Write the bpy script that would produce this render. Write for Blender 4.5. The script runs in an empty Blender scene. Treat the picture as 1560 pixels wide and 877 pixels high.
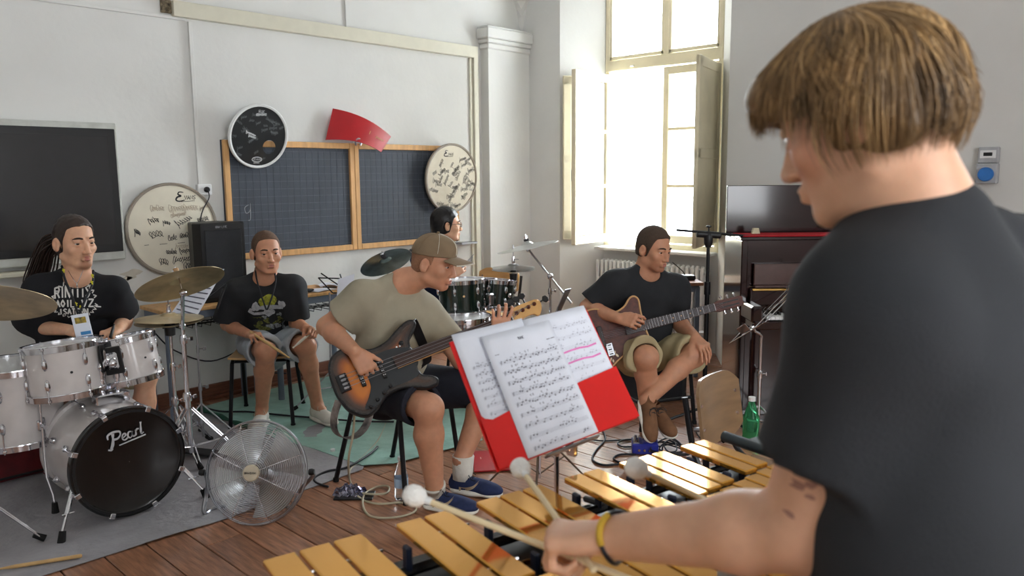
import bpy, math, random
import numpy as np
from mathutils import Vector, Matrix
from mathutils.bvhtree import BVHTree

random.seed(7)
SC = bpy.context.scene
COL = SC.collection
PI = math.pi
# ------------------------------------------------------------------ camera
# room axes: X runs along the blackboard wall, Y along the window wall, Z up
FPX, PITCH, ROLL, HEAD, EYE = 1201.7, math.radians(8.077), math.radians(-0.490), math.radians(43.742), 1.55
F0 = np.array([math.cos(HEAD), math.sin(HEAD), 0.0])
R0 = np.array([math.sin(HEAD), -math.cos(HEAD), 0.0])
ZA = np.array([0.0, 0.0, 1.0])
CF = F0 * math.cos(PITCH) - ZA * math.sin(PITCH)
_u = F0 * math.sin(PITCH) + ZA * math.cos(PITCH)
CR = R0 * math.cos(ROLL) + _u * math.sin(ROLL)
CU = _u * math.cos(ROLL) - R0 * math.sin(ROLL)
EYEP = np.array([0.0, 0.0, EYE])
cam_d = bpy.data.cameras.new('camera')
cam = bpy.data.objects.new('camera', cam_d)
COL.objects.link(cam)
cam_d.sensor_width = 36.0
cam_d.lens = 36.0 * FPX / 1560.0
cam_d.clip_start = 0.05
cam.matrix_world = Matrix(((CR[0], CU[0], -CF[0], 0.0), (CR[1], CU[1], -CF[1], 0.0), (CR[2], CU[2], -CF[2], EYE), (0, 0, 0, 1)))
cam_d.dof.use_dof = True
cam_d.dof.focus_distance = 3.9
cam_d.dof.aperture_fstop = 4.5
SC.camera = cam

def at(px, py, d):
    """point seen at photograph pixel (px, py), d metres in front of the camera"""
    return EYEP + (CF + CR * ((px - 780.0) / FPX) - CU * ((py - 438.5) / FPX)) * d

def on_floor(px, py, z=0.0):
    v = CF + CR * ((px - 780.0) / FPX) - CU * ((py - 438.5) / FPX)
    return EYEP + v * ((z - EYE) / v[2])

def on_wall(px, py, Y):
    v = CF + CR * ((px - 780.0) / FPX) - CU * ((py - 438.5) / FPX)
    return EYEP + v * (Y / v[1])

# ------------------------------------------------------------------ light
W = bpy.data.worlds.new('sky')
SC.world = W
W.use_nodes = True
nt = W.node_tree
bg = nt.nodes['Background']
bg.inputs['Color'].default_value = (0.93, 0.97, 1.0, 1)
bg.inputs['Strength'].default_value = 3.0

def portal(name, loc, direction, w, h, power, colour):
    l = bpy.data.lights.new(name, 'AREA')
    l.shape = 'RECTANGLE'
    l.size, l.size_y = w, h
    l.energy = power
    l.color = colour
    o = bpy.data.objects.new(name, l)
    o.location = loc
    o.rotation_euler = Vector(direction).to_track_quat('-Z', 'Y').to_euler()
    COL.objects.link(o)
    return o
# daylight at the three windows of the room
portal('window_daylight', (6.42, 4.0, 2.1), (-1, 0, -0.12), 1.25, 2.4, 230, (0.86, 0.94, 1.0))
portal('window_daylight_right', (6.42, -0.6, 2.1), (-1, 0, -0.1), 1.5, 2.3, 6, (0.94, 0.97, 1.0))
portal('window_daylight_front', (1.0, -2.62, 2.1), (0, 1, -0.1), 2.6, 2.2, 60, (0.95, 0.97, 1.0))

SC.view_settings.view_transform = 'Standard'
SC.view_settings.look = 'None'
SC.view_settings.gamma = 1.0
SC.view_settings.use_curve_mapping = False
SC.view_settings.exposure = 0.45
try:
    SC.cycles.use_denoising = True
    SC.cycles.max_bounces = 8
    SC.cycles.diffuse_bounces = 4
    SC.cycles.sample_clamp_indirect = 6.0
except Exception:
    pass

# ------------------------------------------------------------------ helpers
def srgb(r, g, b):
    f = lambda c: (c / 12.92 if c <= 0.04045 else ((c + 0.055) / 1.055) ** 2.4)
    return (f(r / 255.0), f(g / 255.0), f(b / 255.0), 1.0)

def mat(name, col, rough=0.6, metal=0.0, var=0.08, scale=14.0, bump=0.0, bscale=60.0, coat=0.0, trans=0.0, ior=1.45, stretch=None, col2=None, rand=0.0, sss=0.0, alpha=1.0, attr=None, coords='Object'):
    m = bpy.data.materials.new(name)
    m.use_nodes = True
    t = m.node_tree
    b = t.nodes['Principled BSDF']
    L = t.links.new
    b.inputs['Roughness'].default_value = rough
    b.inputs['Metallic'].default_value = metal
    b.inputs['Coat Weight'].default_value = coat
    b.inputs['Coat Roughness'].default_value = 0.08
    b.inputs['Transmission Weight'].default_value = trans
    b.inputs['IOR'].default_value = ior
    b.inputs['Alpha'].default_value = alpha
    if sss:
        b.inputs['Subsurface Weight'].default_value = sss
        b.inputs['Subsurface Radius'].default_value = (0.012, 0.005, 0.003)
        b.inputs['Subsurface Scale'].default_value = 0.6
    tc = t.nodes.new('ShaderNodeTexCoord')
    mp = t.nodes.new('ShaderNodeMapping')
    L(tc.outputs[coords], mp.inputs['Vector'])
    if stretch:
        mp.inputs['Scale'].default_value = stretch
    nz = t.nodes.new('ShaderNodeTexNoise')
    nz.inputs['Scale'].default_value = scale
    nz.inputs['Detail'].default_value = 5.0
    L(mp.outputs[0], nz.inputs['Vector'])
    mix = t.nodes.new('ShaderNodeMix')
    mix.data_type = 'RGBA'
    c = col
    if col2 is None:
        col2 = tuple(max(0, x * (1 - var * 2)) for x in c[:3]) + (1,)
        c = tuple(min(1, x * (1 + var)) for x in c[:3]) + (1,)
    mix.inputs[6].default_value = c
    mix.inputs[7].default_value = col2
    rp = t.nodes.new('ShaderNodeMapRange')
    rp.inputs['From Min'].default_value = 0.3
    rp.inputs['From Max'].default_value = 0.7
    L(nz.outputs['Fac'], rp.inputs['Value'])
    L(rp.outputs[0], mix.inputs[0])
    out = mix.outputs[2]
    if attr:
        at_ = t.nodes.new('ShaderNodeAttribute')
        at_.attribute_name = attr
        mm = t.nodes.new('ShaderNodeMix')
        mm.data_type = 'RGBA'
        mm.blend_type = 'MULTIPLY'
        mm.inputs[0].default_value = 1.0
        L(at_.outputs['Color'], mm.inputs[6])
        L(out, mm.inputs[7])
        out = mm.outputs[2]
    if rand:
        oi = t.nodes.new('ShaderNodeObjectInfo')
        hs = t.nodes.new('ShaderNodeHueSaturation')
        r2 = t.nodes.new('ShaderNodeMapRange')
        r2.inputs['To Min'].default_value = 1 - rand
        r2.inputs['To Max'].default_value = 1 + rand
        L(oi.outputs['Random'], r2.inputs['Value'])
        L(r2.outputs[0], hs.inputs['Value'])
        L(out, hs.inputs['Color'])
        out = hs.outputs[0]
    L(out, b.inputs['Base Color'])
    if bump:
        n2 = t.nodes.new('ShaderNodeTexNoise')
        n2.inputs['Scale'].default_value = bscale
        n2.inputs['Detail'].default_value = 4.0
        L(mp.outputs[0], n2.inputs['Vector'])
        bp = t.nodes.new('ShaderNodeBump')
        bp.inputs['Strength'].default_value = bump
        bp.inputs['Distance'].default_value = 0.01
        L(n2.outputs['Fac'], bp.inputs['Height'])
        L(bp.outputs[0], b.inputs['Normal'])
    return m

def V(*a):
    return np.array(a, float)

def nrm(v):
    v = np.asarray(v, float)
    return v / max(1e-9, np.linalg.norm(v))

def frame(x, y, z, o):
    """4x4 matrix with the given axes as columns"""
    m = np.eye(4)
    m[:3, 0], m[:3, 1], m[:3, 2], m[:3, 3] = x, y, z, o
    return m

def axis_frame(o, z, xhint=None):
    z = nrm(z)
    h = np.array(xhint if xhint is not None else ((1, 0, 0) if abs(z[0]) < 0.9 else (0, 1, 0)), float)
    x = nrm(h - z * (h @ z))
    return frame(x, np.cross(z, x), z, o)

def rotz(a, o=(0, 0, 0)):
    c, s = math.cos(a), math.sin(a)
    return frame((c, s, 0), (-s, c, 0), (0, 0, 1), o)

class MB:
    """collects shapes, becomes one mesh object"""
    def __init__(self, M=None):
        self.v, self.f, self.mi, self.n = [], [], [], 0
        self.M = np.eye(4) if M is None else np.asarray(M, float)
        self.cm = 0

    def add(self, v, f):
        v = np.asarray(v, float).reshape(-1, 3)
        v = v @ self.M[:3, :3].T + self.M[:3, 3]
        self.v.append(v)
        n = self.n
        self.f += [tuple(i + n for i in q) for q in f]
        self.mi += [self.cm] * len(f)
        self.n += len(v)
        return self

    def box(self, c, s, rot=None, bev=0.0):
        hx, hy, hz = s[0] / 2, s[1] / 2, s[2] / 2
        if bev <= 0:
            v = [(x, y, z) for x in (-hx, hx) for y in (-hy, hy) for z in (-hz, hz)]
            f = [(0, 1, 3, 2), (4, 6, 7, 5), (0, 4, 5, 1), (2, 3, 7, 6), (0, 2, 6, 4), (1, 5, 7, 3)]
        else:
            b = min(bev, hx * 0.95, hy * 0.95, hz * 0.95)
            v, ix = [], {}
            for sx in (-1, 1):
                for sy in (-1, 1):
                    for sz in (-1, 1):
                        ix[sx, sy, sz] = len(v)
                        v += [(sx * hx, sy * (hy - b), sz * (hz - b)), (sx * (hx - b), sy * hy, sz * (hz - b)), (sx * (hx - b), sy * (hy - b), sz * hz)]
            f = []
            for ax in range(3):
                for sg in (-1, 1):
                    q = []
                    for p, r in ((-1, -1), (1, -1), (1, 1), (-1, 1)):
                        k = [p, r]
                        k.insert(ax, sg)
                        q.append(ix[tuple(k)] + ax)
                    f.append(tuple(q) if (sg == 1) != (ax == 1) else tuple(q[::-1]))
            for ax in range(3):
                o = [i for i in range(3) if i != ax]
                for p in (-1, 1):
                    for r in (-1, 1):
                        ka, kb = [0, 0, 0], [0, 0, 0]
                        ka[ax], kb[ax] = -1, 1
                        ka[o[0]] = kb[o[0]] = p
                        ka[o[1]] = kb[o[1]] = r
                        a, bb = ix[tuple(ka)], ix[tuple(kb)]
                        f.append((a + o[0], bb + o[0], bb + o[1], a + o[1]))
            for k, i in ix.items():
                f.append((i, i + 1, i + 2))
        v = np.array(v)
        if rot is not None:
            v = v @ np.asarray(rot)[:3, :3].T
        return self.add(v + np.asarray(c, float), f)

    def tube(self, pts, r, n=8, closed=False, cap=True):
        P = [np.asarray(p, float) for p in pts]
        m = len(P)
        rr = [r] * m if np.isscalar(r) else list(r)
        tg = []
        for i in range(m):
            a = P[(i - 1) % m] if (closed or i > 0) else P[i]
            b = P[(i + 1) % m] if (closed or i < m - 1) else P[i]
            tg.append(nrm(b - a))
        h = V(0, 0, 1) if abs(tg[0][2]) < 0.9 else V(1, 0, 0)
        u = nrm(np.cross(tg[0], h))
        v, f = [], []
        for i in range(m):
            u = nrm(u - tg[i] * (u @ tg[i]))
            w = np.cross(tg[i], u)
            for k in range(n):
                a = 2 * PI * k / n
                v.append(P[i] + (u * math.cos(a) + w * math.sin(a)) * rr[i])
        for i in range(m if closed else m - 1):
            j = (i + 1) % m
            for k in range(n):
                k2 = (k + 1) % n
                f.append((i * n + k, i * n + k2, j * n + k2, j * n + k))
        if cap and not closed:
            f.append(tuple(range(n))[::-1])
            f.append(tuple((m - 1) * n + k for k in range(n)))
        return self.add(v, f)

    def lathe(self, prof, n=24, M=None, cap=True):
        v, f = [], []
        m = len(prof)
        for r, z in prof:
            for k in range(n):
                a = 2 * PI * k / n
                v.append((r * math.cos(a), r * math.sin(a), z))
        for i in range(m - 1):
            for k in range(n):
                k2 = (k + 1) % n
                f.append((i * n + k, i * n + k2, (i + 1) * n + k2, (i + 1) * n + k))
        if cap:
            f.append(tuple(range(n))[::-1])
            f.append(tuple((m - 1) * n + k for k in range(n)))
        v = np.array(v)
        if M is not None:
            v = v @ M[:3, :3].T + M[:3, 3]
        return self.add(v, f)

    def rod(self, a, b, r, n=10, r2=None):
        return self.tube([a, b], [r, r if r2 is None else r2], n)

    def prism(self, outline, t, M=None, z0=0.0, bev=0.0):
        """2D outline (counter-clockwise) extruded from z0 to z0+t"""
        o = np.asarray(outline, float)
        n = len(o)
        if bev > 0:
            e1 = np.roll(o, -1, 0) - o
            nn = np.stack([e1[:, 1], -e1[:, 0]], 1)
            nn /= np.maximum(1e-9, np.linalg.norm(nn, axis=1))[:, None]
            vn = nn + np.roll(nn, 1, 0)
            vn /= np.maximum(1e-9, np.linalg.norm(vn, axis=1))[:, None]
            inn = o - vn * bev
            rings = [(inn, z0), (o, z0 + bev), (o, z0 + t - bev), (inn, z0 + t)]
        else:
            rings = [(o, z0), (o, z0 + t)]
        v = np.concatenate([np.column_stack([p, np.full(n, z)]) for p, z in rings])
        f = [tuple(range(n))[::-1], tuple((len(rings) - 1) * n + i for i in range(n))]
        for k in range(len(rings) - 1):
            for i in range(n):
                j = (i + 1) % n
                f.append((k * n + i, k * n + j, (k + 1) * n + j, (k + 1) * n + i))
        if M is not None:
            v = v @ M[:3, :3].T + M[:3, 3]
        return self.add(v, f)

    def ball(self, c, r, nu=16, nv=10, rot=None):
        r = (r, r, r) if np.isscalar(r) else r
        v = [(0, 0, -r[2])]
        for j in range(1, nv):
            b = -PI / 2 + PI * j / nv
            for i in range(nu):
                a = 2 * PI * i / nu
                v.append((r[0] * math.cos(a) * math.cos(b), r[1] * math.sin(a) * math.cos(b), r[2] * math.sin(b)))
        v.append((0, 0, r[2]))
        f = [(0, 1 + (i + 1) % nu, 1 + i) for i in range(nu)]
        for j in range(nv - 2):
            for i in range(nu):
                i2 = (i + 1) % nu
                f.append((1 + j * nu + i, 1 + j * nu + i2, 1 + (j + 1) * nu + i2, 1 + (j + 1) * nu + i))
        k = len(v) - 1
        f += [(k, 1 + (nv - 2) * nu + i, 1 + (nv - 2) * nu + (i + 1) % nu) for i in range(nu)]
        v = np.array(v)
        if rot is not None:
            v = v @ np.asarray(rot)[:3, :3].T
        return self.add(v + np.asarray(c, float), f)

    def sheet(self, fn, nu, nv, t=0.0):
        """surface fn(u,v) on a grid, thickened by t along its normals"""
        g = np.array([[fn(i / nu, j / nv) for i in range(nu + 1)] for j in range(nv + 1)], float)
        du = np.gradient(g, axis=1)
        dv = np.gradient(g, axis=0)
        nn = np.cross(du, dv)
        nn /= np.maximum(1e-12, np.linalg.norm(nn, axis=2))[..., None]
        w = nu + 1
        f = [(j * w + i, j * w + i + 1, (j + 1) * w + i + 1, (j + 1) * w + i) for j in range(nv) for i in range(nu)]
        if t <= 0:
            return self.add(g.reshape(-1, 3), f)
        k = w * (nv + 1)
        v = np.concatenate([(g + nn * t / 2).reshape(-1, 3), (g - nn * t / 2).reshape(-1, 3)])
        f += [tuple(x + k for x in q[::-1]) for q in f]
        edge = [i for i in range(w)] + [j * w + nu for j in range(1, nv + 1)] + [nv * w + i for i in range(nu - 1, -1, -1)] + [j * w for j in range(nv - 1, 0, -1)]
        for a, b in zip(edge, edge[1:] + edge[:1]):
            f.append((b, a, a + k, b + k))
        return self.add(v, f)

def link_mesh(name, verts, faces, mats, parent=None, mi=None, smooth=35):
    me = bpy.data.meshes.new(name)
    verts = np.asarray(verts, float)
    if parent is not None:
        root = parent
        while root.parent is not None:
            root = root.parent
        Mi = np.array(Matrix.LocRotScale(root.location, root.rotation_euler, None).inverted())
        verts = verts @ Mi[:3, :3].T + Mi[:3, 3]
    me.from_pydata(verts.tolist(), [], [list(map(int, q)) for q in faces]) if not isinstance(faces, np.ndarray) else fast_mesh(me, verts, faces)
    for m in (mats if isinstance(mats, (list, tuple)) else [mats]):
        me.materials.append(m)
    if mi is not None and any(mi):
        me.polygons.foreach_set('material_index', np.array(mi, np.int32))
    if smooth:
        me.polygons.foreach_set('use_smooth', np.ones(len(me.polygons), bool))
        if smooth < 180:
            me.set_sharp_from_angle(angle=math.radians(smooth))
    me.update()
    o = bpy.data.objects.new(name, me)
    COL.objects.link(o)
    if parent is not None:
        o.parent = parent
    return o

def fast_mesh(me, verts, faces):
    nf, k = faces.shape
    me.vertices.add(len(verts))
    me.vertices.foreach_set('co', np.asarray(verts, np.float32).ravel())
    me.loops.add(nf * k)
    me.loops.foreach_set('vertex_index', faces.astype(np.int32).ravel())
    me.polygons.add(nf)
    me.polygons.foreach_set('loop_start', np.arange(0, nf * k, k, dtype=np.int32))
    me.update(calc_edges=True)

def obj(name, mb, mats, parent=None, smooth=35, label=None, kind=None):
    o = link_mesh(name, np.concatenate(mb.v), mb.f, mats, parent, mb.mi, smooth)
    if label:
        o['label'] = label
    if kind:
        o['kind'] = kind
    return o

def thing(name, label, cat, loc, group=None, rz=0.0):
    o = bpy.data.objects.new(name, None)
    o.empty_display_size = 0.1
    COL.objects.link(o)
    o.location = tuple(float(x) for x in loc)
    o.rotation_euler = (0, 0, rz)
    return tag(o, label, cat, group)

def tag(o, label, cat, group=None):
    o['label'] = label
    o['category'] = cat
    if group:
        o['group'] = group
    return o

def struct(name, mb, mats, smooth=35, parent=None):
    o = obj(name, mb, mats, parent, smooth)
    if parent is None:
        o['kind'] = 'structure'
    return o

def bez(pts, n=8, closed=False):
    """Catmull-Rom curve through the points"""
    P = [np.asarray(p, float) for p in pts]
    m = len(P)
    out = []
    for i in range(m if closed else m - 1):
        g = lambda k: P[k % m] if closed else P[min(max(k, 0), m - 1)]
        a, b, c, d = g(i - 1), g(i), g(i + 1), g(i + 2)
        for k in range(n):
            t = k / n
            out.append(0.5 * (2 * b + (c - a) * t + (2 * a - 5 * b + 4 * c - d) * t * t + (3 * b - a - 3 * c + d) * t ** 3))
    if not closed:
        out.append(P[-1])
    return out

# ------------------------------------------------------------------ materials
M_wall = mat('white_plaster', srgb(223, 223, 220), 0.85, var=0.03, scale=1.7, bump=0.15, bscale=25)
M_trim = mat('cream_plastic', srgb(214, 210, 192), 0.5, var=0.02)
M_pine = mat('painted_cream_wood', srgb(236, 226, 196), 0.45, var=0.04, scale=6)
M_floor = mat('varnished_boards', srgb(164, 116, 88), 0.28, var=0.24, scale=7, stretch=(9, 0.9, 1), bump=0.12, bscale=30, rand=0.16, coat=0.3)
M_dirt = mat('dark_joint', srgb(40, 28, 22), 0.9)
M_skirt = mat('skirting_wood', srgb(116, 72, 52), 0.5, var=0.15, stretch=(1, 8, 8))
M_chrome = mat('chrome', srgb(215, 215, 220), 0.12, 1.0, var=0.03)
M_steel = mat('brushed_steel', srgb(170, 172, 178), 0.3, 1.0, var=0.05)
M_black = mat('black_plastic', srgb(24, 24, 26), 0.45, var=0.1)
M_blackm = mat('black_tube', srgb(22, 22, 26), 0.35, 0.3, var=0.1)
M_rubber = mat('black_rubber', srgb(16, 16, 17), 0.8)
M_glass = mat('clear_glass', (1, 1, 1, 1), 0.02, trans=1.0, var=0.0)
M_white = mat('white_enamel', srgb(235, 236, 236), 0.35, var=0.02)
M_paper = mat('paper', srgb(234, 238, 250), 0.8, var=0.02)
M_ink = mat('printing_ink', srgb(98, 100, 120), 0.8, var=0.02)
M_inkk = mat('marker_ink', srgb(38, 38, 42), 0.7)
M_ply = mat('beech_plywood', srgb(206, 164, 106), 0.35, var=0.1, scale=5, stretch=(1, 1, 7), coat=0.3)
M_oak = mat('pale_wood', srgb(214, 166, 110), 0.5, var=0.1, scale=6, stretch=(6, 6, 1))
M_grey = mat('grey_blue_paint', srgb(112, 122, 138), 0.45, var=0.05)
M_red = mat('red_plastic', srgb(226, 30, 28), 0.28, var=0.06, scale=4)
M_dred = mat('dark_red_plastic', srgb(168, 20, 28), 0.35, var=0.12, scale=5)
M_board = mat('slate_blackboard', srgb(64, 70, 80), 0.7, var=0.1, scale=3)
M_line = mat('chalk_line', srgb(104, 112, 122), 0.9)
M_chalk = mat('chalk', srgb(170, 174, 178), 0.9)
M_cable = mat('black_cable', srgb(22, 22, 30), 0.45)
M_cableg = mat('beige_cable', srgb(186, 176, 150), 0.5)
M_bronze = mat('cymbal_bronze', srgb(196, 176, 138), 0.36, 0.75, var=0.18, scale=9)
M_silverc = mat('pale_cymbal', srgb(196, 198, 196), 0.3, 0.9, var=0.1, scale=9)
M_darkc = mat('dark_cymbal', srgb(112, 128, 126), 0.3, 0.9, var=0.25, scale=9)
# ------------------------------------------------------------------ the room
XL, XR, YN, YF = -1.75, 5.75, -2.2, 5.35
# floor boards
fl = MB().box(((XL + XR) / 2 + 0.3, (YN + YF) / 2, -0.06), (XR - XL + 1.6, YF - YN + 0.6, 0.06))
floor = struct('floor', fl, M_dirt)
pw = 0.165
rng = random.Random(3)
proto = {}
x = XL
while x < XR + 0.42:
    w = min(pw, XR + 0.42 - x)
    y = YN - rng.random() * 1.6
    while y < YF:
        ln = 2.6 + rng.random() * 0.9
        y0, y1 = max(y, YN), min(y + ln, YF)
        if x > XR - 0.02:
            y0, y1 = max(y0, 3.2), min(y1, 4.85)
        if y1 - y0 > 0.03:
            b = MB().box((0, 0, -0.015), (w - 0.005, y1 - y0 - 0.004, 0.03), bev=0.0025)
            o = obj('plank', b, M_floor, floor, smooth=0)
            o.location = (x + w / 2, (y0 + y1) / 2, -rng.random() * 0.0015)
        y += ln
    x += pw

# left wall with its corner pilaster
wa = MB().box(((XL + 6.4) / 2, YF + 0.1, 2.3), (6.4 - XL + 0.4, 0.2, 4.6))
struct('wall_left', wa, M_wall)
pl = MB().box(((5.2 + XR) / 2, YF - 0.05, 1.45), (XR - 5.2, 0.1, 2.9))
# plaster fillet that rounds the inner corner
fil = [(XR + 0.02, YF - 0.1 - 0.12)]
for k in range(9):
    a = PI / 2 * k / 8
    fil.append((XR - 0.1 + 0.1 * math.cos(a), YF - 0.2 + 0.1 * math.sin(a)))
fil.append((XR - 0.12, YF - 0.06))
fil.append((XR + 0.02, YF - 0.06))
struct('trim_1', pl, M_wall)
co = MB()
for z, h, e in ((2.72, 0.05, 0.02), (2.765, 0.04, 0.035), (2.83, 0.09, 0.055), (2.885, 0.02, 0.045)):
    co.box(((5.2 - e + XR) / 2, YF - 0.05 - e / 2, z), (XR - 5.2 + e, 0.1 + e, h), bev=0.008)
struct('trim_2', co, M_wall)

# right wall: splayed niche with the window, second window out of view
wr = MB()
def slab(pts, z0, z1):
    wr.prism(pts, z1 - z0, None, z0)
TH = 0.5
wz = 4.6
slab([(XR, 4.865), (XR + 0.35, 4.61), (XR + TH, 4.61), (XR + TH, YF + 0.2), (XR, YF + 0.2)], 0, wz)
slab([(XR, 1.0), (XR + TH, 1.0), (XR + TH, 3.385), (XR + 0.35, 3.385), (XR, 3.135)], 0, wz)
slab([(XR + 0.35, 3.385), (XR + TH, 3.385), (XR + TH, 4.61), (XR + 0.35, 4.61)], 0, 0.88)
slab([(XR, 3.135), (XR + 0.35, 3.385), (XR + TH, 3.385), (XR + TH, 4.61), (XR + 0.35, 4.61), (XR, 4.865)], 3.35, wz)
slab([(XR, YN - 0.2), (XR + TH, YN - 0.2), (XR + TH, -1.35), (XR, -1.35)], 0, wz)
slab([(XR, 0.15), (XR + TH, 0.15), (XR + TH, 1.0), (XR, 1.0)], 0, wz)
slab([(XR, -1.35), (XR + TH, -1.35), (XR + TH, 0.15), (XR, 0.15)], 0, 0.9)
slab([(XR, -1.35), (XR + TH, -1.35), (XR + TH, 0.15), (XR, 0.15)], 3.3, wz)
struct('wall_right', wr, M_wall)
wb = MB().box((XL - 0.1, (YN + YF) / 2, 2.3), (0.2, YF - YN + 0.4, 4.6))
struct('wall_back', wb, M_wall)
wf = MB()
for a, b, z0, z1 in ((XL - 0.2, -0.4, 0, wz), (2.4, XR + TH, 0, wz), (-0.4, 2.4, 0, 0.95), (-0.4, 2.4, 3.2, wz)):
    wf.box(((a + b) / 2, YN - 0.2, (z0 + z1) / 2), (b - a, 0.4, z1 - z0))
struct('wall_front', wf, M_wall)
# groin vault
def vault(u, v):
    x, y = XL + (XR - XL) * u, YN + (YF - YN) * v
    f = lambda s: math.sqrt(max(0.0, 1 - (2 * s - 1) ** 2))
    return (x, y, 2.9 + 1.55 * max(f(u), f(v)))
def warp(t):
    return 0.5 - 0.5 * math.cos(PI * t)
ce = MB().sheet(lambda u, v: vault(warp(u), warp(v)), 64, 64, 0.06)
struct('ceiling', ce, M_wall, smooth=30)

# skirting, cable trunking and conduits on the left wall
sk = MB().box(((XL + 5.2) / 2, YF - 0.012, 0.05), (5.2 - XL, 0.024, 0.1), bev=0.004)
sk.box(((XL + 5.2) / 2, YF - 0.03, 0.012), (5.2 - XL, 0.06, 0.024), bev=0.004)
struct('baseboard_left', sk, M_skirt)
s2 = MB().box((XR - 0.012, 2.06, 0.05), (0.024, 2.1, 0.1), bev=0.004)
struct('baseboard_right', s2, M_skirt)
tr = MB().box(((2.36 + 5.08) / 2, YF - 0.025, 2.658), (5.08 - 2.36, 0.05, 0.1), bev=0.003)
tr.box((5.105, YF - 0.02, 1.36), (0.055, 0.04, 2.7), bev=0.003)
tr.box((5.06, YF - 0.01, 1.31), (0.03, 0.02, 2.6))
trunk = struct('trim_3', tr, M_trim)
gp = MB().box((2.325, YF - 0.012, 2.668), (0.07, 0.02, 0.085), bev=0.004)
gp.box((2.33, YF - 0.02, 2.65), (0.02, 0.03, 0.03), bev=0.004)
obj('broken_plaster', gp, mat('rough_mortar', srgb(128, 116, 96), 0.95, var=0.4, scale=40, bump=0.6), trunk)
cd = MB().box((2.478, YF - 0.01, 2.04), (0.025, 0.02, 1.1), bev=0.002)
cd.box((0.3, YF - 0.008, 2.603), (4.3, 0.016, 0.022), bev=0.002)
cd.box((3.735, YF - 0.008, 3.1), (0.016, 0.016, 0.8), bev=0.002)
struct('trim_4', cd, M_wall)

# window in the niche
fx = XR + 0.35
wf_ = MB()
for y in (3.385 + 0.025, 4.61 - 0.025):
    wf_.box((fx + 0.04, y, 2.1), (0.07, 0.05, 2.45), bev=0.006)
for z, h in ((0.905, 0.05), (2.55, 0.1), (3.32, 0.06)):
    wf_.box((fx + 0.04, 4.0, z), (0.075, 1.22, h), bev=0.006)
wf_.box((fx + 0.035, 3.95, 2.95), (0.06, 0.05, 0.72), bev=0.006)
win = struct('window_1', wf_, M_pine)
for y in (4.3, 3.6):
    b = MB().box((fx - 0.005, y, 2.53), (0.02, 0.035, 0.012), bev=0.003)
    obj('transom_catch', b, M_white, win)
g = MB()
for a, b_ in ((3.43, 3.925), (3.975, 4.565)):
    p = MB().box((fx + 0.045, (a + b_) / 2, 2.95), (0.006, b_ - a, 0.68))
    obj('pane', p, M_glass, win, smooth=0)
    s = MB()
    for y in (a + 0.012, b_ - 0.012):
        s.box((fx + 0.03, y, 2.95), (0.04, 0.03, 0.7), bev=0.004)
    for z in (2.62, 3.28):
        s.box((fx + 0.03, (a + b_) / 2, z), (0.04, b_ - a, 0.03), bev=0.004)
    obj('sash', s, M_pine, win)

def leaf(name, hinge, ang, w, z0, z1, bars, parent):
    """glazed casement leaf: hinge point, direction angle of the leaf from its hinge"""
    M = rotz(ang, (hinge[0], hinge[1], 0))
    s = MB(M)
    zc, h = (z0 + z1) / 2, z1 - z0
    for x in (0.03, w - 0.03):
        s.box((x, 0, zc), (0.06, 0.045, h), bev=0.006)
    for z in (z0 + 0.035, z1 - 0.035):
        s.box((w / 2, 0, z), (w - 0.1, 0.043, 0.07), bev=0.006)
    for z in bars:
        s.box((w / 2, 0, z), (w - 0.1, 0.03, 0.028), bev=0.004)
    o = obj(name, s, M_pine, parent)
    zz = [z0 + 0.07] + list(bars) + [z1 - 0.07]
    for a, b in zip(zz, zz[1:]):
        p = MB(M).box((w / 2, 0, (a + b) / 2), (w - 0.11, 0.005, b - a - 0.02))
        obj('pane', p, M_glass, o, smooth=0)
    hd = MB(M).box((w - 0.03, -0.03, 1.55), (0.02, 0.02, 0.1), bev=0.004)
    obj('window_handle', hd, M_steel, o)
    return o
leaf('casement', (fx - 0.01, 4.555), math.radians(186), 0.6, 0.93, 2.47, (1.45, 1.95), win)
leaf('casement', (fx + 0.03, 3.435), math.radians(90), 0.54, 0.94, 2.49, (1.45, 1.95), win)

def shutter(hinge, ang, w, z0, z1, parent):
    M = rotz(ang, (hinge[0], hinge[1], 0))
    s = MB(M)
    s.box((w / 2, 0, (z0 + z1) / 2), (w, 0.022, z1 - z0), bev=0.004)
    for x in (0.04, w - 0.04):
        s.box((x, 0, (z0 + z1) / 2), (0.075, 0.034, z1 - z0), bev=0.005)
    for z in (z0 + 0.045, (z0 + z1) / 2, z1 - 0.045):
        s.box((w / 2, 0, z), (w, 0.034, 0.08), bev=0.005)
    return obj('shutter', s, M_pine, parent)
shutter((fx - 0.02, 3.405), math.radians(194), 0.62, 0.97, 2.46, win)
a_sp = math.atan2(4.865 - 4.61, -0.35)
shutter((fx - 0.03, 4.565), a_sp, 0.42, 0.95, 2.46, win)
si = MB().box((fx - 0.02, 3.998, 0.87), (0.3, 1.2, 0.03), bev=0.006)
obj('window_sill', si, M_wall, win)

# windows out of view that light the room
for nm, c, sz, ax in (('window_2', (XR + 0.3, -0.6, 2.1), (0.06, 1.5, 2.4), 1), ('window_3', (1.0, YN - 0.25, 2.075), (2.8, 0.06, 2.25), 0)):
    s = MB()
    L = sz[ax]
    for k in (-0.5, 0.0, 0.5):
        cc = list(c)
        cc[ax] += k * (L - 0.06)
        q = [0.06, 0.06, sz[2]]
        s.box(cc, q, bev=0.006)
    for z in (-0.5, 0.15, 0.5):
        cc = list(c)
        cc[2] += z * (sz[2] - 0.06)
        q = [0.055, 0.055, 0.06]
        q[ax] = L
        s.box(cc, q, bev=0.006)
    w2 = struct(nm, s, M_pine)

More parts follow.
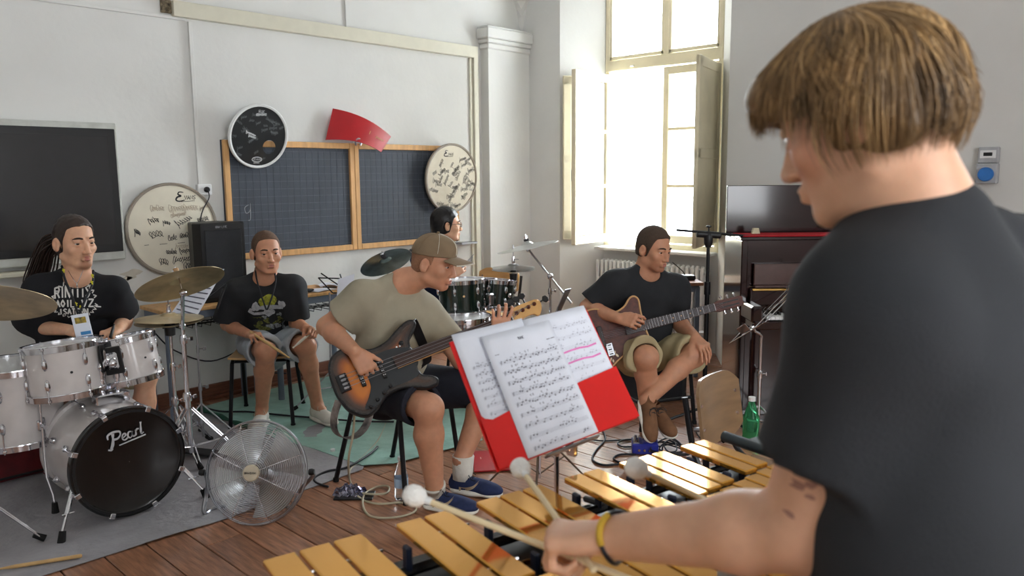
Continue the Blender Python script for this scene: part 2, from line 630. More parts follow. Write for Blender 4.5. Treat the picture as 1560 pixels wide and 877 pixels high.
# peeling patches of the left wall
for k, (px, py, r) in enumerate(((200, 418, 0.055), (192, 425, 0.03))):
    c = on_wall(px, py, YF)
    m = MB(frame((1, 0, 0), (0, 0, 1), (0, -1, 0), c))
    pts = [(r * (1 + 0.35 * math.sin(3 * a + k) + 0.2 * math.sin(5 * a)) * math.cos(a), 0.6 * r * (1 + 0.3 * math.sin(2 * a)) * math.sin(a)) for a in [2 * PI * i / 18 for i in range(18)]]
    m.prism(pts, 0.001)
    struct('trim_%d' % (5 + k), m, mat('bare_plaster', srgb(208, 202, 188), 0.9))
# ------------------------------------------------------------------ writing helpers
GLY = {  # single-stroke letters on a unit box
 'A': [[(0, 0), (.5, 1), (1, 0)], [(.2, .4), (.8, .4)]], 'B': [[(0, 0), (0, 1), (.7, 1), (.8, .75), (.6, .5), (0, .5)], [(.6, .5), (1, .25), (.7, 0), (0, 0)]],
 'C': [[(1, .85), (.5, 1), (0, .5), (.5, 0), (1, .15)]], 'D': [[(0, 0), (0, 1), (.6, 1), (1, .5), (.6, 0), (0, 0)]], 'E': [[(1, 1), (0, 1), (0, 0), (1, 0)], [(0, .5), (.8, .5)]],
 'F': [[(1, 1), (0, 1), (0, 0)], [(0, .5), (.7, .5)]], 'G': [[(1, .85), (.5, 1), (0, .5), (.5, 0), (1, .2), (1, .45), (.6, .45)]], 'H': [[(0, 0), (0, 1)], [(1, 0), (1, 1)], [(0, .5), (1, .5)]],
 'I': [[(.5, 0), (.5, 1)]], 'K': [[(0, 0), (0, 1)], [(1, 1), (0, .45), (1, 0)]], 'L': [[(0, 1), (0, 0), (1, 0)]], 'M': [[(0, 0), (0, 1), (.5, .4), (1, 1), (1, 0)]], 'N': [[(0, 0), (0, 1), (1, 0), (1, 1)]],
 'O': [[(.5, 0), (0, .5), (.5, 1), (1, .5), (.5, 0)]], 'P': [[(0, 0), (0, 1), (.8, 1), (1, .75), (.8, .5), (0, .5)]], 'R': [[(0, 0), (0, 1), (.8, 1), (1, .75), (.8, .5), (0, .5)], [(.5, .5), (1, 0)]],
 'S': [[(1, .85), (.5, 1), (.05, .75), (.95, .28), (.5, 0), (0, .15)]], 'T': [[(.5, 0), (.5, 1)], [(0, 1), (1, 1)]], 'U': [[(0, 1), (0, .2), (.5, 0), (1, .2), (1, 1)]], 'V': [[(0, 1), (.5, 0), (1, 1)]],
 'W': [[(0, 1), (.25, 0), (.5, .7), (.75, 0), (1, 1)]], 'X': [[(0, 0), (1, 1)], [(0, 1), (1, 0)]], 'Y': [[(0, 1), (.5, .5), (1, 1)], [(.5, .5), (.5, 0)]], 'Z': [[(0, 1), (1, 1), (0, 0), (1, 0)]], ' ': [], '1': [[(.2, .8), (.5, 1), (.5, 0)]],
}
def ribbon(mb, pts, w, M, z=0.0):
    """flat stroke of width w through 2D points, laid on the plane M"""
    p = np.asarray(pts, float)
    if len(p) < 2:
        return
    d = np.gradient(p, axis=0)
    d /= np.maximum(1e-9, np.linalg.norm(d, axis=1))[:, None]
    n = np.stack([-d[:, 1], d[:, 0]], 1)
    ww = np.full(len(p), w) if np.isscalar(w) else np.asarray(w)
    a, b = p + n * ww[:, None] / 2, p - n * ww[:, None] / 2
    v = np.column_stack([np.concatenate([a, b]), np.full(2 * len(p), z)])
    v = v @ M[:3, :3].T + M[:3, 3]
    k = len(p)
    mb.add(v, [(i, i + k, i + 1 + k, i + 1) for i in range(k - 1)])

def letters(mb, text, h, w, M, x0=0, y0=0, z=0.0, asp=0.62, gap=0.25, slant=0.0):
    x = x0
    for ch in text.upper():
        for st in GLY.get(ch, []):
            ribbon(mb, [(x + (q[0] + slant * q[1]) * h * asp, y0 + q[1] * h) for q in st], w, M, z)
        x += h * asp * (1 + gap)
    return x

def scribble(mb, rg, x, y, L, h, ang, w, M, z):
    """a signature-like scrawl"""
    k = max(4, int(L / h * 2.2))
    pts, ph = [], rg.random() * 6
    n = k * 6
    for i in range(n):
        t = i / n
        big = 1.9 if t < 0.12 or (0.5 < t < 0.56) else 1
        u = t * L + 0.32 * h * math.sin(2 * PI * k * t + 1.2)
        vv = big * h * 0.5 * math.sin(2 * PI * k * t + ph) * (0.5 + 0.6 * abs(math.sin(9 * t + ph)))
        pts.append((x + u * math.cos(ang) - vv * math.sin(ang), y + u * math.sin(ang) + vv * math.cos(ang)))
    ribbon(mb, pts, w, M, z)

# ------------------------------------------------------------------ on the left wall
Yw = YF
# wall display
t = thing('wall_display', 'large dark wall display with pale frame, left behind the long-haired drummer', 'screen', (1.1, Yw, 1.0))
x0, x1, z0, z1, yf = 0.30, 1.93, 1.045, 1.898, Yw - 0.085
b = MB().box(((x0 + x1) / 2, (Yw + yf) / 2 - 0.0, (z0 + z1) / 2), (x1 - x0, 0.085, z1 - z0), bev=0.006)
obj('housing', b, mat('pale_grey_plastic', srgb(196, 198, 192), 0.5), t)
b = MB().box(((x0 + x1) / 2, yf - 0.002, (z0 + z1) / 2 + 0.008), (x1 - x0 - 0.03, 0.012, z1 - z0 - 0.09), bev=0.003)
obj('bezel', b, M_black, t)
b = MB().box(((x0 + x1) / 2, yf - 0.009, (z0 + z1) / 2 + 0.008), (x1 - x0 - 0.12, 0.004, z1 - z0 - 0.18))
obj('screen_panel', b, mat('dark_screen', srgb(46, 46, 48), 0.18, coat=0.3, var=0.02), t)
b = MB().box((0.9, Yw - 0.07, 1.005), (1.1, 0.12, 0.03), bev=0.006)
obj('pen_tray', b, M_trim, t)

def drum_head(name, label, c, r, tilt, head_mat, hoop_mat, yaw=0.0):
    """signed bass drum head: plane leaning on the wall"""
    n = nrm(V(math.sin(yaw) * -1, -math.cos(yaw), 0) * math.cos(tilt) + ZA * math.sin(tilt))
    M = axis_frame(c, n, (1, 0, 0))
    if M[2, 1] < 0:
        M[:, 0] *= -1
        M[:, 1] *= -1
    t = thing(name, label, 'drumhead', c)
    return t, M
M_skin = mat('coated_drumhead', srgb(226, 219, 200), 0.6, var=0.05, scale=5)
M_hoop = mat('hoop_grey_brown', srgb(150, 140, 128), 0.4, var=0.05)
M_skinb = mat('black_drumhead', srgb(40, 42, 44), 0.3, var=0.08, coat=0.3)
def head_parts(t, M, r, hm, hoopm, hole=None):
    h = MB(M)
    prof = [(r, -0.012), (r + 0.006, -0.006), (r + 0.006, 0.01), (r, 0.015), (r - 0.012, 0.012), (r - 0.014, 0.0)]
    h.lathe(prof + [prof[0]], 56, cap=False)
    obj('hoop', h, hoopm, t)
    s = MB(M)
    if hole is None:
        s.lathe([(0.001, 0.008), (r - 0.03, 0.008), (r - 0.01, 0.003)], 48, cap=False)
    else:
        hx, hy, hr = hole
        N = 64
        ring = []
        outer = [((r - 0.01) * math.cos(2 * PI * i / N), (r - 0.01) * math.sin(2 * PI * i / N)) for i in range(N)]
        inner = []
        for (ox, oy) in outer:
            a = math.atan2(oy - hy, ox - hx)
            inner.append((hx + hr * math.cos(a), hy + hr * math.sin(a)))
        v = [(x, y, 0.005) for x, y in outer] + [(x, y, 0.005) for x, y in inner]
        s.add(v, [(i, (i + 1) % N, N + (i + 1) % N, N + i) for i in range(N)])
    obj('head', s, hm, t)

def evans(mb, x, y, s, M, z):
    """script capital E with the small letters of a maker's badge"""
    E_ = bez([(.9, .95), (.45, 1), (.3, .75), (.6, .58), (.2, .45), (.05, .15), (.4, 0), (1.0, .12)], 6)
    ribbon(mb, [(x + q[0] * s, y + q[1] * s) for q in E_], [s * .13 * (0.6 + 0.8 * math.sin(PI * i / len(E_))) for i in range(len(E_))], M, z)
    letters(mb, 'VANS', s * .42, s * .07, M, x + s * .95, y + s * .18, z, slant=0.2)
    ribbon(mb, [(x + .6 * s, y - .05 * s), (x + 2.1 * s, y + .02 * s)], s * .05, M, z)

c1 = V(2.262, Yw - 0.035, 1.215)
t, M = drum_head('drumhead', 'big cream signed drumhead low on the wall between the display and the loudspeaker', c1, 0.31, 0.03, M_skin, M_hoop)
head_parts(t, M, 0.305, M_skin, M_hoop)
s = MB()
evans(s, 0.03, 0.185, 0.062, M, 0.0095)
rg = random.Random(5)
for (x, y, L, h, a) in ((-.16, .06, .07, .03, .1), (-.07, .05, .055, .026, -.15), (.02, .03, .12, .035, .4), (.17, .05, .08, .03, .2), (-.255, .0, .04, .035, -.3), (-.16, -.03, .09, .045, .1), (-.04, -.06, .06, .03, .05), (.04, -.05, .09, .025, .05),
                       (-.06, -.15, .07, .025, -.05), (.03, -.155, .07, .025, .1), (-.11, -.205, .06, .04, -.2), (-.02, -.205, .13, .03, 0), (.05, -.26, .13, .04, .15), (.15, -.155, .05, .03, 0)):
    scribble(s, rg, x, y, L, h, a, 0.0042, M, 0.0095)
for (x, L) in ((-.2, .03), (-.1, .05), (.02, .05), (.12, .04)):
    ribbon(s, [(x, -.095), (x + L, -.093)], 0.003, M, 0.0095)
obj('signatures', s, M_inkk, t, smooth=0, kind='stuff')
s = MB()
for (x, y, L, h, a) in ((-.14, .14, .09, .028, 0), (-.02, .135, .2, .035, .02), (-.01, .09, .1, .02, .1), (.19, .13, .08, .02, .3), (0, -.12, .09, .025, 0)):
    scribble(s, rg, x, y, L, h, a, 0.003, M, 0.0095)
obj('faded_signatures', s, mat('faded_ink', srgb(176, 160, 140), 0.8), t, smooth=0, kind='stuff')

c2 = V(2.885, Yw - 0.105, 1.845)
t, M = drum_head('drumhead', 'black signed drumhead with a round port hole on the top left blackboard corner', c2, 0.225, -0.22, M_skinb, M_white)
head_parts(t, M, 0.222, M_skinb, M_white, hole=(0.085, -0.075, 0.05))
s = MB()
rg = random.Random(9)
s.cm = 0
for k in range(30):
    a, q = rg.random() * 2 * PI, 0.19 * math.sqrt(rg.random())
    x, y = q * math.cos(a), q * math.sin(a)
    if math.hypot(x - 0.085, y + 0.075) < 0.085:
        continue
    scribble(s, rg, x - 0.02, y, 0.03 + 0.04 * rg.random(), 0.016, rg.random() * 1.2 - 0.6, 0.0016, M, 0.0062)
obj('faint_signatures', s, mat('silver_marker', srgb(120, 124, 126), 0.6), t, smooth=0, kind='stuff')
s = MB()
letters(s, 'RIK', 0.02, 0.003, M, -0.01, 0.165, 0.0066)
scribble(s, rg, -0.03, 0.152, 0.08, 0.016, 0.05, 0.003, M, 0.0066)
scribble(s, rg, -0.1, 0.03, 0.08, 0.014, -0.35, 0.0035, M, 0.0066)
scribble(s, rg, -0.08, 0.005, 0.06, 0.012, -0.3, 0.005, M, 0.0066)
ribbon(s, [(-0.005 + 0.038 * math.cos(2 * PI * i / 24), -0.165 + 0.017 * math.sin(2 * PI * i / 24)) for i in range(25)], 0.005, M, 0.0066)
letters(s, 'EVANS', 0.013, 0.0025, M, -0.029, -0.171, 0.0066, asp=0.75)
ribbon(s, [(-0.03, -0.19), (0.015, -0.19)], 0.004, M, 0.0066)
obj('white_lettering', s, mat('white_marker', srgb(214, 216, 218), 0.6), t, smooth=0, kind='stuff')

c3 = V(4.715, Yw - 0.11, 1.535)
t, M = drum_head('drumhead', 'big cream drumhead full of signatures leaning on the right end of the blackboard', c3, 0.30, -0.05, M_skin, M_hoop)
head_parts(t, M, 0.298, M_skin, M_hoop)
s = MB()
evans(s, -0.1, 0.19, 0.05, M, 0.0095)
rg = random.Random(21)
for k in range(46):
    a, q = rg.random() * 2 * PI, 0.26 * math.sqrt(rg.random())
    x, y = q * math.cos(a), q * math.sin(a) - 0.03
    if y > 0.12 and x < 0.05:
        continue
    scribble(s, rg, x - 0.03, y, 0.05 + 0.06 * rg.random(), 0.026, rg.random() * 1.6 - 0.5, 0.0026, M, 0.0095)
obj('signatures', s, M_inkk, t, smooth=0, kind='stuff')

# blackboard
t = thing('blackboard', 'ruled blackboard in a pale wooden frame, two panels wide, on the left wall', 'blackboard', (3.7, Yw, 0.97))
bx0, bxm, bx1, bz0, bz1 = 2.645, 3.74, 4.86, 0.97, 1.818
yb = Yw - 0.03
for a, b_ in ((bx0, bxm), (bxm, bx1)):
    p = MB().box(((a + b_) / 2, Yw - 0.015, (bz0 + bz1) / 2), (b_ - a, 0.022, bz1 - bz0))
    o = obj('slate_panel', p, M_board, t, smooth=0)
    g = MB()
    ys = Yw - 0.0275
    n = int((b_ - a - 0.1) / 0.055)
    for i in range(n + 1):
        x = a + 0.06 + i * 0.055
        if x < b_ - 0.05:
            g.box((x, ys, (bz0 + bz1) / 2), (0.0022, 0.001, bz1 - bz0 - 0.09))
    z = bz0 + 0.06
    while z < bz1 - 0.05:
        g.box(((a + b_) / 2, ys - 0.0003, z), (b_ - a - 0.09, 0.001, 0.0022))
        z += 0.055
    obj('ruled_lines', g, M_line, o, smooth=0, kind='stuff')
    for c, sz in (((a + 0.0225, yb, (bz0 + bz1) / 2), (0.043, 0.034, bz1 - bz0)), ((b_ - 0.0225, yb, (bz0 + bz1) / 2), (0.043, 0.034, bz1 - bz0)),
                  (((a + b_) / 2, yb, bz1 - 0.0225), (b_ - a - 0.09, 0.034, 0.045)), (((a + b_) / 2, yb, bz0 + 0.0225), (b_ - a - 0.09, 0.034, 0.045))):
        f = MB().box(c, sz, bev=0.004)
        obj('frame_rail', f, M_oak, t)
s = MB()
Mw = frame((1, 0, 0), (0, 0, 1), (0, -1, 0), (2.79, Yw - 0.0285, 1.3))
ribbon(s, bez([(0.03, .06), (0, .04), (0.01, 0), (.04, .02), (.045, .07), (.04, -.04), (.02, -.05)], 5), 0.004, Mw)
obj('chalk_mark', s, M_chalk, t, smooth=0)
b = MB().box((4.94, Yw - 0.05, 0.945), (0.2, 0.09, 0.02), bev=0.004)
tag(obj('chalk_ledge', b, M_steel), 'small grey metal chalk ledge on the wall right of the blackboard', 'ledge')

# red folder on top of the blackboard
TLb, TRb, BRb, BLb = V(3.553, 5.30, 2.078), V(4.045, 5.22, 1.876), V(3.925, 5.20, 1.748), V(3.462, 5.28, 1.836)
t = thing('plastic_folder', 'bent dark red plastic folder clipped on top of the blackboard', 'folder', (3.75, 5.27, 1.83))
MBm = V(3.69, 5.23, 1.838)
def fold(u, v):
    bot = BLb * (1 - u) ** 2 + 2 * u * (1 - u) * (MBm + V(0.02, 0, 0.02)) + BRb * u * u
    top = TLb * (1 - u) ** 2 + 2 * u * (1 - u) * V(3.80, 5.25, 2.04) + TRb * u * u
    return bot * (1 - v) + top * v + V(0, -0.03 * math.sin(PI * u), 0)
obj('cover', MB().sheet(fold, 14, 6, 0.004), M_dred, t)
o_ = fold(0.62, 0.45)
Mf = frame(nrm(fold(0.8, .45) - fold(.6, .45)), nrm(fold(.65, .6) - fold(.65, .4)), V(0, -1, 0), o_ + V(0, -0.012, 0))
s = MB()
letters(s, 'I79', 0.03, 0.006, Mf)
scribble(s, random.Random(3), 0.075, 0.006, 0.08, 0.010, 0.0, 0.003, Mf, 0.0)
obj('gold_lettering', s, mat('gold_print', srgb(196, 150, 96), 0.5), t, smooth=0, kind='stuff')
c = MB().tube(bez([(3.70, 5.22, 1.80), (3.69, 5.215, 1.83), (3.72, 5.21, 1.85), (3.75, 5.215, 1.83), (3.74, 5.22, 1.80)], 5), 0.008, 8)
obj('clip', c, M_steel, t)

# socket on the left wall with the loudspeaker's lead
t = thing('wall_socket', 'small white wall socket with a plugged-in lead above the black loudspeaker', 'socket', (2.5, Yw, 1.46))
b = MB().box((2.5, Yw - 0.02, 1.475), (0.10, 0.04, 0.075), bev=0.005)
obj('socket_box', b, M_white, t)
b = MB().lathe([(0.02, 0), (0.02, 0.012), (0.012, 0.02)], 14, axis_frame((2.51, Yw - 0.04, 1.475), (0, -1, 0)))
obj('plug', b, M_black, t)
l = MB().tube(bez([(2.51, Yw - 0.06, 1.47), (2.50, Yw - 0.09, 1.42), (2.46, Yw - 0.075, 1.34), (2.44, Yw - 0.07, 1.27), (2.44, Yw - 0.07, 1.2)], 6), 0.004, 6)
tag(obj('power_lead', l, M_cable), 'thin black lead hanging from the wall socket down behind the loudspeaker', 'cable')
# clipped microphone stand end and mirror: socket on the right wall
t = thing('power_socket', 'grey industrial power socket with a blue round cap on the right wall', 'socket', (XR, 1.306, 1.48))
b = MB().box((XR - 0.025, 1.306, 1.655), (0.05, 0.115, 0.10), bev=0.006)
obj('fuse_box', b, mat('light_grey_plastic', srgb(184, 186, 190), 0.5), t)
b = MB().box((XR - 0.03, 1.306, 1.54), (0.06, 0.12, 0.125), bev=0.006)
obj('socket_base', b, bpy.data.materials['light_grey_plastic'], t)
b = MB().lathe([(0.044, 0), (0.044, 0.022), (0.038, 0.03)], 20, axis_frame((XR - 0.06, 1.306, 1.535), (-1, 0, 0)))
obj('blue_cap', b, mat('blue_plastic', srgb(48, 118, 196), 0.4), t)
b = MB().box((XR - 0.052, 1.306, 1.66), (0.008, 0.05, 0.022), bev=0.002)
obj('fuse_window', b, M_black, t)
b = MB().box((XR - 0.052, 1.306, 1.66), (0.004, 0.09, 0.05), bev=0.002)
obj('clear_flap', b, M_white, t)

# ------------------------------------------------------------------ loudspeaker and the two desks along the wall
def desk(name, label, x0, x1, y0, y1, z, group=None):
    t = thing(name, label, 'desk', ((x0 + x1) / 2, (y0 + y1) / 2, 0), group)
    b = MB().box(((x0 + x1) / 2, (y0 + y1) / 2, z - 0.0125), (x1 - x0, y1 - y0, 0.025), bev=0.004)
    obj('desktop', b, M_oak, t)
    b = MB()
    for y in (y0 + 0.03, y1 - 0.03):
        b.box(((x0 + x1) / 2, y, z - 0.05), (x1 - x0 - 0.06, 0.03, 0.05), bev=0.004)
    for x in (x0 + 0.03, x1 - 0.03):
        b.box((x, (y0 + y1) / 2, z - 0.05), (0.03, y1 - y0 - 0.06, 0.05), bev=0.004)
    obj('rail_frame', b, M_grey, t)
    for x in (x0 + 0.035, x1 - 0.035):
        for y in (y0 + 0.035, y1 - 0.035):
            l = MB().rod((x, y, 0), (x, y, z - 0.03), 0.021, 12)
            obj('leg', l, M_grey, t)
    w = MB()
    zb = z - 0.14
    n = 9
    for i in range(n + 1):
        x = x0 + 0.08 + (x1 - x0 - 0.16) * i / n
        w.tube([(x, y0 + 0.05, zb + 0.04), (x, y0 + 0.06, zb), (x, y1 - 0.07, zb), (x, y1 - 0.06, zb + 0.05)], 0.003, 5)
    for y, zz in ((y0 + 0.05, zb + 0.04), (y0 + 0.2, zb), (y1 - 0.2, zb), (y1 - 0.06, zb + 0.05)):
        w.rod((x0 + 0.07, y, zz), (x1 - 0.07, y, zz), 0.004, 6)
    obj('wire_shelf', w, M_blackm, t)
    return t
desk('school_desk', 'wood-topped desk with grey legs carrying the black loudspeaker', 1.99, 2.70, 4.90, 5.27, 0.735)
desk('school_desk', 'wood-topped desk with grey legs carrying the black cap, right of the seated teenager', 2.73, 3.47, 4.86, 5.27, 0.735)

t = thing('loudspeaker', 'black loudspeaker standing on the desk under the wall socket', 'loudspeaker', (2.45, 5.1, 0.735))
zt = 1.262
out = [(2.305, 5.00), (2.60, 4.985), (2.615, 5.05), (2.54, 5.24), (2.33, 5.24), (2.285, 5.08)]
b = MB().prism(out, zt - 0.737, None, 0.737, bev=0.008)
obj('cabinet', b, M_black, t, smooth=20)
b = MB()
Mg = frame(nrm(V(2.60 - 2.305, -0.015, 0)), (0, 0, 1), nrm(V(-0.015, -1, 0)), (2.4525, 4.9925, 0.99))
b.M = Mg
b.box((0, 0.0, 0.004), (0.25, 0.45, 0.008), bev=0.004)
obj('grille', b, mat('grille_cloth', srgb(30, 31, 36), 0.75, bump=0.3, bscale=300), t)
s = MB()
letters(s, 'GRAN LIVE', 0.014, 0.0028, Mg, -0.05, 0.237, 0.0045, asp=0.5)
obj('lettering', s, M_steel, t, smooth=0)

# things on the right-hand desk
t = thing('cap', 'black soft cap lying on the desk behind the teenager', 'cap', (2.92, 4.97, 0.735))
def capfn(u, v):
    a = 2 * PI * u
    r = 0.085 * math.cos(v * PI / 2) ** 0.6 * (1 + 0.12 * math.sin(3 * a + 1))
    return (2.92 + r * math.cos(a) * 1.35, 4.97 + r * math.sin(a), 0.737 + 0.07 * math.sin(v * PI / 2) * (1 + 0.2 * math.cos(a)))
obj('crown', MB().sheet(capfn, 24, 8), mat('black_cloth', srgb(20, 20, 24), 0.9, bump=0.3), t, smooth=180)
b = MB().sheet(lambda u, v: (2.99 + 0.1 * v * math.cos((u - .5) * 2.4), 4.955 + (0.075) * math.sin((u - .5) * 2.4), 0.745 + 0.008 * math.cos((u - .5) * 3) + 0.01 * (1 - v)), 12, 4, 0.004)
obj('peak', b, bpy.data.materials['black_cloth'], t)
t = thing('metronome', 'small black box with white face on the desk beside the black cap', 'metronome', (2.74, 5.06, 0.735))
b = MB().box((2.79, 5.08, 0.795), (0.05, 0.03, 0.12), bev=0.004)
obj('case', b, M_black, t)
s = MB(frame((1, 0, 0), (0, 0, 1), (0, -1, 0), (2.79, 5.064, 0.80)))
for (x, y) in ((-.008, .02), (.008, .02), (0, .005), (-.008, -.01)):
    s.box((x, y, 0.001), (0.008, 0.008, 0.002))
obj('display_dots', s, M_white, t, smooth=0)
for k, (x, y, a, lab) in enumerate(((3.16, 4.95, 0.2, 'loose white sheet of paper on the desk beside the black cap'), (3.34, 5.10, -0.3, 'crumpled white sheet of paper at the right end of the desk'))):
    Mp = rotz(a, (x, y, 0.737))
    s = MB(Mp).sheet(lambda u, v: ((u - .5) * .2, (v - .5) * .14, 0.003 + 0.012 * k * abs(math.sin(5 * u + 3 * v)) + 0.004 * math.sin(4 * u)), 8, 6, 0.0008)
    tag(obj('paper_sheet', s, M_paper), lab, 'paper')
# ------------------------------------------------------------------ drums
M_pearl = mat('white_pearl_wrap', srgb(212, 206, 204), 0.25, var=0.05, scale=9, coat=0.6)
M_green = mat('dark_green_lacquer', srgb(16, 34, 26), 0.2, var=0.15, scale=4, coat=0.8)
M_film = mat('clear_drumhead', srgb(214, 214, 214), 0.35, var=0.03)
M_blackhead = mat('gloss_black_head', srgb(14, 14, 15), 0.22, coat=0.4)
M_red_dk = mat('dark_red_cloth', srgb(96, 14, 20), 0.6, var=0.2)
UP = V(0, 0, 1)

def drum(name, label, cat, c, axis, r, depth, shell_m, nl, topm, hint=(1, 0, 0), group=None, ph=0.2):
    """tom or snare: c is the centre of the shell, axis points to the top head"""
    M = axis_frame(c, axis, hint)
    t = thing(name, label, cat, c, group)
    h = depth / 2
    obj('shell', MB(M).lathe([(r, -h + 0.008), (r, h - 0.008)], 48), shell_m, t)
    for s in (1, -1):
        b = MB(M)
        z = s * (h - 0.006)
        pr = [(r + 0.002, z - 0.014), (r + 0.008, z - 0.014), (r + 0.009, z + 0.012), (r + 0.014, z + 0.014), (r + 0.013, z + 0.018), (r + 0.003, z + 0.016), (r + 0.002, z - 0.014)]
        b.lathe(pr, 48, cap=False)
        obj('hoop', b, M_chrome, t)
        obj('head', MB(M).lathe([(0.001, z + 0.006 * s), (r + 0.002, z + 0.005 * s)][::s], 40, cap=False), topm if s == 1 else M_film, t)
    for s in (1, -1):
        for k in range(nl):
            a = 2 * PI * k / nl + ph
            ca, sa = math.cos(a), math.sin(a)
            b = MB(M)
            zl = s * (h * 0.42)
            b.ball(((r + 0.006) * ca, (r + 0.006) * sa, zl), (0.012, 0.012, min(0.03, h * 0.3)), 8, 6)
            b.rod(((r + 0.011) * ca, (r + 0.011) * sa, zl), ((r + 0.011) * ca, (r + 0.011) * sa, s * (h + 0.012)), 0.0035, 6)
            b.box(((r + 0.011) * ca, (r + 0.011) * sa, s * (h - 0.0)), (0.014, 0.014, 0.014), bev=0.003)
            obj('lug', b, M_chrome, t)
    return t, M

def bass_drum(name, label, c_front, axis_back, r, depth, shell_m, headm, hoopm, nl=8, hoop_front=None):
    M = axis_frame(c_front, axis_back, (1, 0, 0))
    t = thing(name, label, 'drum', (c_front[0], c_front[1], 0))
    obj('shell', MB(M).lathe([(r - 0.012, 0.02), (r - 0.012, depth - 0.02)], 64), shell_m, t)
    for z, hm_ in ((0.0, hoop_front or hoopm), (depth - 0.035, hoopm)):
        pr = [(r - 0.014, z), (r + 0.004, z), (r + 0.006, z + 0.004), (r + 0.006, z + 0.034), (r + 0.002, z + 0.037), (r - 0.010, z + 0.037), (r - 0.014, z)]
        obj('hoop', MB(M).lathe(pr, 64, cap=False), hm_, t)
    obj('front_head', MB(M).lathe([(0.001, 0.012), (r - 0.025, 0.013), (r - 0.010, 0.006)], 56, cap=False), headm, t)
    obj('rear_head', MB(M).lathe([(0.001, depth - 0.012), (r - 0.010, depth - 0.012)], 40, cap=False), M_film, t)
    for s in (0, 1):
        for k in range(nl):
            a = 2 * PI * (k + 0.5) / nl
            ca, sa = math.cos(a), math.sin(a)
            z = 0.0 if s == 0 else depth
            sg = 1 if s == 0 else -1
            R3 = np.array([[ca, -sa, 0], [sa, ca, 0], [0, 0, 1]])
            b = MB(M)
            b.box(((r + 0.008) * ca, (r + 0.008) * sa, z + sg * 0.016), (0.012, 0.026, 0.05), rot=R3, bev=0.004)
            b.box(((r - 0.004) * ca, (r - 0.004) * sa, z - sg * 0.004), (0.022, 0.024, 0.01), rot=R3, bev=0.003)
            b.rod(((r + 0.012) * ca, (r + 0.012) * sa, z + sg * 0.02), ((r + 0.004) * ca, (r + 0.004) * sa, z + sg * 0.12), 0.0035, 6)
            b.ball(((r - 0.004) * ca, (r - 0.004) * sa, z + sg * 0.125), (0.016, 0.016, 0.026), 8, 6)
            obj('claw', b, M_chrome, t)
    return t, M

bd_c = V(1.297, 3.68, 0.262)
t, M = bass_drum('bass_drum', 'white bass drum with a glossy black front head bearing silver script', bd_c, (0, 1, 0), 0.250, 0.42, M_pearl, M_blackhead, M_pearl, 8, M_blackhead)
obj('front_rim', MB(M).lathe([(0.234, -0.004), (0.245, -0.004), (0.245, 0.004), (0.234, 0.004), (0.234, -0.004)], 56, cap=False), M_black, t)
Mh = frame((1, 0, 0), (0, 0, 1), (0, -1, 0), bd_c + V(0, -0.0015, 0) + V(0, 0.012, 0))
# the lettering on the front head, in a bold sloping script
S = MB()
Ms = frame((0.80, 0, 0.138), (-0.138, 0, 0.80), (0, -1, 0), bd_c + V(-0.090, 0.006, 0.094))
def sc(pts, w, n=7):
    p = bez(pts, n)
    k = len(p)
    ribbon(S, [(q[0], q[1]) for q in p], [w * (0.55 + 0.45 * abs(math.sin(PI * i / (k - 1) * 1.5))) for i in range(k)], Ms)
sc([(0.025, -0.02), (0.012, -0.026), (0.0, -0.018)], 0.010)
sc([(0.012, -0.022), (0.028, 0.0), (0.038, 0.035), (0.043, 0.062)], 0.017)
sc([(0.012, 0.038), (0.016, 0.062), (0.045, 0.07), (0.078, 0.062), (0.08, 0.042), (0.062, 0.026), (0.04, 0.028)], 0.013)
sc([(0.085, 0.016), (0.105, 0.026), (0.104, 0.038), (0.092, 0.036), (0.084, 0.016), (0.095, 0.002), (0.115, 0.01)], 0.010)
sc([(0.142, 0.034), (0.126, 0.038), (0.116, 0.018), (0.126, 0.002), (0.138, 0.014), (0.144, 0.036)], 0.010)
sc([(0.144, 0.034), (0.14, 0.012), (0.148, 0.002), (0.156, 0.008)], 0.010)
sc([(0.158, 0.002), (0.164, 0.036)], 0.011)
sc([(0.163, 0.026), (0.172, 0.038), (0.182, 0.034)], 0.010)
sc([(0.186, 0.002), (0.200, 0.07)], 0.012)
sc([(0.186, 0.008), (0.192, 0.0), (0.202, 0.006)], 0.009)
ribbon(S, [(0.06, -0.016), (0.21, -0.013)], [0.007, 0.009], Ms)
obj('logo', S, mat('silver_print', srgb(206, 208, 212), 0.4), t, smooth=0)
# tom holder and spurs
b = MB()
b.box((1.31, 3.90, 0.525), (0.15, 0.07, 0.05), bev=0.006)
obj('holder_base', b, M_chrome, t)
for x, xt, zt in ((1.275, 1.275, 0.68), (1.345, 1.345, 0.72)):
    p = MB().rod((x, 3.90, 0.545), (xt, 3.90, zt), 0.0115, 12)
    p.ball((xt, 3.90, zt), 0.022, 12, 8)
    p.lathe([(0.016, -0.01), (0.016, 0.012)], 12, axis_frame((x + (xt - x) * .45, 3.90, 0.545 + (zt - 0.545) * .45), (0, 0, 1)))
    obj('holder_post', p, M_chrome, t)
for sx in (-1, 1):
    p = MB()
    a = V(1.297 + sx * 0.225, 3.74, 0.20)
    b_ = V(1.297 + sx * 0.325, 3.63, 0.025)
    p.rod(a, a + (b_ - a) * 0.55, 0.010, 10)
    p.rod(a + (b_ - a) * 0.4, b_, 0.006, 8)
    p.box(a, (0.03, 0.03, 0.05), bev=0.006)
    p.rod(a + (b_ - a) * 0.55 + V(-0.02, 0, 0), a + (b_ - a) * 0.55 + V(0.03, 0, 0), 0.004, 6)
    o = obj('spur', p, M_chrome, t)
    q = MB().rod(b_ + nrm(a - b_) * 0.03, b_ + V(0, 0, -0.024), 0.014, 10, 0.017)
    obj('rubber_foot', q, M_rubber, o)

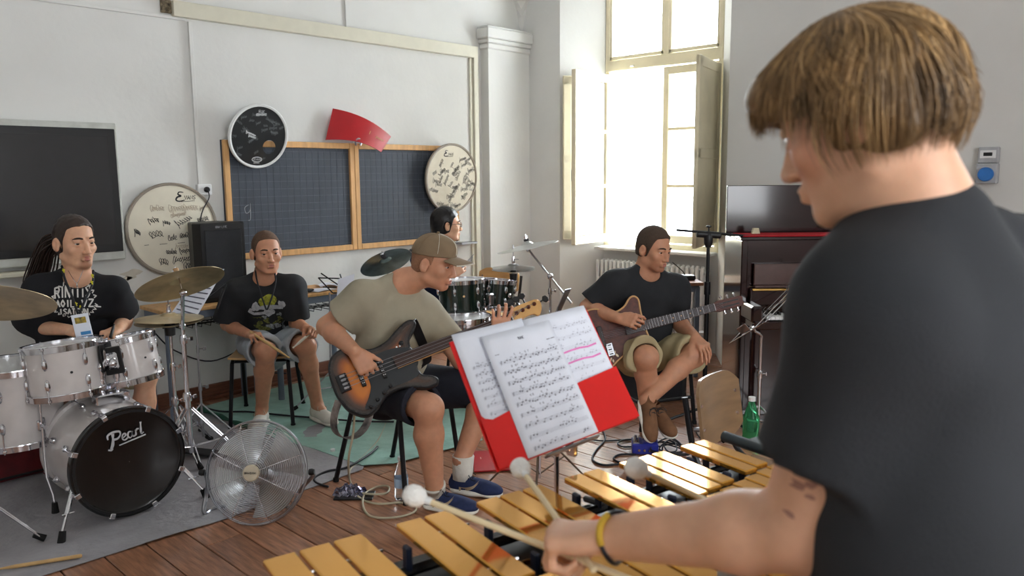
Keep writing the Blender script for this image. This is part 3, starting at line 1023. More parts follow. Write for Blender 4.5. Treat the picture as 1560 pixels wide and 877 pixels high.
# rack toms
t1, M1 = drum('tom_drum', 'larger white tom drum on the left above the white bass drum', 'drum', V(1.158, 4.01, 0.672), nrm(V(-0.03, 0.10, 1)), 0.156, 0.235, M_pearl, 6, M_film, ph=-1.30)
obj('vent', MB(M1).lathe([(0.006, 0), (0.006, 0.004)], 10, axis_frame((0.156 * math.cos(-1.7), 0.156 * math.sin(-1.7), 0.0), (math.cos(-1.7), math.sin(-1.7), 0))), M_inkk, t1)
t2, M2 = drum('tom_drum', 'smaller white tom drum on the right above the white bass drum', 'drum', V(1.440, 4.0, 0.672), nrm(V(-0.09, 0.16, 1)), 0.136, 0.215, M_pearl, 6, M_film, ph=-1.05)
obj('vent', MB(M2).lathe([(0.005, 0), (0.005, 0.004)], 10, axis_frame((0.136 * math.cos(-1.35), 0.136 * math.sin(-1.35), 0.0), (math.cos(-1.35), math.sin(-1.35), 0))), M_inkk, t2)
def mount(t, M, r, a, post, dz):
    """suspension bracket between the tom and its holder post"""
    b = MB(M)
    ca, sa = math.cos(a), math.sin(a)
    R3 = np.array([[ca, -sa, 0], [sa, ca, 0], [0, 0, 1]])
    b.box(((r + 0.016) * ca, (r + 0.016) * sa, dz), (0.008, 0.09, 0.13), rot=R3, bev=0.02)
    o = obj('mount_plate', b, M_black, t)
    b = MB(M)
    b.box(((r + 0.026) * ca, (r + 0.026) * sa, dz), (0.016, 0.055, 0.08), rot=R3, bev=0.008)
    obj('bracket', b, M_chrome, o)
    c = (M @ np.array([(r + 0.03) * ca, (r + 0.03) * sa, dz - 0.01, 1]))[:3]
    b = MB().tube(bez([c, (c + post) / 2 + V(0, -0.01, 0.01), post], 4), 0.011, 10)
    b.ball(c, 0.024, 12, 8)
    obj('mount_arm', b, M_chrome, t)
mount(t1, M1, 0.156, -0.62, V(1.276, 3.895, 0.68), 0.03)
mount(t2, M2, 0.136, -2.35, V(1.345, 3.895, 0.72), 0.02)

ft, Mf = drum('floor_tom', 'white floor tom standing at the left end of the white drum kit', 'drum', V(0.995, 4.255, 0.502), (0, 0, 1), 0.205, 0.36, M_pearl, 8, M_film, ph=0.3)
for a in (-1.35, 0.75, 2.85):
    ca, sa = math.cos(a), math.sin(a)
    c = V(0.995, 4.255, 0)
    p = [c + V(0.228 * ca, 0.228 * sa, 0.55), c + V(0.228 * ca, 0.228 * sa, 0.17), c + V(0.27 * ca, 0.27 * sa, 0.09), c + V(0.275 * ca, 0.275 * sa, 0.02)]
    b = MB().tube(p, 0.006, 8)
    b.box(c + V(0.218 * ca, 0.218 * sa, 0.42), (0.03, 0.03, 0.05), bev=0.006)
    b.rod(c + V(0.235 * ca, 0.235 * sa, 0.42), c + V(0.265 * ca, 0.265 * sa, 0.42), 0.01, 8)
    o = obj('leg', b, M_chrome, ft)
    obj('rubber_foot', MB().rod(p[-1] + V(0, 0, 0.035), p[-1] + V(0, 0, -0.018), 0.012, 10, 0.017), M_rubber, o)

# red bag behind the floor tom
t = thing('drum_bag', 'dark red bag with black piping on the mat behind the white floor tom', 'bag', (1.0, 4.66, 0))
b = MB().box((0.98, 4.66, 0.135), (0.46, 0.16, 0.26), bev=0.03)
obj('body', b, M_red_dk, t)
b = MB()
for y in (4.583, 4.737):
    b.tube([(0.77, y, 0.03), (1.19, y, 0.03), (1.19, y, 0.24), (0.77, y, 0.24)], 0.008, 6, closed=True)
obj('piping', b, M_black, t)
b = MB()
for k in range(4):
    b.box((0.95, 4.579, 0.215 - 0.012 * k), (0.06 - 0.012 * (k % 2), 0.002, 0.005))
obj('label_print', b, mat('grey_print', srgb(150, 110, 110), 0.6), t, smooth=0, kind='stuff')

# ------------------------------------------------------------------ cymbals and stands
def cymbal(name, label, c, n, r, m, bell=0.05, group=None, parts=None):
    M = axis_frame(c, n)
    t = thing(name, label, 'cymbal', c, group)
    h = r * 0.09
    pr = [(0.006, h + 0.022), (bell * 0.6, h + 0.018), (bell, h + 0.001), (r * 0.6, h * 0.55), (r, 0.0), (r, -0.0015), (r * 0.6, h * 0.55 - 0.002), (bell, h - 0.002), (bell * 0.55, h + 0.014), (0.006, h + 0.018)]
    obj('bronze_disc', MB(M).lathe(pr + [pr[0]], 64, cap=False), m, t, smooth=25)
    f = MB(M).lathe([(0.02, h + 0.024), (0.02, h + 0.04)], 14)
    obj('felt', f, mat('felt', srgb(60, 60, 62), 0.95) if 'felt' not in bpy.data.materials else bpy.data.materials['felt'], t)
    w = MB(M)
    w.rod((0, 0, h - 0.06), (0, 0, h + 0.075), 0.004, 8)
    w.lathe([(0.009, h + 0.04), (0.009, h + 0.055)], 10)
    w.box((0, 0, h + 0.055), (0.045, 0.006, 0.014), bev=0.003)
    obj('wing_nut', w, M_chrome, t)
    return t, M

def tripod_legs(t, top, ang0, R, z_hub, z_foot, r=0.006, double=True, m=None, foot=True):
    m = m or M_chrome
    for k in range(3):
        a = ang0 + 2 * PI * k / 3
        d = V(math.cos(a), math.sin(a), 0)
        s = V(-d[1], d[0], 0)
        f = V(top[0], top[1], 0) + d * R + V(0, 0, z_foot)
        b = MB()
        h1 = V(top[0], top[1], z_hub)
        if double:
            for q in (-1, 1):
                b.tube([h1 + s * 0.013 * q + d * 0.02, h1 + (f - h1) * 0.5 + s * 0.013 * q + d * 0.02, f + s * 0.008 * q], r * 0.75, 6)
            mid = h1 + (f - h1) * 0.5
            for q in (-1, 1):
                b.tube([V(top[0], top[1], z_hub * 0.42) + s * 0.008 * q, mid + s * 0.01 * q], r * 0.6, 6)
        else:
            b.rod(h1, f, r, 8)
            b.rod(V(top[0], top[1], z_hub * 0.55), h1 + (f - h1) * 0.5, r * 0.8, 6)
        o = obj('leg', b, m, t)
        if foot:
            g = MB().rod(f - d * 0.03 + V(0, 0, 0.02), f + d * 0.01 - V(0, 0, max(0, z_foot - 0.014)), 0.012, 8, 0.016)
            obj('rubber_foot', g, M_rubber, o)

def pole(t, a, b, joints=(0.4, 0.75), r=0.013, m=None):
    m = m or M_chrome
    a, b = np.asarray(a, float), np.asarray(b, float)
    p = MB()
    prev = a
    rr = r
    for j in list(joints) + [1.0]:
        q = a + (b - a) * j
        p.rod(prev, q, rr, 12)
        if j < 1.0:
            p.lathe([(rr * 1.5, -0.025), (rr * 1.6, 0.0), (rr * 1.3, 0.02)], 12, axis_frame(q, b - a))
            p.rod(q, q + R0 * 0.035, 0.004, 6)
            p.box(q + R0 * 0.04, (0.02, 0.008, 0.022), bev=0.003)
        prev = q
        rr *= 0.82
    obj('pole', p, m, t)

# crash over the fan
cc = at(275, 433, 3.93)
nn = nrm(-0.36 * R0 + 0.30 * F0 + 0.88 * ZA)
cymbal('crash_cymbal', 'bronze crash cymbal with a blue felt tilted high beside the smaller white tom', cc, nn, 0.215, M_bronze)
bpy.data.objects.remove([o for o in bpy.data.objects if o.name.startswith('felt')][-1])
crash = [o for o in bpy.data.objects if o.name == 'crash_cymbal'][0]
Mc = axis_frame(cc, nn)
obj('felt', MB(Mc).lathe([(0.022, 0.042), (0.024, 0.055), (0.022, 0.062)], 16), mat('blue_felt', srgb(40, 130, 190), 0.9), crash, label='blue felt washer')
obj('felt_cap', MB(Mc).lathe([(0.014, 0.062), (0.014, 0.085)], 12), mat('tan_felt', srgb(190, 150, 110), 0.9), crash)
base = at(292, 700, 4.17)
t = thing('cymbal_stand', 'chrome cymbal stand with braced legs carrying the tilted bronze crash', 'stand', (base[0], base[1], 0))
top = cc - nn * 0.035
pole(t, (base[0], base[1], 0.12), (base[0], base[1], 0.80), (0.45, 0.9), 0.0145)
b = MB().rod((base[0], base[1], 0.78), top, 0.009, 10)
b.ball((base[0], base[1], 0.80), 0.018, 10, 8)
b.ball(top - (nn * 0.01), 0.02, 10, 8)
obj('tilter_arm', b, M_chrome, t)
tripod_legs(t, base, -0.7, 0.32, 0.36, 0.02)

# hi-hat
hb = at(258, 487, 4.32)
hx, hy, hz = hb
t = thing('hi_hat_stand', 'chrome hi-hat stand behind the tilted crash cymbal', 'stand', (hx, hy, 0))
pole(t, (hx, hy, 0.08), (hx, hy, hz - 0.07), (0.4, 0.7), 0.013)
obj('pull_rod', MB().rod((hx, hy, hz - 0.08), (hx, hy, hz + 0.11), 0.0035, 8), M_chrome, t)
obj('cup_seat', MB().lathe([(0.012, -0.09), (0.026, -0.085), (0.03, -0.03), (0.02, -0.015)], 16, axis_frame((hx, hy, hz), (0, 0, 1), (1, 0, 0))), M_black, t)
tripod_legs(t, (hx, hy), 0.5, 0.28, 0.30, 0.02)
pd = MB().box((hx + 0.1, hy - 0.1, 0.03), (0.09, 0.27, 0.012), rot=rotz(0.75) @ np.array(Matrix.Rotation(0.12, 4, 'X')), bev=0.004)
obj('foot_pedal', pd, M_black, t)
for s, lab in ((1, 'upper bronze hi-hat cymbal of the pair below the tilted crash'), (-1, 'lower bronze hi-hat cymbal of the pair below the tilted crash')):
    c = V(hx, hy, hz + 0.008 * s)
    M = axis_frame(c, nrm(V(0.02, 0.0, s)))
    h = 0.018
    pr = [(0.005, h + 0.014), (0.03, h + 0.012), (0.048, h), (0.11, h * 0.5), (0.178, 0), (0.178, -0.001), (0.11, h * 0.5 - 0.0015), (0.048, h - 0.002), (0.03, h + 0.01), (0.005, h + 0.012)]
    o = obj('hi_hat_cymbal', MB(M).lathe(pr + [pr[0]], 56, cap=False), M_bronze, None, smooth=25)
    tag(o, lab, 'cymbal')
obj('clutch', MB().lathe([(0.012, 0.03), (0.014, 0.05), (0.008, 0.07), (0.012, 0.085)], 12, axis_frame((hx, hy, hz), (0, 0, 1), (1, 0, 0))), M_chrome, t)

# ride at the left edge
rc = at(-22, 462, 3.15)
rn = nrm(0.30 * R0 - 0.36 * F0 + 0.9 * ZA)
rn = nrm(-0.10 * R0 + 0.42 * F0 + 0.9 * ZA)
cymbal('ride_cymbal', 'large bronze ride cymbal cut by the left edge of the picture', rc, rn, 0.25, M_bronze)
rb = V(0.62, 3.78, 0)
t = thing('cymbal_stand', 'chrome cymbal stand at the left edge under the large ride', 'stand', rb)
pole(t, rb + V(0, 0, 0.1), rb + V(0, 0, 0.8), (0.5, 0.9), 0.0145)
obj('tilter_arm', MB().rod(rb + V(0, 0, 0.78), rc - rn * 0.03, 0.009, 10), M_chrome, t)
ang = math.atan2(3.707 - 3.78, 0.922 - 0.62)
tripod_legs(t, rb, ang, 0.31, 0.34, 0.02)

# ------------------------------------------------------------------ floor coverings
def floor_sheet(name, poly, z, m, label, cat, amp, seed, th=0.003, n=70, fr=6.0):
    poly = np.asarray(poly, float)
    lo, hi = poly.min(0), poly.max(0)
    rg = random.Random(seed)
    waves = [(rg.uniform(-1, 1) * fr, rg.uniform(-1, 1) * fr, rg.random() * 6) for _ in range(6)]
    xs, ys = np.linspace(lo[0], hi[0], n), np.linspace(lo[1], hi[1], n)
    def inside(x, y):
        c = False
        for i in range(len(poly)):
            (x1, y1), (x2, y2) = poly[i - 1], poly[i]
            if (y1 > y) != (y2 > y) and x < (x2 - x1) * (y - y1) / (y2 - y1) + x1:
                c = not c
        return c
    import bmesh
    bm = bmesh.new()
    vs = [bm.verts.new((p[0], p[1], z)) for p in poly]
    bm.faces.new(vs)
    step = 0.07
    for ax in (0, 1):
        q = lo[ax] + step * 0.5
        while q < hi[ax]:
            co = [0, 0, 0]; co[ax] = q
            no = [0, 0, 0]; no[ax] = 1
            bmesh.ops.bisect_plane(bm, geom=bm.verts[:] + bm.edges[:] + bm.faces[:], plane_co=co, plane_no=no)
            q += step
    for v in bm.verts:
        s = sum(math.sin(a * v.co.x + b * v.co.y + c) for a, b, c in waves) / 6
        v.co.z = z + amp * abs(s) ** 1.5 + th
    r = bmesh.ops.extrude_face_region(bm, geom=bm.faces[:])
    for v in [g for g in r['geom'] if isinstance(g, bmesh.types.BMVert)]:
        v.co.z = max(0.001, v.co.z - th)
    bmesh.ops.recalc_face_normals(bm, faces=bm.faces[:])
    me = bpy.data.meshes.new(name)
    bm.to_mesh(me)
    bm.free()
    me.materials.append(m)
    me.polygons.foreach_set('use_smooth', np.ones(len(me.polygons), bool))
    me.set_sharp_from_angle(angle=0.7)
    o = bpy.data.objects.new(name, me)
    COL.objects.link(o)
    return tag(o, label, cat)
fp = lambda *q: on_floor(*q)[:2]
M_felt = mat('grey_felt_mat', srgb(156, 154, 158), 0.62, var=0.12, scale=3, bump=0.7, bscale=28, coat=0.15)
M_tarp = mat('green_tarpaulin', srgb(146, 186, 174), 0.38, var=0.12, scale=5, bump=0.6, bscale=18)
floor_sheet('floor_mat', [fp(-180, 940), fp(60, 880), fp(160, 848), fp(257, 819), fp(357, 787), fp(470, 745), fp(552, 716), (2.75, 3.75), (2.45, 5.1), (0.1, 5.1), (0.0, 3.4)], 0.002, M_felt, 'grey felt mat spread under the white drum kit and the fan', 'mat', 0.010, 3, fr=10.0)
floor_sheet('green_tarpaulin', [fp(305, 622), fp(345, 640), fp(420, 668), fp(480, 686), fp(552, 711), fp(600, 708), fp(650, 695), fp(735, 672), (3.7, 4.0), (3.9, 4.95), fp(500, 575), fp(420, 592)], 0.006, M_tarp, 'crinkled green tarpaulin under the teenager and the bassist', 'mat', 0.010, 8)
b = MB().tube(bez([on_floor(303, 622, .02), on_floor(330, 632, .02), on_floor(360, 644, .02), on_floor(395, 656, .016)], 5), [0.014 + 0.006 * math.sin(i * 1.3) for i in range(16)], 8)
tag(obj('tarpaulin_fold', b, mat('deep_green_fabric', srgb(36, 92, 72), 0.6, var=0.2, scale=30)), 'rolled dark green edge of tarpaulin in front of the teenager', 'fold')

# ------------------------------------------------------------------ fan
fcn = at(391, 719, 3.60)
fn = nrm(-F0 * 0.93 + ZA * 0.30 - R0 * 0.06)
Mf = axis_frame(fcn, fn, R0)
t = thing('floor_fan', 'round chrome wire floor fan tilted up in front of the bass drum', 'fan', (fcn[0], fcn[1], 0))
RF = 0.232
g = MB(Mf)
for k in range(23):
    r = 0.045 + (RF - 0.045) * k / 22
    z = 0.055 * math.sqrt(max(0, 1 - (r / RF) ** 2.6)) + 0.012
    g.tube([(r * math.cos(2 * PI * i / 48), r * math.sin(2 * PI * i / 48), z) for i in range(48)], 0.0014, 4, closed=True)
obj('front_rings', g, M_chrome, t, kind='stuff')
g = MB(Mf)
for k in range(12):
    r = 0.06 + (RF - 0.06) * k / 11
    z = -0.075 * math.sqrt(max(0, 1 - (r / RF) ** 3)) - 0.012
    g.tube([(r * math.cos(2 * PI * i / 40), r * math.sin(2 * PI * i / 40), z) for i in range(40)], 0.0012, 4, closed=True)
obj('rear_rings', g, M_chrome, t, kind='stuff')
for k in range(8):
    a = 2 * PI * k / 8 + 0.35
    pts = []
    for i in range(9):
        r = 0.04 + (RF - 0.04) * i / 8
        pts.append((r * math.cos(a), r * math.sin(a), 0.055 * math.sqrt(max(0, 1 - (r / RF) ** 2.6)) + 0.010))
    obj('guard_spoke', MB(Mf).tube(pts, 0.0022, 6), M_chrome, t)
rim = MB(Mf).tube([(RF * math.cos(2 * PI * i / 64), RF * math.sin(2 * PI * i / 64), 0) for i in range(64)], 0.006, 8, closed=True)
obj('rim', rim, M_steel, t)
b = MB(Mf).lathe([(0.001, 0.076), (0.034, 0.075), (0.038, 0.07), (0.038, 0.06)], 28, cap=False)
o = obj('badge', b, mat('beige_badge', srgb(214, 202, 178), 0.4), t)
S = MB()
Mb = Mf.copy(); Mb[:3, 3] = (Mf @ np.array([0, 0, 0.0765, 1]))[:3]
letters(S, 'BRANDSON', 0.008, 0.002, Mb, -0.026, -0.004, asp=0.66)
obj('badge_print', S, M_inkk, o, smooth=0, kind='stuff')
M_alu = mat('aluminium_blade', srgb(186, 188, 190), 0.32, 0.9, var=0.04)
for k in range(4):
    a0 = 2 * PI * k / 4 + 0.5
    def blade(u, v, a0=a0):
        r = 0.04 + 0.165 * u
        a = a0 + (v - 0.5) * (0.9 + 0.35 * u)
        return (r * math.cos(a), r * math.sin(a), -0.02 + (v - 0.5) * 0.045)
    obj('blade', MB(Mf).sheet(blade, 8, 8, 0.0015), M_alu, t)
b = MB(Mf).lathe([(0.045, 0.01), (0.045, -0.03), (0.062, -0.04), (0.062, -0.10), (0.05, -0.115)], 28)
obj('motor', b, M_steel, t)
# U bracket with foot bars
b = MB()
L_, R_ = (Mf @ np.array([-RF - 0.012, 0, 0, 1]))[:3], (Mf @ np.array([RF + 0.012, 0, 0, 1]))[:3]
Lf = V(L_[0], L_[1], 0) + R0 * -0.02
Rf = V(R_[0], R_[1], 0) + R0 * 0.02
b.tube(bez([L_, L_ + F0 * 0.03 - ZA * 0.06, Lf + F0 * 0.05 + ZA * 0.09, Lf + F0 * 0.02 + ZA * 0.012, Lf + F0 * 0.10 + R0 * 0.05 + ZA * 0.012, Rf + F0 * 0.14 - R0 * 0.20 + ZA * 0.012, Rf + F0 * 0.10 - R0 * 0.14 + ZA * 0.012, Rf + F0 * 0.12 - R0 * 0.10 + ZA * 0.09, R_ + F0 * 0.06 - ZA * 0.04, R_], 5), 0.010, 10)
obj('bracket', b, M_steel, t)
for p, s in ((L_, -1), (R_, 1)):
    k = MB().lathe([(0.014, 0), (0.016, 0.012), (0.012, 0.024)], 12, axis_frame(p, R0 * s))
    obj('knob', k, M_black, t)

# drumstick lying on the mat
def stick(name, label, a, b, m, r=0.0075, cat='drumstick', group=None):
    a, b = np.asarray(a, float), np.asarray(b, float)
    d = b - a
    o = obj(name, MB().tube([a, a + d * 0.02, a + d * 0.75, a + d * 0.93, a + d * 0.945, a + d * 0.97, b - d * 0.005, b], [r * 0.7, r, r, r * 0.45, r * 0.45, r * 0.68, r * 0.6, r * 0.2], 10), m, None, smooth=180)
    return tag(o, label, cat, group)
M_stick = mat('hickory', srgb(206, 168, 112), 0.45, var=0.08)
stick('drumstick', 'wooden drumstick lying on the grey mat at the lower left corner', on_floor(125, 846, 0.016), on_floor(-12, 868, 0.016), M_stick, 0.008)

# ------------------------------------------------------------------ second, dark green drum kit by the pilaster
g1 = at(703, 452, 5.55)
tA, MA = drum('tom_drum', 'dark green tom drum nearest the bassist, beside his cap brim', 'drum', g1, nrm(V(0.0, 0.05, 1)), 0.158, 0.235, M_green, 6, M_film, ph=0.55)
obj('badge', MB(MA).lathe([(0.008, 0), (0.008, 0.003)], 12, axis_frame((0.158 * math.cos(-2.2), 0.158 * math.sin(-2.2), 0.02), (math.cos(-2.2), math.sin(-2.2), 0))), M_oak, tA)
g2 = at(758, 448, 5.75)
tB, MB2 = drum('tom_drum', 'dark green tom drum on the right under the pale hi-hat', 'drum', g2, nrm(V(0.12, -0.02, 1)), 0.118, 0.20, M_green, 6, M_film, ph=0.2)
gb = V(3.0, 4.55, 0)
gc = at(768, 545, 5.75)
gaxis = nrm(-R0 * 0.75 + F0 * 0.66)
tG, MG = bass_drum('bass_drum', 'dark green bass drum half hidden behind the bass neck and the red folder', V(gc[0], gc[1], 0.272) - gaxis * 0.2, gaxis, 0.262, 0.40, M_green, M_film, M_green, 8)
b = MB()
for k, g in enumerate((g1, g2)):
    p = V(gc[0], gc[1], 0.55) + R0 * (0.03 if k else -0.05)
    tgt = (g1 + R0 * 0.2 - ZA * 0.02) if k == 0 else (g2 - R0 * 0.17 + ZA * 0.0)
    b = MB().rod(p - ZA * 0.02, V(p[0], p[1], tgt[2]), 0.012, 10)
    b.ball(V(p[0], p[1], tgt[2]), 0.026, 10, 8)
    b.rod(V(p[0], p[1], tgt[2]), tgt, 0.012, 10)
    b.box(tgt, (0.05, 0.05, 0.09), bev=0.01)
    obj('holder_post', b, M_chrome, tG)
sn = at(706, 497, 5.35)
tS, MS = drum('snare_drum', 'chrome snare drum with white head below the dark green toms', 'drum', sn, (0, 0, 1), 0.178, 0.13, M_chrome, 8, M_film, ph=0.1)
t = thing('snare_stand', 'chrome tripod stand holding the snare drum of the green kit', 'stand', (sn[0], sn[1], 0))
pole(t, (sn[0], sn[1], 0.08), (sn[0], sn[1], sn[2] - 0.12), (0.6,), 0.012)
for k in range(3):
    a = 2 * PI * k / 3 + 0.4
    d = V(math.cos(a), math.sin(a), 0)
    obj('basket_arm', MB().tube([V(sn[0], sn[1], sn[2] - 0.12), V(sn[0], sn[1], sn[2] - 0.085) + d * 0.17, V(sn[0], sn[1], sn[2] - 0.05) + d * 0.2], 0.006, 6), M_chrome, t)
tripod_legs(t, sn, 0.2, 0.25, 0.28, 0.02)

ca = at(588, 399, 5.9)
na = nrm(-R0 * 0.25 - F0 * 0.36 + ZA * 0.9)
cymbal('ride_cymbal', 'dark weathered ride cymbal behind the bassist, under the blackboard', ca, na, 0.2, M_darkc)
cbz = V(ca[0], ca[1], 0) + F0 * 0.02
t = thing('cymbal_stand', 'chrome cymbal stand of the dark ride, behind the bassist', 'stand', cbz)
pole(t, cbz + V(0, 0, .1), ca - na * 0.03, (0.4, 0.7), 0.0125)
tripod_legs(t, cbz, 0.3, 0.28, 0.3, 0.02)
ch = at(804, 376, 5.95)
nh = nrm(-R0 * 0.20 + F0 * 0.02 + ZA * 0.97)
cymbal('crash_cymbal', 'pale thin crash cymbal tilted against the white pilaster', ch, nh, 0.235, M_silverc)
cb2 = V(*on_floor(838, 560)[:2], 0)
cb2 = V(*at(838, 470, 5.85)[:2], 0)
t = thing('cymbal_stand', 'chrome boom cymbal stand in front of the white niche corner', 'stand', cb2)
zt = at(838, 420, 5.85)[2]
pole(t, cb2 + V(0, 0, .1), V(cb2[0], cb2[1], zt), (0.45, 0.85), 0.013)
bt = V(cb2[0], cb2[1], zt)
e = ch - nh * 0.02
dr = nrm(e - bt)
b = MB().rod(bt - dr * 0.28, e, 0.008, 10)
b.ball(bt, 0.024, 12, 8)
b.ball(e, 0.02, 10, 8)
obj('boom', b, M_chrome, t)
tripod_legs(t, cb2, 0.9, 0.3, 0.34, 0.02)
hc = at(782, 409, 5.9)
t = thing('hi_hat_stand', 'chrome hi-hat stand with pale cymbals beside the chair back', 'stand', (hc[0], hc[1], 0))
pole(t, (hc[0], hc[1], .08), (hc[0], hc[1], hc[2] - 0.06), (0.4, 0.7), 0.0125)
obj('pull_rod', MB().rod((hc[0], hc[1], hc[2] - 0.07), (hc[0], hc[1], hc[2] + 0.18), 0.0035, 8), M_chrome, t)
k_ = MB().lathe([(0.011, 0.03), (0.013, 0.06), (0.008, 0.09)], 12, axis_frame(hc, (0, 0, 1), (1, 0, 0)))
k_.rod(hc + V(0, 0, 0.07), hc + V(0, 0, 0.07) + R0 * 0.04, 0.004, 6)
obj('clutch', k_, M_chrome, t)
obj('cup_seat', MB().lathe([(0.012, -0.09), (0.026, -0.085), (0.03, -0.03), (0.02, -0.015)], 16, axis_frame(hc, (0, 0, 1), (1, 0, 0))), M_black, t)
tripod_legs(t, hc, 1.0, 0.28, 0.3, 0.02)
for s, lab in ((1, 'upper pale hi-hat cymbal of the green kit'), (-1, 'lower pale hi-hat cymbal of the green kit')):
    M = axis_frame(hc + V(0, 0, 0.008 * s), (0.0, 0.0, s))
    h = 0.016
    pr = [(0.005, h + 0.014), (0.03, h + 0.012), (0.046, h), (0.11, h * 0.5), (0.16, 0), (0.16, -0.001), (0.11, h * 0.5 - 0.0015), (0.046, h - 0.002), (0.03, h + 0.01), (0.005, h + 0.012)]
    tag(obj('hi_hat_cymbal', MB(M).lathe(pr + [pr[0]], 48, cap=False), M_silverc, None, smooth=25), lab, 'cymbal')
# ------------------------------------------------------------------ chairs
def school_chair(name, label, o, face, zs=0.455, back=True, group=None, w=0.38, zb=(0.60, 0.82), plym=None):
    """tubular school chair: o floor point under the seat, face the way a sitter looks"""
    f = nrm(V(face[0], face[1], 0))
    r = V(f[1], -f[0], 0)
    M = frame(r, f, ZA, V(o[0], o[1], 0))
    plym = plym or M_ply
    t = thing(name, label, 'chair', (o[0], o[1], 0), group)
    h = w / 2
    obj('seat', MB(M).sheet(lambda u, v: ((u - .5) * w, (v - .5) * w, zs + 0.012 * (2 * v - 1) ** 2 * (0.3 if v > .5 else 1) - 0.008 * (1 - (2 * u - 1) ** 2)), 10, 10, 0.012), plym, t)
    for sx in (-1, 1):
        x = sx * (h - 0.02)
        obj('front_leg', MB(M).tube([(x, h - 0.06, zs - 0.02), (x, h - 0.02, zs - 0.035), (x * 1.12, h + 0.03, 0.012)], 0.0125, 10), M_blackm, t)
        pts = [(x * 1.12, -h - 0.07, 0.012), (x, -h + 0.06, zs - 0.04)]
        obj('rear_leg', MB(M).tube(pts, 0.0125, 10), M_blackm, t)
        obj('side_rail', MB(M).tube([(x, h - 0.04, zs - 0.022), (x, -h + 0.05, zs - 0.022)], 0.011, 8), M_blackm, t)
        if back:
            obj('back_post', MB(M).tube(bez([(x, -h + 0.08, zs - 0.03), (x * 1.02, -h - 0.02, zs + 0.0), (x * 1.06, -h - 0.085, zb[0] - 0.02), (x * 1.02, -h - 0.135, zb[1] - 0.06)], 5), 0.0115, 10), M_blackm, t)
        obj('glide', MB(M).lathe([(0.015, 0.0), (0.015, 0.02)], 10, axis_frame((x * 1.12, h + 0.03, 0), (0, 0, 1))).lathe([(0.015, 0.0), (0.015, 0.02)], 10, axis_frame((x * 1.12, -h - 0.07, 0), (0, 0, 1))), M_rubber, t, kind='stuff')
    obj('cross_rail', MB(M).rod((-h + 0.02, h - 0.06, zs - 0.03), (h - 0.02, h - 0.06, zs - 0.03), 0.010, 8).rod((-h + 0.02, -h + 0.07, zs - 0.03), (h - 0.02, -h + 0.07, zs - 0.03), 0.010, 8), M_blackm, t, kind='stuff')
    if back:
        def bk(u, v):
            x = (u - .5) * w * 1.02
            e = 1 - 0.35 * max(0, abs(2 * u - 1) - 0.55) ** 2 / 0.2
            z = (zb[0] + zb[1]) / 2 + (v - .5) * (zb[1] - zb[0]) * e
            return (x, -h - 0.055 - 0.03 * (z - zb[0]) / 0.2 - 0.03 * (1 - (2 * u - 1) ** 2) + 0.012, z)
        ob = obj('backrest', MB(M).sheet(bk, 18, 10, 0.011), plym, t)
        for sx in (-1, 1):
            for v in (0.3, 0.7):
                p = V(*bk(0.5 + sx * 0.42, v))
                obj('rivet', MB(M).lathe([(0.007, -0.009), (0.007, 0.009)], 10, axis_frame(p, (0, 1, 0))), M_chrome, ob)
    return t
M_plyd = mat('worn_plywood', srgb(128, 100, 72), 0.32, var=0.12, scale=5, stretch=(1, 1, 6), coat=0.3)
# empty chair
ec = at(1082, 622, 3.0)
wd = nrm(R0 * 0.22 + F0 * 0.26)
fc = V(wd[1], -wd[0], 0)
school_chair('school_chair', 'empty chair with a worn plywood back between vibraphone and guitarist', ec + fc * 0.27, fc, 0.45, zb=(0.545, 0.80), plym=M_plyd, w=0.33)
# the teenager's
kc = (on_floor(353, 631) + on_floor(417, 645) + on_floor(421, 613)) / 3
kf = nrm(-F0 * 0.95 + R0 * 0.12)
KC = V(2.50, 4.61, 0)
school_chair('school_chair', 'school chair under the teenager with drumsticks', KC, kf, 0.44)
# the bassist's
BC = (V(*on_floor(545, 742)) + V(*on_floor(635, 778)) + V(*on_floor(573, 705)) + V(*on_floor(693, 710))) / 4
bf = nrm(R0 * 0.80 - F0 * 0.6)
school_chair('school_chair', 'school chair with black legs under the bassist', BC, bf, 0.47, back=False, w=0.40)
# the guitarist's
GC = V(*at(985, 575, 5.05)[:2], 0)
GC = V(*(R0 * 0.88 + F0 * 4.92)[:2], 0)
gf = nrm(-F0 * 0.9 + R0 * 0.35)
gch = school_chair('school_chair', 'school chair under the guitarist', GC, gf, 0.50, w=0.38, zb=(0.64, 0.84))
Mg = frame(V(gf[1], -gf[0], 0), gf, ZA, GC)
obj('foot_bar', MB(Mg).rod((-0.19, 0.2, 0.17), (0.19, 0.2, 0.17), 0.011, 8).rod((0.19, 0.2, 0.17), (0.19, -0.22, 0.17), 0.011, 8), M_blackm, gch)
# second drummer's chair
dc = V(*(at(734, 470, 6.3))[:2], 0)
school_chair('school_chair', 'school chair with a light plywood back behind the green toms', dc, nrm(-F0 * 0.8 - R0 * 0.5), 0.44, zb=(0.60, 0.80))

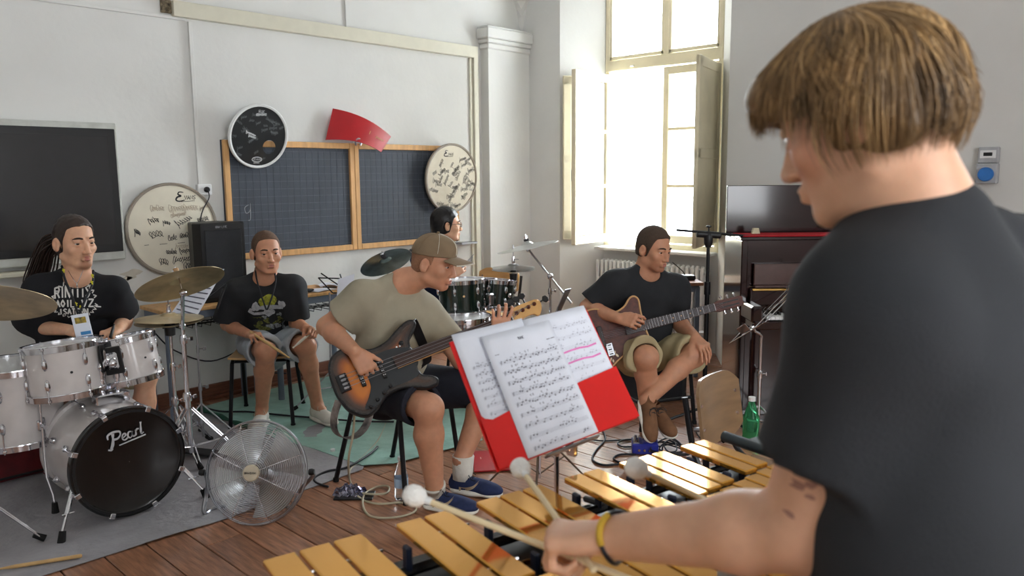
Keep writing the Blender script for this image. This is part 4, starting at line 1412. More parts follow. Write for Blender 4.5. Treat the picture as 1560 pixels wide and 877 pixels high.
# ------------------------------------------------------------------ guitarist's corner
t = thing('guitar_amplifier', 'black guitar amplifier on the floor behind the guitarist', 'amplifier', V(*(R0 * 0.92 + F0 * 5.32)[:2], 0))
Ma = frame(R0, -F0, ZA, V(*(R0 * 0.92 + F0 * 5.42)[:2], 0))
obj('cabinet', MB(Ma).box((0, 0, 0.22), (0.56, 0.26, 0.42), bev=0.012), M_black, t)
obj('grille', MB(Ma).box((0, 0.132, 0.19), (0.5, 0.01, 0.32), bev=0.003), bpy.data.materials['grille_cloth'], t)
obj('control_panel', MB(Ma).box((0, 0.132, 0.385), (0.5, 0.008, 0.05), bev=0.002), M_steel, t)
obj('foot', MB(Ma).box((-0.2, 0, 0.006), (0.05, 0.2, 0.012)).box((0.2, 0, 0.006), (0.05, 0.2, 0.012)), M_rubber, t, kind='stuff')

# radiator under the window
t = thing('radiator', 'white ribbed radiator in the niche under the window', 'radiator', (5.98, 4.0, 0.1))
n = 24
fin = None
for i in range(n):
    y = 3.44 + (4.55 - 3.44) * i / (n - 1)
    if fin is None:
        b = MB().box((5.985, 0, 0.445), (0.11, 0.012, 0.60), bev=0.005).box((5.935, 0, 0.445), (0.018, 0.034, 0.64), bev=0.008).box((6.03, 0, 0.445), (0.018, 0.034, 0.64), bev=0.008)
        b.M = np.eye(4)
        fin = obj('fin', b, M_white, t)
        f = fin
    else:
        f = fin.copy()
        COL.objects.link(f)
        f.parent = t
    f.location = (0, y - 4.0 + 4.0, 0)
    f.location.y = y
for z in (0.18, 0.71):
    obj('header_pipe', MB().rod((5.985, 3.40, z), (5.985, 4.58, z), 0.02, 10), M_white, t)
obj('foot', MB().box((5.985, 3.5, 0.06), (0.06, 0.03, 0.12)).box((5.985, 4.5, 0.06), (0.06, 0.03, 0.12)), M_white, t, kind='stuff')
b = MB().rod((5.985, 3.42, 0.18), (5.90, 3.40, 0.18), 0.018, 10).lathe([(0.03, 0), (0.032, 0.05), (0.02, 0.06)], 14, axis_frame((5.90, 3.40, 0.17), (-0.4, 0, 1)))
obj('valve', b, M_white, t)
t = thing('junction_box', 'white junction box with cables on the floor below the niche corner', 'box', (5.62, 3.17, 0))
obj('box_body', MB().box((5.60, 3.24, 0.13), (0.12, 0.12, 0.14), bev=0.012), M_trim, t)
obj('pipe_stub', MB().rod((5.60, 3.24, 0.0), (5.60, 3.24, 0.28), 0.02, 10), M_white, t)
wp = MB().box((XR - 0.012, 3.06, 0.80), (0.02, 0.10, 0.13), bev=0.003)
tag(obj('wooden_block', wp, M_oak), 'small wooden block on the wall at the left end of the piano', 'block')

# small desk by the window
dk = V(*on_floor(1070, 430, 0.74)[:2])
t = thing('side_desk', 'small wooden desk with grey legs by the radiator', 'desk', (dk[0] - 0.1, dk[1] + 0.35, 0))
x0, y0 = dk[0], dk[1]
Md = frame((0.70, -0.71, 0), (0.71, 0.70, 0), ZA, V(x0, y0, 0))
obj('desktop', MB(Md).box((-0.34, 0.2, 0.7275), (0.7, 0.42, 0.025), bev=0.004), mat('red_brown_edge', srgb(150, 104, 78), 0.35, coat=0.3), t)
obj('rail_frame', MB(Md).box((-0.34, 0.03, 0.69), (0.64, 0.03, 0.05), bev=0.003), M_grey, t)
for xx, yy in ((-0.03, 0.03), (-0.65, 0.03), (-0.03, 0.38), (-0.65, 0.38)):
    obj('leg', MB(Md).box((xx, yy, 0.352), (0.035, 0.035, 0.704), bev=0.004), M_grey, t)
c = on_floor(1043, 424, 0.75)
t = thing('desk_microphone', 'black desk microphone base with a thin gooseneck on the small desk', 'microphone', (c[0], c[1], 0.74))
obj('base', MB(axis_frame(c, (0, 0, 1), R0)).box((0, 0, 0.01), (0.15, 0.1, 0.035), bev=0.006), M_black, t)
obj('gooseneck', MB().tube(bez([c + ZA * 0.03, c + ZA * 0.06 - R0 * 0.02, c + ZA * 0.13 - R0 * 0.1], 6), 0.004, 6), M_black, t)

# microphone boom stand
mb_ = on_floor(1072, 640)
t = thing('microphone_stand', 'black microphone boom stand between guitarist and piano', 'stand', (mb_[0], mb_[1], 0))
zt = 1.55 - 0.0
ptop = at(1077, 357, 5.0)
zt = ptop[2]
b = MB().rod((mb_[0], mb_[1], 0.03), (mb_[0], mb_[1], 0.85), 0.014, 12).rod((mb_[0], mb_[1], 0.82), (mb_[0], mb_[1], zt), 0.0105, 12)
b.lathe([(0.019, -0.04), (0.019, 0.04)], 12, axis_frame((mb_[0], mb_[1], 0.85), (0, 0, 1)))
obj('pole', b, M_blackm, t)
pt = V(mb_[0], mb_[1], zt)
b = MB().lathe([(0.016, -0.07), (0.026, -0.045), (0.028, 0.0), (0.02, 0.02)], 14, axis_frame(pt, (0, 0, 1)))
b.lathe([(0.017, -0.075), (0.021, -0.07), (0.021, 0.07), (0.017, 0.075)], 12, axis_frame(pt + ZA * 0.01, R0 - 0.07 * ZA))
b.rod(pt, pt + ZA * 0.06, 0.005, 8)
b.ball(pt + ZA * 0.06, (0.018, 0.018, 0.008), 10, 6)
obj('clamp', b, M_black, t)
obj('boom', MB().rod(pt + ZA * 0.01 - R0 * 0.20 + ZA * 0.03, pt + R0 * 0.36 + ZA * -0.012, 0.008, 10), M_blackm, t)
for k in range(3):
    a = 2 * PI * k / 3 + 0.5
    obj('leg', MB().rod((mb_[0], mb_[1], 0.09), (mb_[0] + 0.3 * math.cos(a), mb_[1] + 0.3 * math.sin(a), 0.012), 0.009, 8), M_blackm, t)
c = on_floor(1100, 655, 0.03)
t = thing('microphone', 'black microphone lying on the floor behind the empty chair', 'microphone', (c[0], c[1], 0))
obj('grille_ball', MB().ball(c, 0.03, 14, 10), M_black, t)
obj('handle', MB().rod(c + R0 * -0.02, c - R0 * 0.16 + F0 * 0.04 - ZA * 0.008, 0.018, 12, 0.013), M_steel, t)

# ------------------------------------------------------------------ piano
M_pno = mat('mahogany_polish', srgb(40, 20, 22), 0.14, var=0.25, scale=3, stretch=(1, 1, 5), coat=0.7)
fb = 5.17
Mp = frame(R0, -F0, ZA, V(*(R0 * 1.402 + F0 * fb)[:2], 0))   # x to the right, y towards the camera
t = thing('upright_piano', 'dark polished upright piano with its lid raised, left of the player', 'piano', Mp[:3, 3])
PW = 1.46
for x, nm in ((0.02, 'side_panel'), (PW - 0.02, 'side_panel')):
    obj(nm, MB(Mp).box((x, 0.19, 0.58), (0.04, 0.38, 1.14), bev=0.006), M_pno, t)
obj('back_panel', MB(Mp).box((PW / 2, 0.015, 0.58), (PW - 0.08, 0.03, 1.14)), M_pno, t)
obj('upper_panel', MB(Mp).box((PW / 2, 0.33, 0.97), (PW - 0.08, 0.03, 0.36), bev=0.004), M_pno, t)
obj('music_desk', MB(Mp).box((PW / 2, 0.375, 0.94), (PW - 0.16, 0.02, 0.13), bev=0.004).box((PW / 2, 0.385, 0.868), (PW - 0.16, 0.05, 0.014), bev=0.003), mat('brown_varnish', srgb(82, 58, 54), 0.3, coat=0.3), t)
obj('fallboard', MB(Mp).box((PW / 2, 0.37, 0.80), (PW - 0.12, 0.02, 0.10), bev=0.004), M_pno, t)
obj('hinge', MB(Mp).box((PW / 2, 0.385, 0.848), (PW - 0.14, 0.016, 0.016), bev=0.003), mat('brass', srgb(206, 168, 96), 0.3, 1.0), t)
obj('lower_panel', MB(Mp).box((PW / 2, 0.33, 0.32), (PW - 0.08, 0.03, 0.56), bev=0.004), M_pno, t)
obj('plinth', MB(Mp).box((PW / 2, 0.2, 0.03), (PW, 0.38, 0.06), bev=0.005), M_pno, t)
obj('keybed', MB(Mp).box((PW / 2, 0.47, 0.665), (PW - 0.04, 0.28, 0.05), bev=0.006), M_pno, t)
for x in (0.04, PW - 0.04):
    obj('key_block', MB(Mp).box((x, 0.47, 0.73), (0.07, 0.27, 0.10), bev=0.012), M_pno, t)
    obj('front_leg', MB(Mp).box((x, 0.57, 0.33), (0.05, 0.05, 0.62), bev=0.008), M_pno, t)
nk = 52
kw = (PW - 0.20) / nk
kp = None
for i in range(nk):
    if kp is None:
        kp = obj('white_key', MB(Mp).box((0.10 + kw / 2, 0.52, 0.705), (kw - 0.001, 0.14, 0.02), bev=0.002), M_white, t, smooth=0)
        q = kp
    else:
        q = kp.copy(); COL.objects.link(q); q.parent = t
        q.location = tuple(R0 * kw * i)
kb = None
for i in range(nk - 1):
    if i % 7 in (1, 4):
        continue
    if kb is None:
        kb = obj('black_key', MB(Mp).box((0.10 + kw, 0.49, 0.722), (kw * 0.55, 0.085, 0.02), bev=0.003), M_black, t, smooth=0)
        i0 = i; q = kb
    else:
        q = kb.copy(); COL.objects.link(q); q.parent = t
        q.location = tuple(R0 * kw * (i - i0))
obj('lid', MB(Mp).box((PW / 2, 0.008, 1.322), (PW, 0.02, 0.31), bev=0.004), M_pno, t)
obj('lid_rim', MB(Mp).box((PW / 2, 0.25, 1.158), (PW, 0.22, 0.018), bev=0.003), M_pno, t)
tag(obj('red_felt', MB(Mp).box((0.62, 0.22, 1.172), (1.2, 0.24, 0.008), bev=0.003), mat('red_felt_cloth', srgb(176, 24, 34), 0.8)), 'red felt strip lying along the top of the piano', 'cloth')
tag(obj('paper_sheet', MB(Mp).box((0.85, 0.21, 1.1795), (0.3, 0.21, 0.006)), M_paper), 'white sheets lying on the red felt on the piano', 'paper')
for k, (px, lab) in enumerate(((1147, 'left small cream wedge on top of the piano'), (1275, 'right small cream wedge on top of the piano, under the player\'s chin'))):
    l = (px - 780) / FPX * 5.05 - 1.402
    tag(obj('wedge', MB(Mp).prism([(-0.025, 0), (0.025, 0), (0.016, 0.035), (-0.016, 0.035)], 0.03, frame((1, 0, 0), (0, 0, 1), (0, -1, 0), (l, 0.2, 1.186 if k else 1.1765))), mat('cream_felt', srgb(214, 208, 176), 0.8) if k == 0 else bpy.data.materials['cream_felt']), lab, 'wedge')
tag(obj('green_case', MB(frame(R0, F0, ZA, (0, 0, 0))).box((1.62, 0, 0), (0, 0, 0)) if False else MB().box((4.72, 3.35, 0.03), (0.2, 0.12, 0.05), bev=0.01), mat('green_plastic', srgb(24, 140, 60), 0.4)), 'small green plastic case on the floor behind the microphone stand', 'case')

# ------------------------------------------------------------------ music stands
def paper_print(mb, M, w, h, rows, rg, z=0.0012, x0=0.1, top=0.8, bot=0.06, dens=1.0):
    """staves with note heads, laid on a page of size w x h with its origin at the lower left"""
    for r in range(rows):
        y = h * (top - (top - bot) * r / max(1, rows - 1))
        sp = h * 0.0065
        for k in range(5):
            ribbon(mb, [(w * x0, y - k * sp), (w * 0.95, y - k * sp)], h * 0.0008, M, z)
        ribbon(mb, bez([(w * (x0 + .01), y - 5 * sp), (w * (x0 + .03), y - 2 * sp), (w * (x0 + .012), y - 2.6 * sp), (w * (x0 + .035), y + .8 * sp), (w * (x0 + .02), y - 4 * sp)], 3), h * 0.0022, M, z)
        x = w * (x0 + 0.07)
        while x < w * 0.93:
            if rg.random() < dens * (0.95 if r < rows * .5 else 0.5):
                yy = y - sp * rg.uniform(-0.5, 4.5)
                mb.add(np.array([(x + 0.0024 * math.cos(a) * (h / .297), yy + 0.0017 * math.sin(a) * (h / .297), z) for a in [2 * PI * i / 6 for i in range(6)]]) @ M[:3, :3].T + M[:3, 3], [tuple(range(6))])
                ribbon(mb, [(x + 0.0028, yy), (x + 0.0028, yy + sp * 3.2)], h * 0.0012, M, z)
                if rg.random() < 0.45:
                    ribbon(mb, [(x + 0.0028, yy + sp * 3.2), (x + 0.0028 + w * 0.03, yy + sp * 3.0)], h * 0.0026, M, z)
                if rg.random() < 0.22:
                    letters(mb, rg.choice(['D', 'F', 'A', 'E']) + '', h * .014, h * .003, M, x, y + sp * 3.5, z)
            x += w * rg.uniform(0.022, 0.05)

# red folder in front of the player
BLp, TLp, BRp, TRp = V(1.084, 1.083, 0.957), V(1.126, 1.290, 1.183), V(1.500, 1.047, 0.978), V(1.557, 1.226, 1.215)
ux, uy = nrm((BRp - BLp + TRp - TLp) / 2), None
uy = (TLp - BLp + TRp - BRp) / 2
uy = nrm(uy - ux * (uy @ ux))
# keep the sheared outline of the photographed folder
fu = (BRp - BLp + TRp - TLp) / 2
WF, HF = float(np.linalg.norm(fu)), 0.308
un = np.cross(ux, uy)
O = BLp
Mfo = frame(ux, nrm((TLp - BLp + TRp - BRp) / 2), un, O)
t = thing('music_folder', 'open bright red folder of printed music sheets standing above the vibraphone', 'folder', O)
hw = WF / 2
for k in range(2):
    obj('cover', MB(Mfo).box((hw * (k + .5), HF / 2, -0.004), (hw - 0.002, HF, 0.004), bev=0.001), M_red, t)
# pockets
obj('pocket', MB(Mfo).prism([(0.002, 0.0), (hw - 0.03, 0.0), (hw - 0.06, 0.118), (hw - 0.075, 0.122), (0.03, 0.105), (0.012, 0.112), (0.002, 0.125)], 0.0015, None, 0.006), M_red, t)
obj('pocket', MB(Mfo).prism([(hw + 0.0, 0.0), (WF - 0.002, 0.0), (WF - 0.002, 0.135), (hw + 0.02, 0.12), (hw + 0.008, 0.112)], 0.0015, None, 0.006), M_red, t)
def page(name, x, y, w, h, rot, z, label, seed, rows, inkm=None, curl=0.0, pink=False, dens=1.0, top=0.8, title=False):
    ca, sa = math.cos(rot), math.sin(rot)
    Mq = Mfo @ frame((ca, sa, 0), (-sa, ca, 0), (0, 0, 1), (x, y, z))
    tt = thing('sheet_music', label, 'sheet music', Mq[:3, 3], None)
    pz = lambda u, v: curl * math.sin(PI * u) * 0.0 + 0.0
    obj('paper', MB(Mq).sheet(lambda u, v: (u * w, v * h, curl * (v ** 3) * math.sin(PI * (u + .15)) - 0.0), 10, 10, 0.0004), M_paper, tt, smooth=180)
    s = MB()
    paper_print(s, Mq, w, h, rows, random.Random(seed), z=0.0008 + 0.0, top=top, dens=dens)
    if title:
        letters(s, 'TUNE', h * .02, h * .005, Mq, w * .46, h * .9, 0.0012)
        ribbon(s, [(w * .84, h * .84), (w * .89, h * .841)], h * .006, Mq, 0.0012)
        ribbon(s, [(w * .90, h * .841), (w * .96, h * .842)], h * .006, Mq, 0.0012)
        ribbon(s, [(w * .08, h * .82), (w * .14, h * .82)], h * .004, Mq, 0.0012)
    obj('printed_notes', s, inkm or M_ink, tt, smooth=0, kind='stuff')
    if pink:
        s = MB()
        for yy, q in ((0.62, 0.0), (0.52, 0.0)):
            ribbon(s, [(w * (0.08 + .14 * i), h * (yy + 0.006 * math.sin(i * 2.2))) for i in range(7)], h * 0.016, Mq, 0.0007)
        obj('highlighter', s, mat('pink_marker', srgb(232, 130, 196), 0.8), tt, smooth=0, kind='stuff')
    return tt
M_inkf = mat('faint_ink', srgb(176, 178, 192), 0.8)
page('left', 0.010, 0.090, 0.205, 0.232, 0.0, 0.0012, 'left white music sheet in the red folder, half covered by the centre sheet', 4, 8, mat('grey_ink', srgb(130, 132, 150), 0.8), top=0.62)
page('right', hw + 0.0, 0.03, 0.205, 0.287, 0.0, 0.0016, 'right music sheet in the red folder with two pink highlighted lines', 6, 9, M_inkf, pink=True, top=0.86, dens=0.7)
page('centre', 0.078, 0.0, 0.208, 0.297, 0.0, 0.0088, 'centre white music sheet standing out in front of the red folder', 11, 9, None, title=True, top=0.76)
# its stand (slim chrome)
sb = (BLp + BRp) / 2 - un * 0.03
sx_ = at(848, 690, 1.86)
t = thing('music_stand', 'slim chrome music stand holding up the red folder', 'stand', (sx_[0], sx_[1], 0))
pole(t, (sx_[0], sx_[1], 0.1), (sx_[0], sx_[1], 0.93), (0.5, 0.8), 0.009)
obj('desk_ledge', MB(Mfo).box((WF / 2, -0.006, -0.006), (0.16, 0.006, 0.016), bev=0.002), M_steel, t)
obj('desk_brace', MB(Mfo).box((WF / 2, 0.1, -0.014), (0.02, 0.2, 0.012), bev=0.002).box((WF / 2, 0.06, -0.012), (0.3, 0.012, 0.008), bev=0.002), M_steel, t)
kn = MB().rod(V(sx_[0], sx_[1], 0.90), Mfo[:3, :3] @ V(WF / 2, 0.05, -0.02) + O, 0.008, 8)
kc_ = V(sx_[0], sx_[1], 0.915)
kn.ball(kc_, 0.013, 10, 8)
kn.rod(kc_, kc_ + R0 * 0.03 - F0 * 0.01, 0.007, 8)
kn.box(kc_ + R0 * 0.035 - F0 * 0.012, (0.012, 0.03, 0.03), bev=0.004)
obj('tilt_clamp', kn, M_chrome, t)
tripod_legs(t, sx_, 0.3, 0.3, 0.3, 0.014, r=0.006, double=False)
# tripod of a folding stand on the boards behind it
tb = on_floor(822, 745)
t = thing('music_stand', 'folding chrome music stand with spread tripod on the boards behind the red folder', 'stand', (tb[0], tb[1], 0))
pole(t, tb + ZA * 0.06, tb + ZA * 0.52, (0.45, 0.75), 0.008)
for k in range(3):
    a = HEAD - PI / 2 + (0.25, 2.9, 4.6)[k]
    d = V(math.cos(a), math.sin(a), 0)
    f_ = tb + d * 0.27 + ZA * 0.008
    b = MB().tube([tb + ZA * 0.30 + d * 0.012, tb + ZA * 0.26 + d * 0.04, f_], [0.006, 0.006, 0.005], 6)
    b.rod(tb + ZA * 0.08, tb + ZA * 0.16 + d * 0.13, 0.004, 6)
    obj('leg', b, mat('dull_bronze_steel', srgb(120, 104, 92), 0.35, 0.9) if k == 0 else bpy.data.materials['dull_bronze_steel'], t)
bk_ = tb + ZA * 0.56
b = MB()
for (a, c) in (((-.22, -.1), (.22, .1)), ((-.22, .1), (.22, -.1)), ((-.22, -.1), (.22, -.1)), ((-.22, .1), (0, .16)), ((.22, .1), (0, .16))):
    b.rod(bk_ + R0 * a[0] + ZA * (a[1] + .02) + F0 * a[1] * .3, bk_ + R0 * c[0] + ZA * (c[1] + .02) + F0 * c[1] * .3, 0.004, 5)
obj('folding_desk', b, M_steel, t, kind='stuff')

# chrome stand at the right, desk seen edge-on
e0, e1_ = at(1138, 507, 4.55), at(1213, 430, 4.75)
ps = at(1158, 560, 4.62)
t = thing('music_stand', 'chrome music stand with its desk seen edge-on, in front of the piano', 'stand', (ps[0], ps[1], 0))
zt = at(1158, 512, 4.62)[2]
pole(t, (ps[0], ps[1], 0.06), (ps[0], ps[1], zt), (0.6,), 0.011)
dd = nrm(e1_ - e0)
wd_ = nrm(F0 + R0 * 0.33)
wd_ = nrm(wd_ - dd * (wd_ @ dd))
Md = frame(wd_, dd, np.cross(wd_, dd), e0)
LD = float(np.linalg.norm(e1_ - e0))
b = MB(Md)
for y in (0.0, LD * 0.5, LD):
    b.box((0, y, 0), (0.42, 0.012, 0.006), bev=0.002)
for x in (-0.2, -0.07, 0.07, 0.2):
    b.box((x, LD / 2, 0.0), (0.012, LD, 0.006), bev=0.002)
obj('wire_desk', b, M_chrome, t, kind='stuff')
obj('ledge', MB(Md).box((0, 0, -0.03), (0.10, 0.006, 0.045), bev=0.002), M_chrome, t)
obj('neck', MB().tube(bez([(ps[0], ps[1], zt - 0.02), (ps[0], ps[1], zt + 0.01), e0 * 0.6 + V(ps[0], ps[1], zt) * 0.4 + dd * .03, e0 + dd * 0.06], 5), 0.008, 8), M_chrome, t)
tripod_legs(t, ps, 0.6, 0.24, 0.2, 0.014, r=0.007, double=False)

# thin stand holding a page behind the hi-hat
ts = at(303, 560, 4.55)
t = thing('music_stand', 'thin grey music stand with a leaning page behind the hi-hat', 'stand', (ts[0], ts[1], 0))
zt = at(298, 470, 4.55)[2]
pole(t, (ts[0], ts[1], 0.06), (ts[0], ts[1], zt), (0.4, 0.7), 0.007, M_steel)
tripod_legs(t, ts, -0.9, 0.28, 0.26, 0.014, r=0.0045, double=False, m=M_steel)
pa, pb_, pc, pd_ = at(262, 478, 4.55), at(297, 490, 4.45), at(343, 411, 4.6), at(308, 413, 4.72)
b = MB().rod(V(ts[0], ts[1], zt), (pa + pb_) / 2 + (pd_ - pa) * .3, 0.006, 6)
b.rod(pa - F0 * .0 + (pc - pb_) * .02, pb_ + (pc - pb_) * .02, 0.005, 6)
mid = at(345, 432, 4.62)
b.rod((pb_ + pa) / 2, mid, 0.005, 6).rod(mid, at(332, 470, 4.6), 0.004, 6).rod(at(315, 448, 4.62), at(345, 436, 4.62), 0.003, 6)
obj('folding_desk', b, M_blackm, t, kind='stuff')
tt = thing('sheet_music', 'white music page leaning on the thin stand behind the bronze cymbals', 'sheet music', pa)
nx = nrm(pb_ - pa)
def pg(u, v):
    return (pa * (1 - u) + pb_ * u) * (1 - v) + (pd_ * (1 - u) + pc * u) * v + np.cross(nx, nrm(pd_ - pa)) * 0.008
obj('paper', MB().sheet(pg, 6, 6, 0.0006), M_paper, tt)
s = MB()
for r in range(8):
    v = 0.1 + 0.1 * r
    for k in range(3):
        a, c = pg(0.1, v + .008 * k), pg(0.92, v + .008 * k)
        off = np.cross(nx, nrm(pd_ - pa)) * 0.0015
        s.rod(a + off, c + off, 0.0012, 4)
obj('printed_staves', s, M_ink, tt, smooth=0, kind='stuff')
# folding stand on the desk with a paper
q0, = [at(512, 470, 5.35)]
t = thing('music_stand', 'black folding music stand with a paper on it, behind the bassist\'s shoulder', 'stand', (q0[0], q0[1], 0))
b = MB()
A = lambda x, y: at(x, y, 5.3)
for a, c in (((485, 423), (507, 446)), ((489, 416), (520, 437)), ((485, 423), (517, 424)), ((492, 437), (513, 438)), ((517, 424), (545, 446)), ((507, 446), (545, 446)), ((518, 417), (522, 430))):
    b.rod(A(*a), A(*c), 0.0045, 6)
obj('folding_desk', b, M_blackm, t, kind='stuff')
foot_ = V(*A(500, 480)[:2], 0)
obj('pole', MB().rod(A(502, 446), V(foot_[0], foot_[1], 0.25), 0.006, 8), M_steel, t)
tripod_legs(t, foot_, 0.7, 0.26, 0.25, 0.014, r=0.005, double=False, m=M_steel)
c4 = [A(514, 470), A(530, 452), A(541, 416), A(514, 426)]
c4 = [at(512, 466, 5.26), at(536, 462, 5.26), at(540, 417, 5.26), at(515, 425, 5.26)]
tag(obj('paper_sheet', MB().sheet(lambda u, v: (c4[0] * (1 - u) + c4[1] * u) * (1 - v) + (c4[3] * (1 - u) + c4[2] * u) * v, 4, 4, 0.0008), M_paper), 'white paper leaning on the folding stand behind the bassist\'s shoulder', 'paper')
qq = [at(845, 478, 5.2), at(853, 476, 5.3), at(870, 439, 5.3), at(861, 441, 5.2)]
t = thing('music_stand', 'slim stand with a page seen edge-on behind the red folder, near the guitarist\'s elbow', 'stand', V(*qq[0][:2], 0))
obj('pole', MB().rod(V(qq[0][0], qq[0][1], 0.2), qq[0] + (qq[3] - qq[0]) * .3, 0.006, 8), M_steel, t)
obj('desk_plate', MB().sheet(lambda u, v: (qq[0] * (1 - u) + qq[1] * u) * (1 - v) + (qq[3] * (1 - u) + qq[2] * u) * v, 3, 3, 0.004), M_steel, t)
tripod_legs(t, qq[0], 0.7, 0.24, 0.22, 0.014, r=0.005, double=False, m=M_steel)

# ------------------------------------------------------------------ small things on the floor
def cable(label, pts, r=0.0035, m=None, n=6):
    b = MB().tube(bez(pts, n), r, 6)
    return tag(obj('cable', b, m or M_cable, None, smooth=180), label, 'cable')
oc = lambda x, y, z=0.006: on_floor(x, y, z)
cable('black cable looping over the boards from the red folder towards the blue pedal', [oc(915, 650), oc(922, 668), oc(908, 686), oc(903, 700), oc(920, 708), oc(952, 706), oc(975, 712)], 0.006)
cable('black cable running straight to the blue pedal from behind the red folder', [oc(888, 667), oc(915, 671), oc(945, 670), oc(965, 669)], 0.005)
cable('black cable bent in a hook at the left side of the blue pedal', [oc(964, 680), oc(948, 680), oc(941, 675), oc(950, 670, .012), oc(965, 669)], 0.005)
cable('black cable bent in front of the blue pedal', [oc(968, 692), oc(945, 692), oc(935, 698), oc(945, 704), oc(975, 708)], 0.006)
rgc = random.Random(4)
pts = []
cc0 = oc(1022, 686, 0.02)
for i in range(26):
    a = i * 2.05
    rr = 0.06 + 0.05 * rgc.random()
    pts.append(cc0 + R0 * (rr * math.cos(a) * 1.1 + 0.03 * math.sin(i)) + F0 * (rr * math.sin(a) * 1.3) + ZA * (0.03 * rgc.random()))
cable('tangled coil of black cable right of the blue pedal', pts, 0.004)
cable('thin black cable on the boards behind the empty chair', [oc(1040, 610), oc(1052, 640), oc(1068, 668), oc(1090, 672), oc(1108, 660), oc(1098, 648)], 0.004)
cable('black cables on the floor by the junction box', [oc(1045, 560), oc(1068, 540), oc(1085, 534), oc(1100, 533)], 0.006)
cable('black cable lying across the green tarpaulin behind the teenager\'s shoes', [oc(300, 617, .02), oc(335, 626, .02), oc(380, 627, .02), oc(430, 632, .02), oc(480, 636, .02), oc(545, 641, .02), oc(600, 642, .02)], 0.006)
cable('black cable running over the mat edge towards the crumpled packet', [oc(500, 741), oc(482, 735), oc(480, 727), oc(500, 717, .012), oc(530, 711, .015), oc(565, 690, .02), oc(575, 680, .02)], 0.006)
cable('thin dark cable trailing behind the desks at the wall', [V(2.05, 5.2, 0.55), V(2.2, 5.28, 0.40), V(2.45, 5.28, 0.28), V(2.7, 5.25, 0.36), V(2.72, 5.2, 0.5)], 0.005)
cable('black lead hanging with a plug under the teenager\'s desk', [V(2.86, 5.1, 0.6), V(2.84, 5.12, 0.45), V(2.80, 5.14, 0.30), V(2.83, 5.16, 0.16), V(2.95, 5.14, 0.12)], 0.006)
# beige cable: from the bass down to the floor and around the bottle
cb_ = [at(540, 628, 3.62), at(538, 660, 3.68), at(531, 700, 3.72), oc(534, 735, .05), oc(548, 758), oc(575, 767), oc(612, 765), oc(632, 770), oc(630, 780), oc(600, 788), oc(565, 786), oc(553, 770), oc(556, 752), oc(575, 741), oc(592, 741), oc(588, 751), oc(560, 752, .014), oc(540, 745), oc(532, 720), oc(545, 703), oc(575, 672), oc(590, 640)]
cable('beige cable looping from the bass guitar over the boards around the bottle', cb_, 0.0055, M_cableg)

# blue effects pedal
pc_ = on_floor(983, 692)
Mpd = frame(nrm(R0 * 0.98 - F0 * 0.1), nrm(F0 * 0.98 + R0 * 0.1), ZA, V(pc_[0], pc_[1], 0))
t = thing('effects_pedal', 'blue guitar effects pedal on the floor in front of the guitarist', 'pedal', pc_)
M_blue = mat('blue_enamel', srgb(44, 52, 150), 0.35, coat=0.3)
obj('housing', MB(Mpd).box((0, 0.05, 0.033), (0.145, 0.13, 0.06), bev=0.006), M_blue, t)
obj('foot_plate', MB(Mpd).box((0.025, 0.05, 0.066), (0.08, 0.11, 0.008), bev=0.003), M_blue, t)
obj('control_strip', MB(Mpd).box((-0.05, 0.05, 0.065), (0.035, 0.11, 0.006), bev=0.002), M_steel, t)
for x, y in ((-0.05, 0.01), (-0.05, 0.05), (-0.05, 0.09), (-0.01, 0.085), (-0.01, 0.06)):
    obj('knob', MB(Mpd).lathe([(0.009, 0), (0.008, 0.012)], 10, axis_frame((x, y, 0.068), (0, 0, 1))), M_chrome, t)
for x in (-0.035, -0.005, 0.025):
    obj('jack', MB(Mpd).lathe([(0.007, 0), (0.007, 0.008)], 10, axis_frame((x, -0.015, 0.03), (0, -1, 0))), M_chrome, t)
s = MB()
letters(s, 'RVSA', 0.016, 0.004, Mpd @ frame((1, 0, 0), (0, 1, 0), (0, 0, 1), (0.02, 0.075, 0.0705)), 0, 0)
obj('lettering', s, M_white, t, smooth=0, kind='stuff')
obj('rubber_pad', MB(Mpd).box((0.035, 0.03, 0.071), (0.05, 0.04, 0.006), bev=0.002), M_black, t)

def bottle(name, label, c, h, r, glassm, capm, water=None, labm=None):
    t = thing(name, label, 'bottle', c)
    pr = [(r * .75, 0.002), (r, 0.012), (r, h * .24), (r * .96, h * .27), (r, h * .3), (r, h * .56), (r * .93, h * .62), (r * .62, h * .78), (r * .38, h * .88), (r * .36, h * .93)]
    obj('body', MB().lathe(pr, 24, axis_frame(c, (0, 0, 1), (1, 0, 0))), glassm, t)
    obj('screw_cap', MB().lathe([(r * .42, h * .925), (r * .42, h), (r * .38, h * 1.003)], 18, axis_frame(c, (0, 0, 1), (1, 0, 0))), capm, t)
    if labm:
        obj('paper_label', MB().lathe([(r * 1.01, h * .31), (r * 1.01, h * .52)], 24, axis_frame(c, (0, 0, 1), (1, 0, 0)), cap=False), labm, t)
    return t
M_pet = mat('clear_plastic', (0.92, 0.96, 1, 1), 0.06, trans=0.95, var=0.0, ior=1.2)
M_petg = mat('green_bottle_plastic', srgb(90, 196, 140), 0.08, trans=0.85, var=0.0, ior=1.2)
bottle('water_bottle', 'clear plastic water bottle with blue-white label between the bassist\'s chair legs', on_floor(612, 760), 0.215, 0.034, M_pet, M_white, labm=mat('pale_blue_label', srgb(176, 200, 226), 0.4))
bottle('green_bottle', 'green plastic bottle with a white cap behind the vibraphone end', on_floor(1143, 682), 0.30, 0.047, M_petg, M_white)

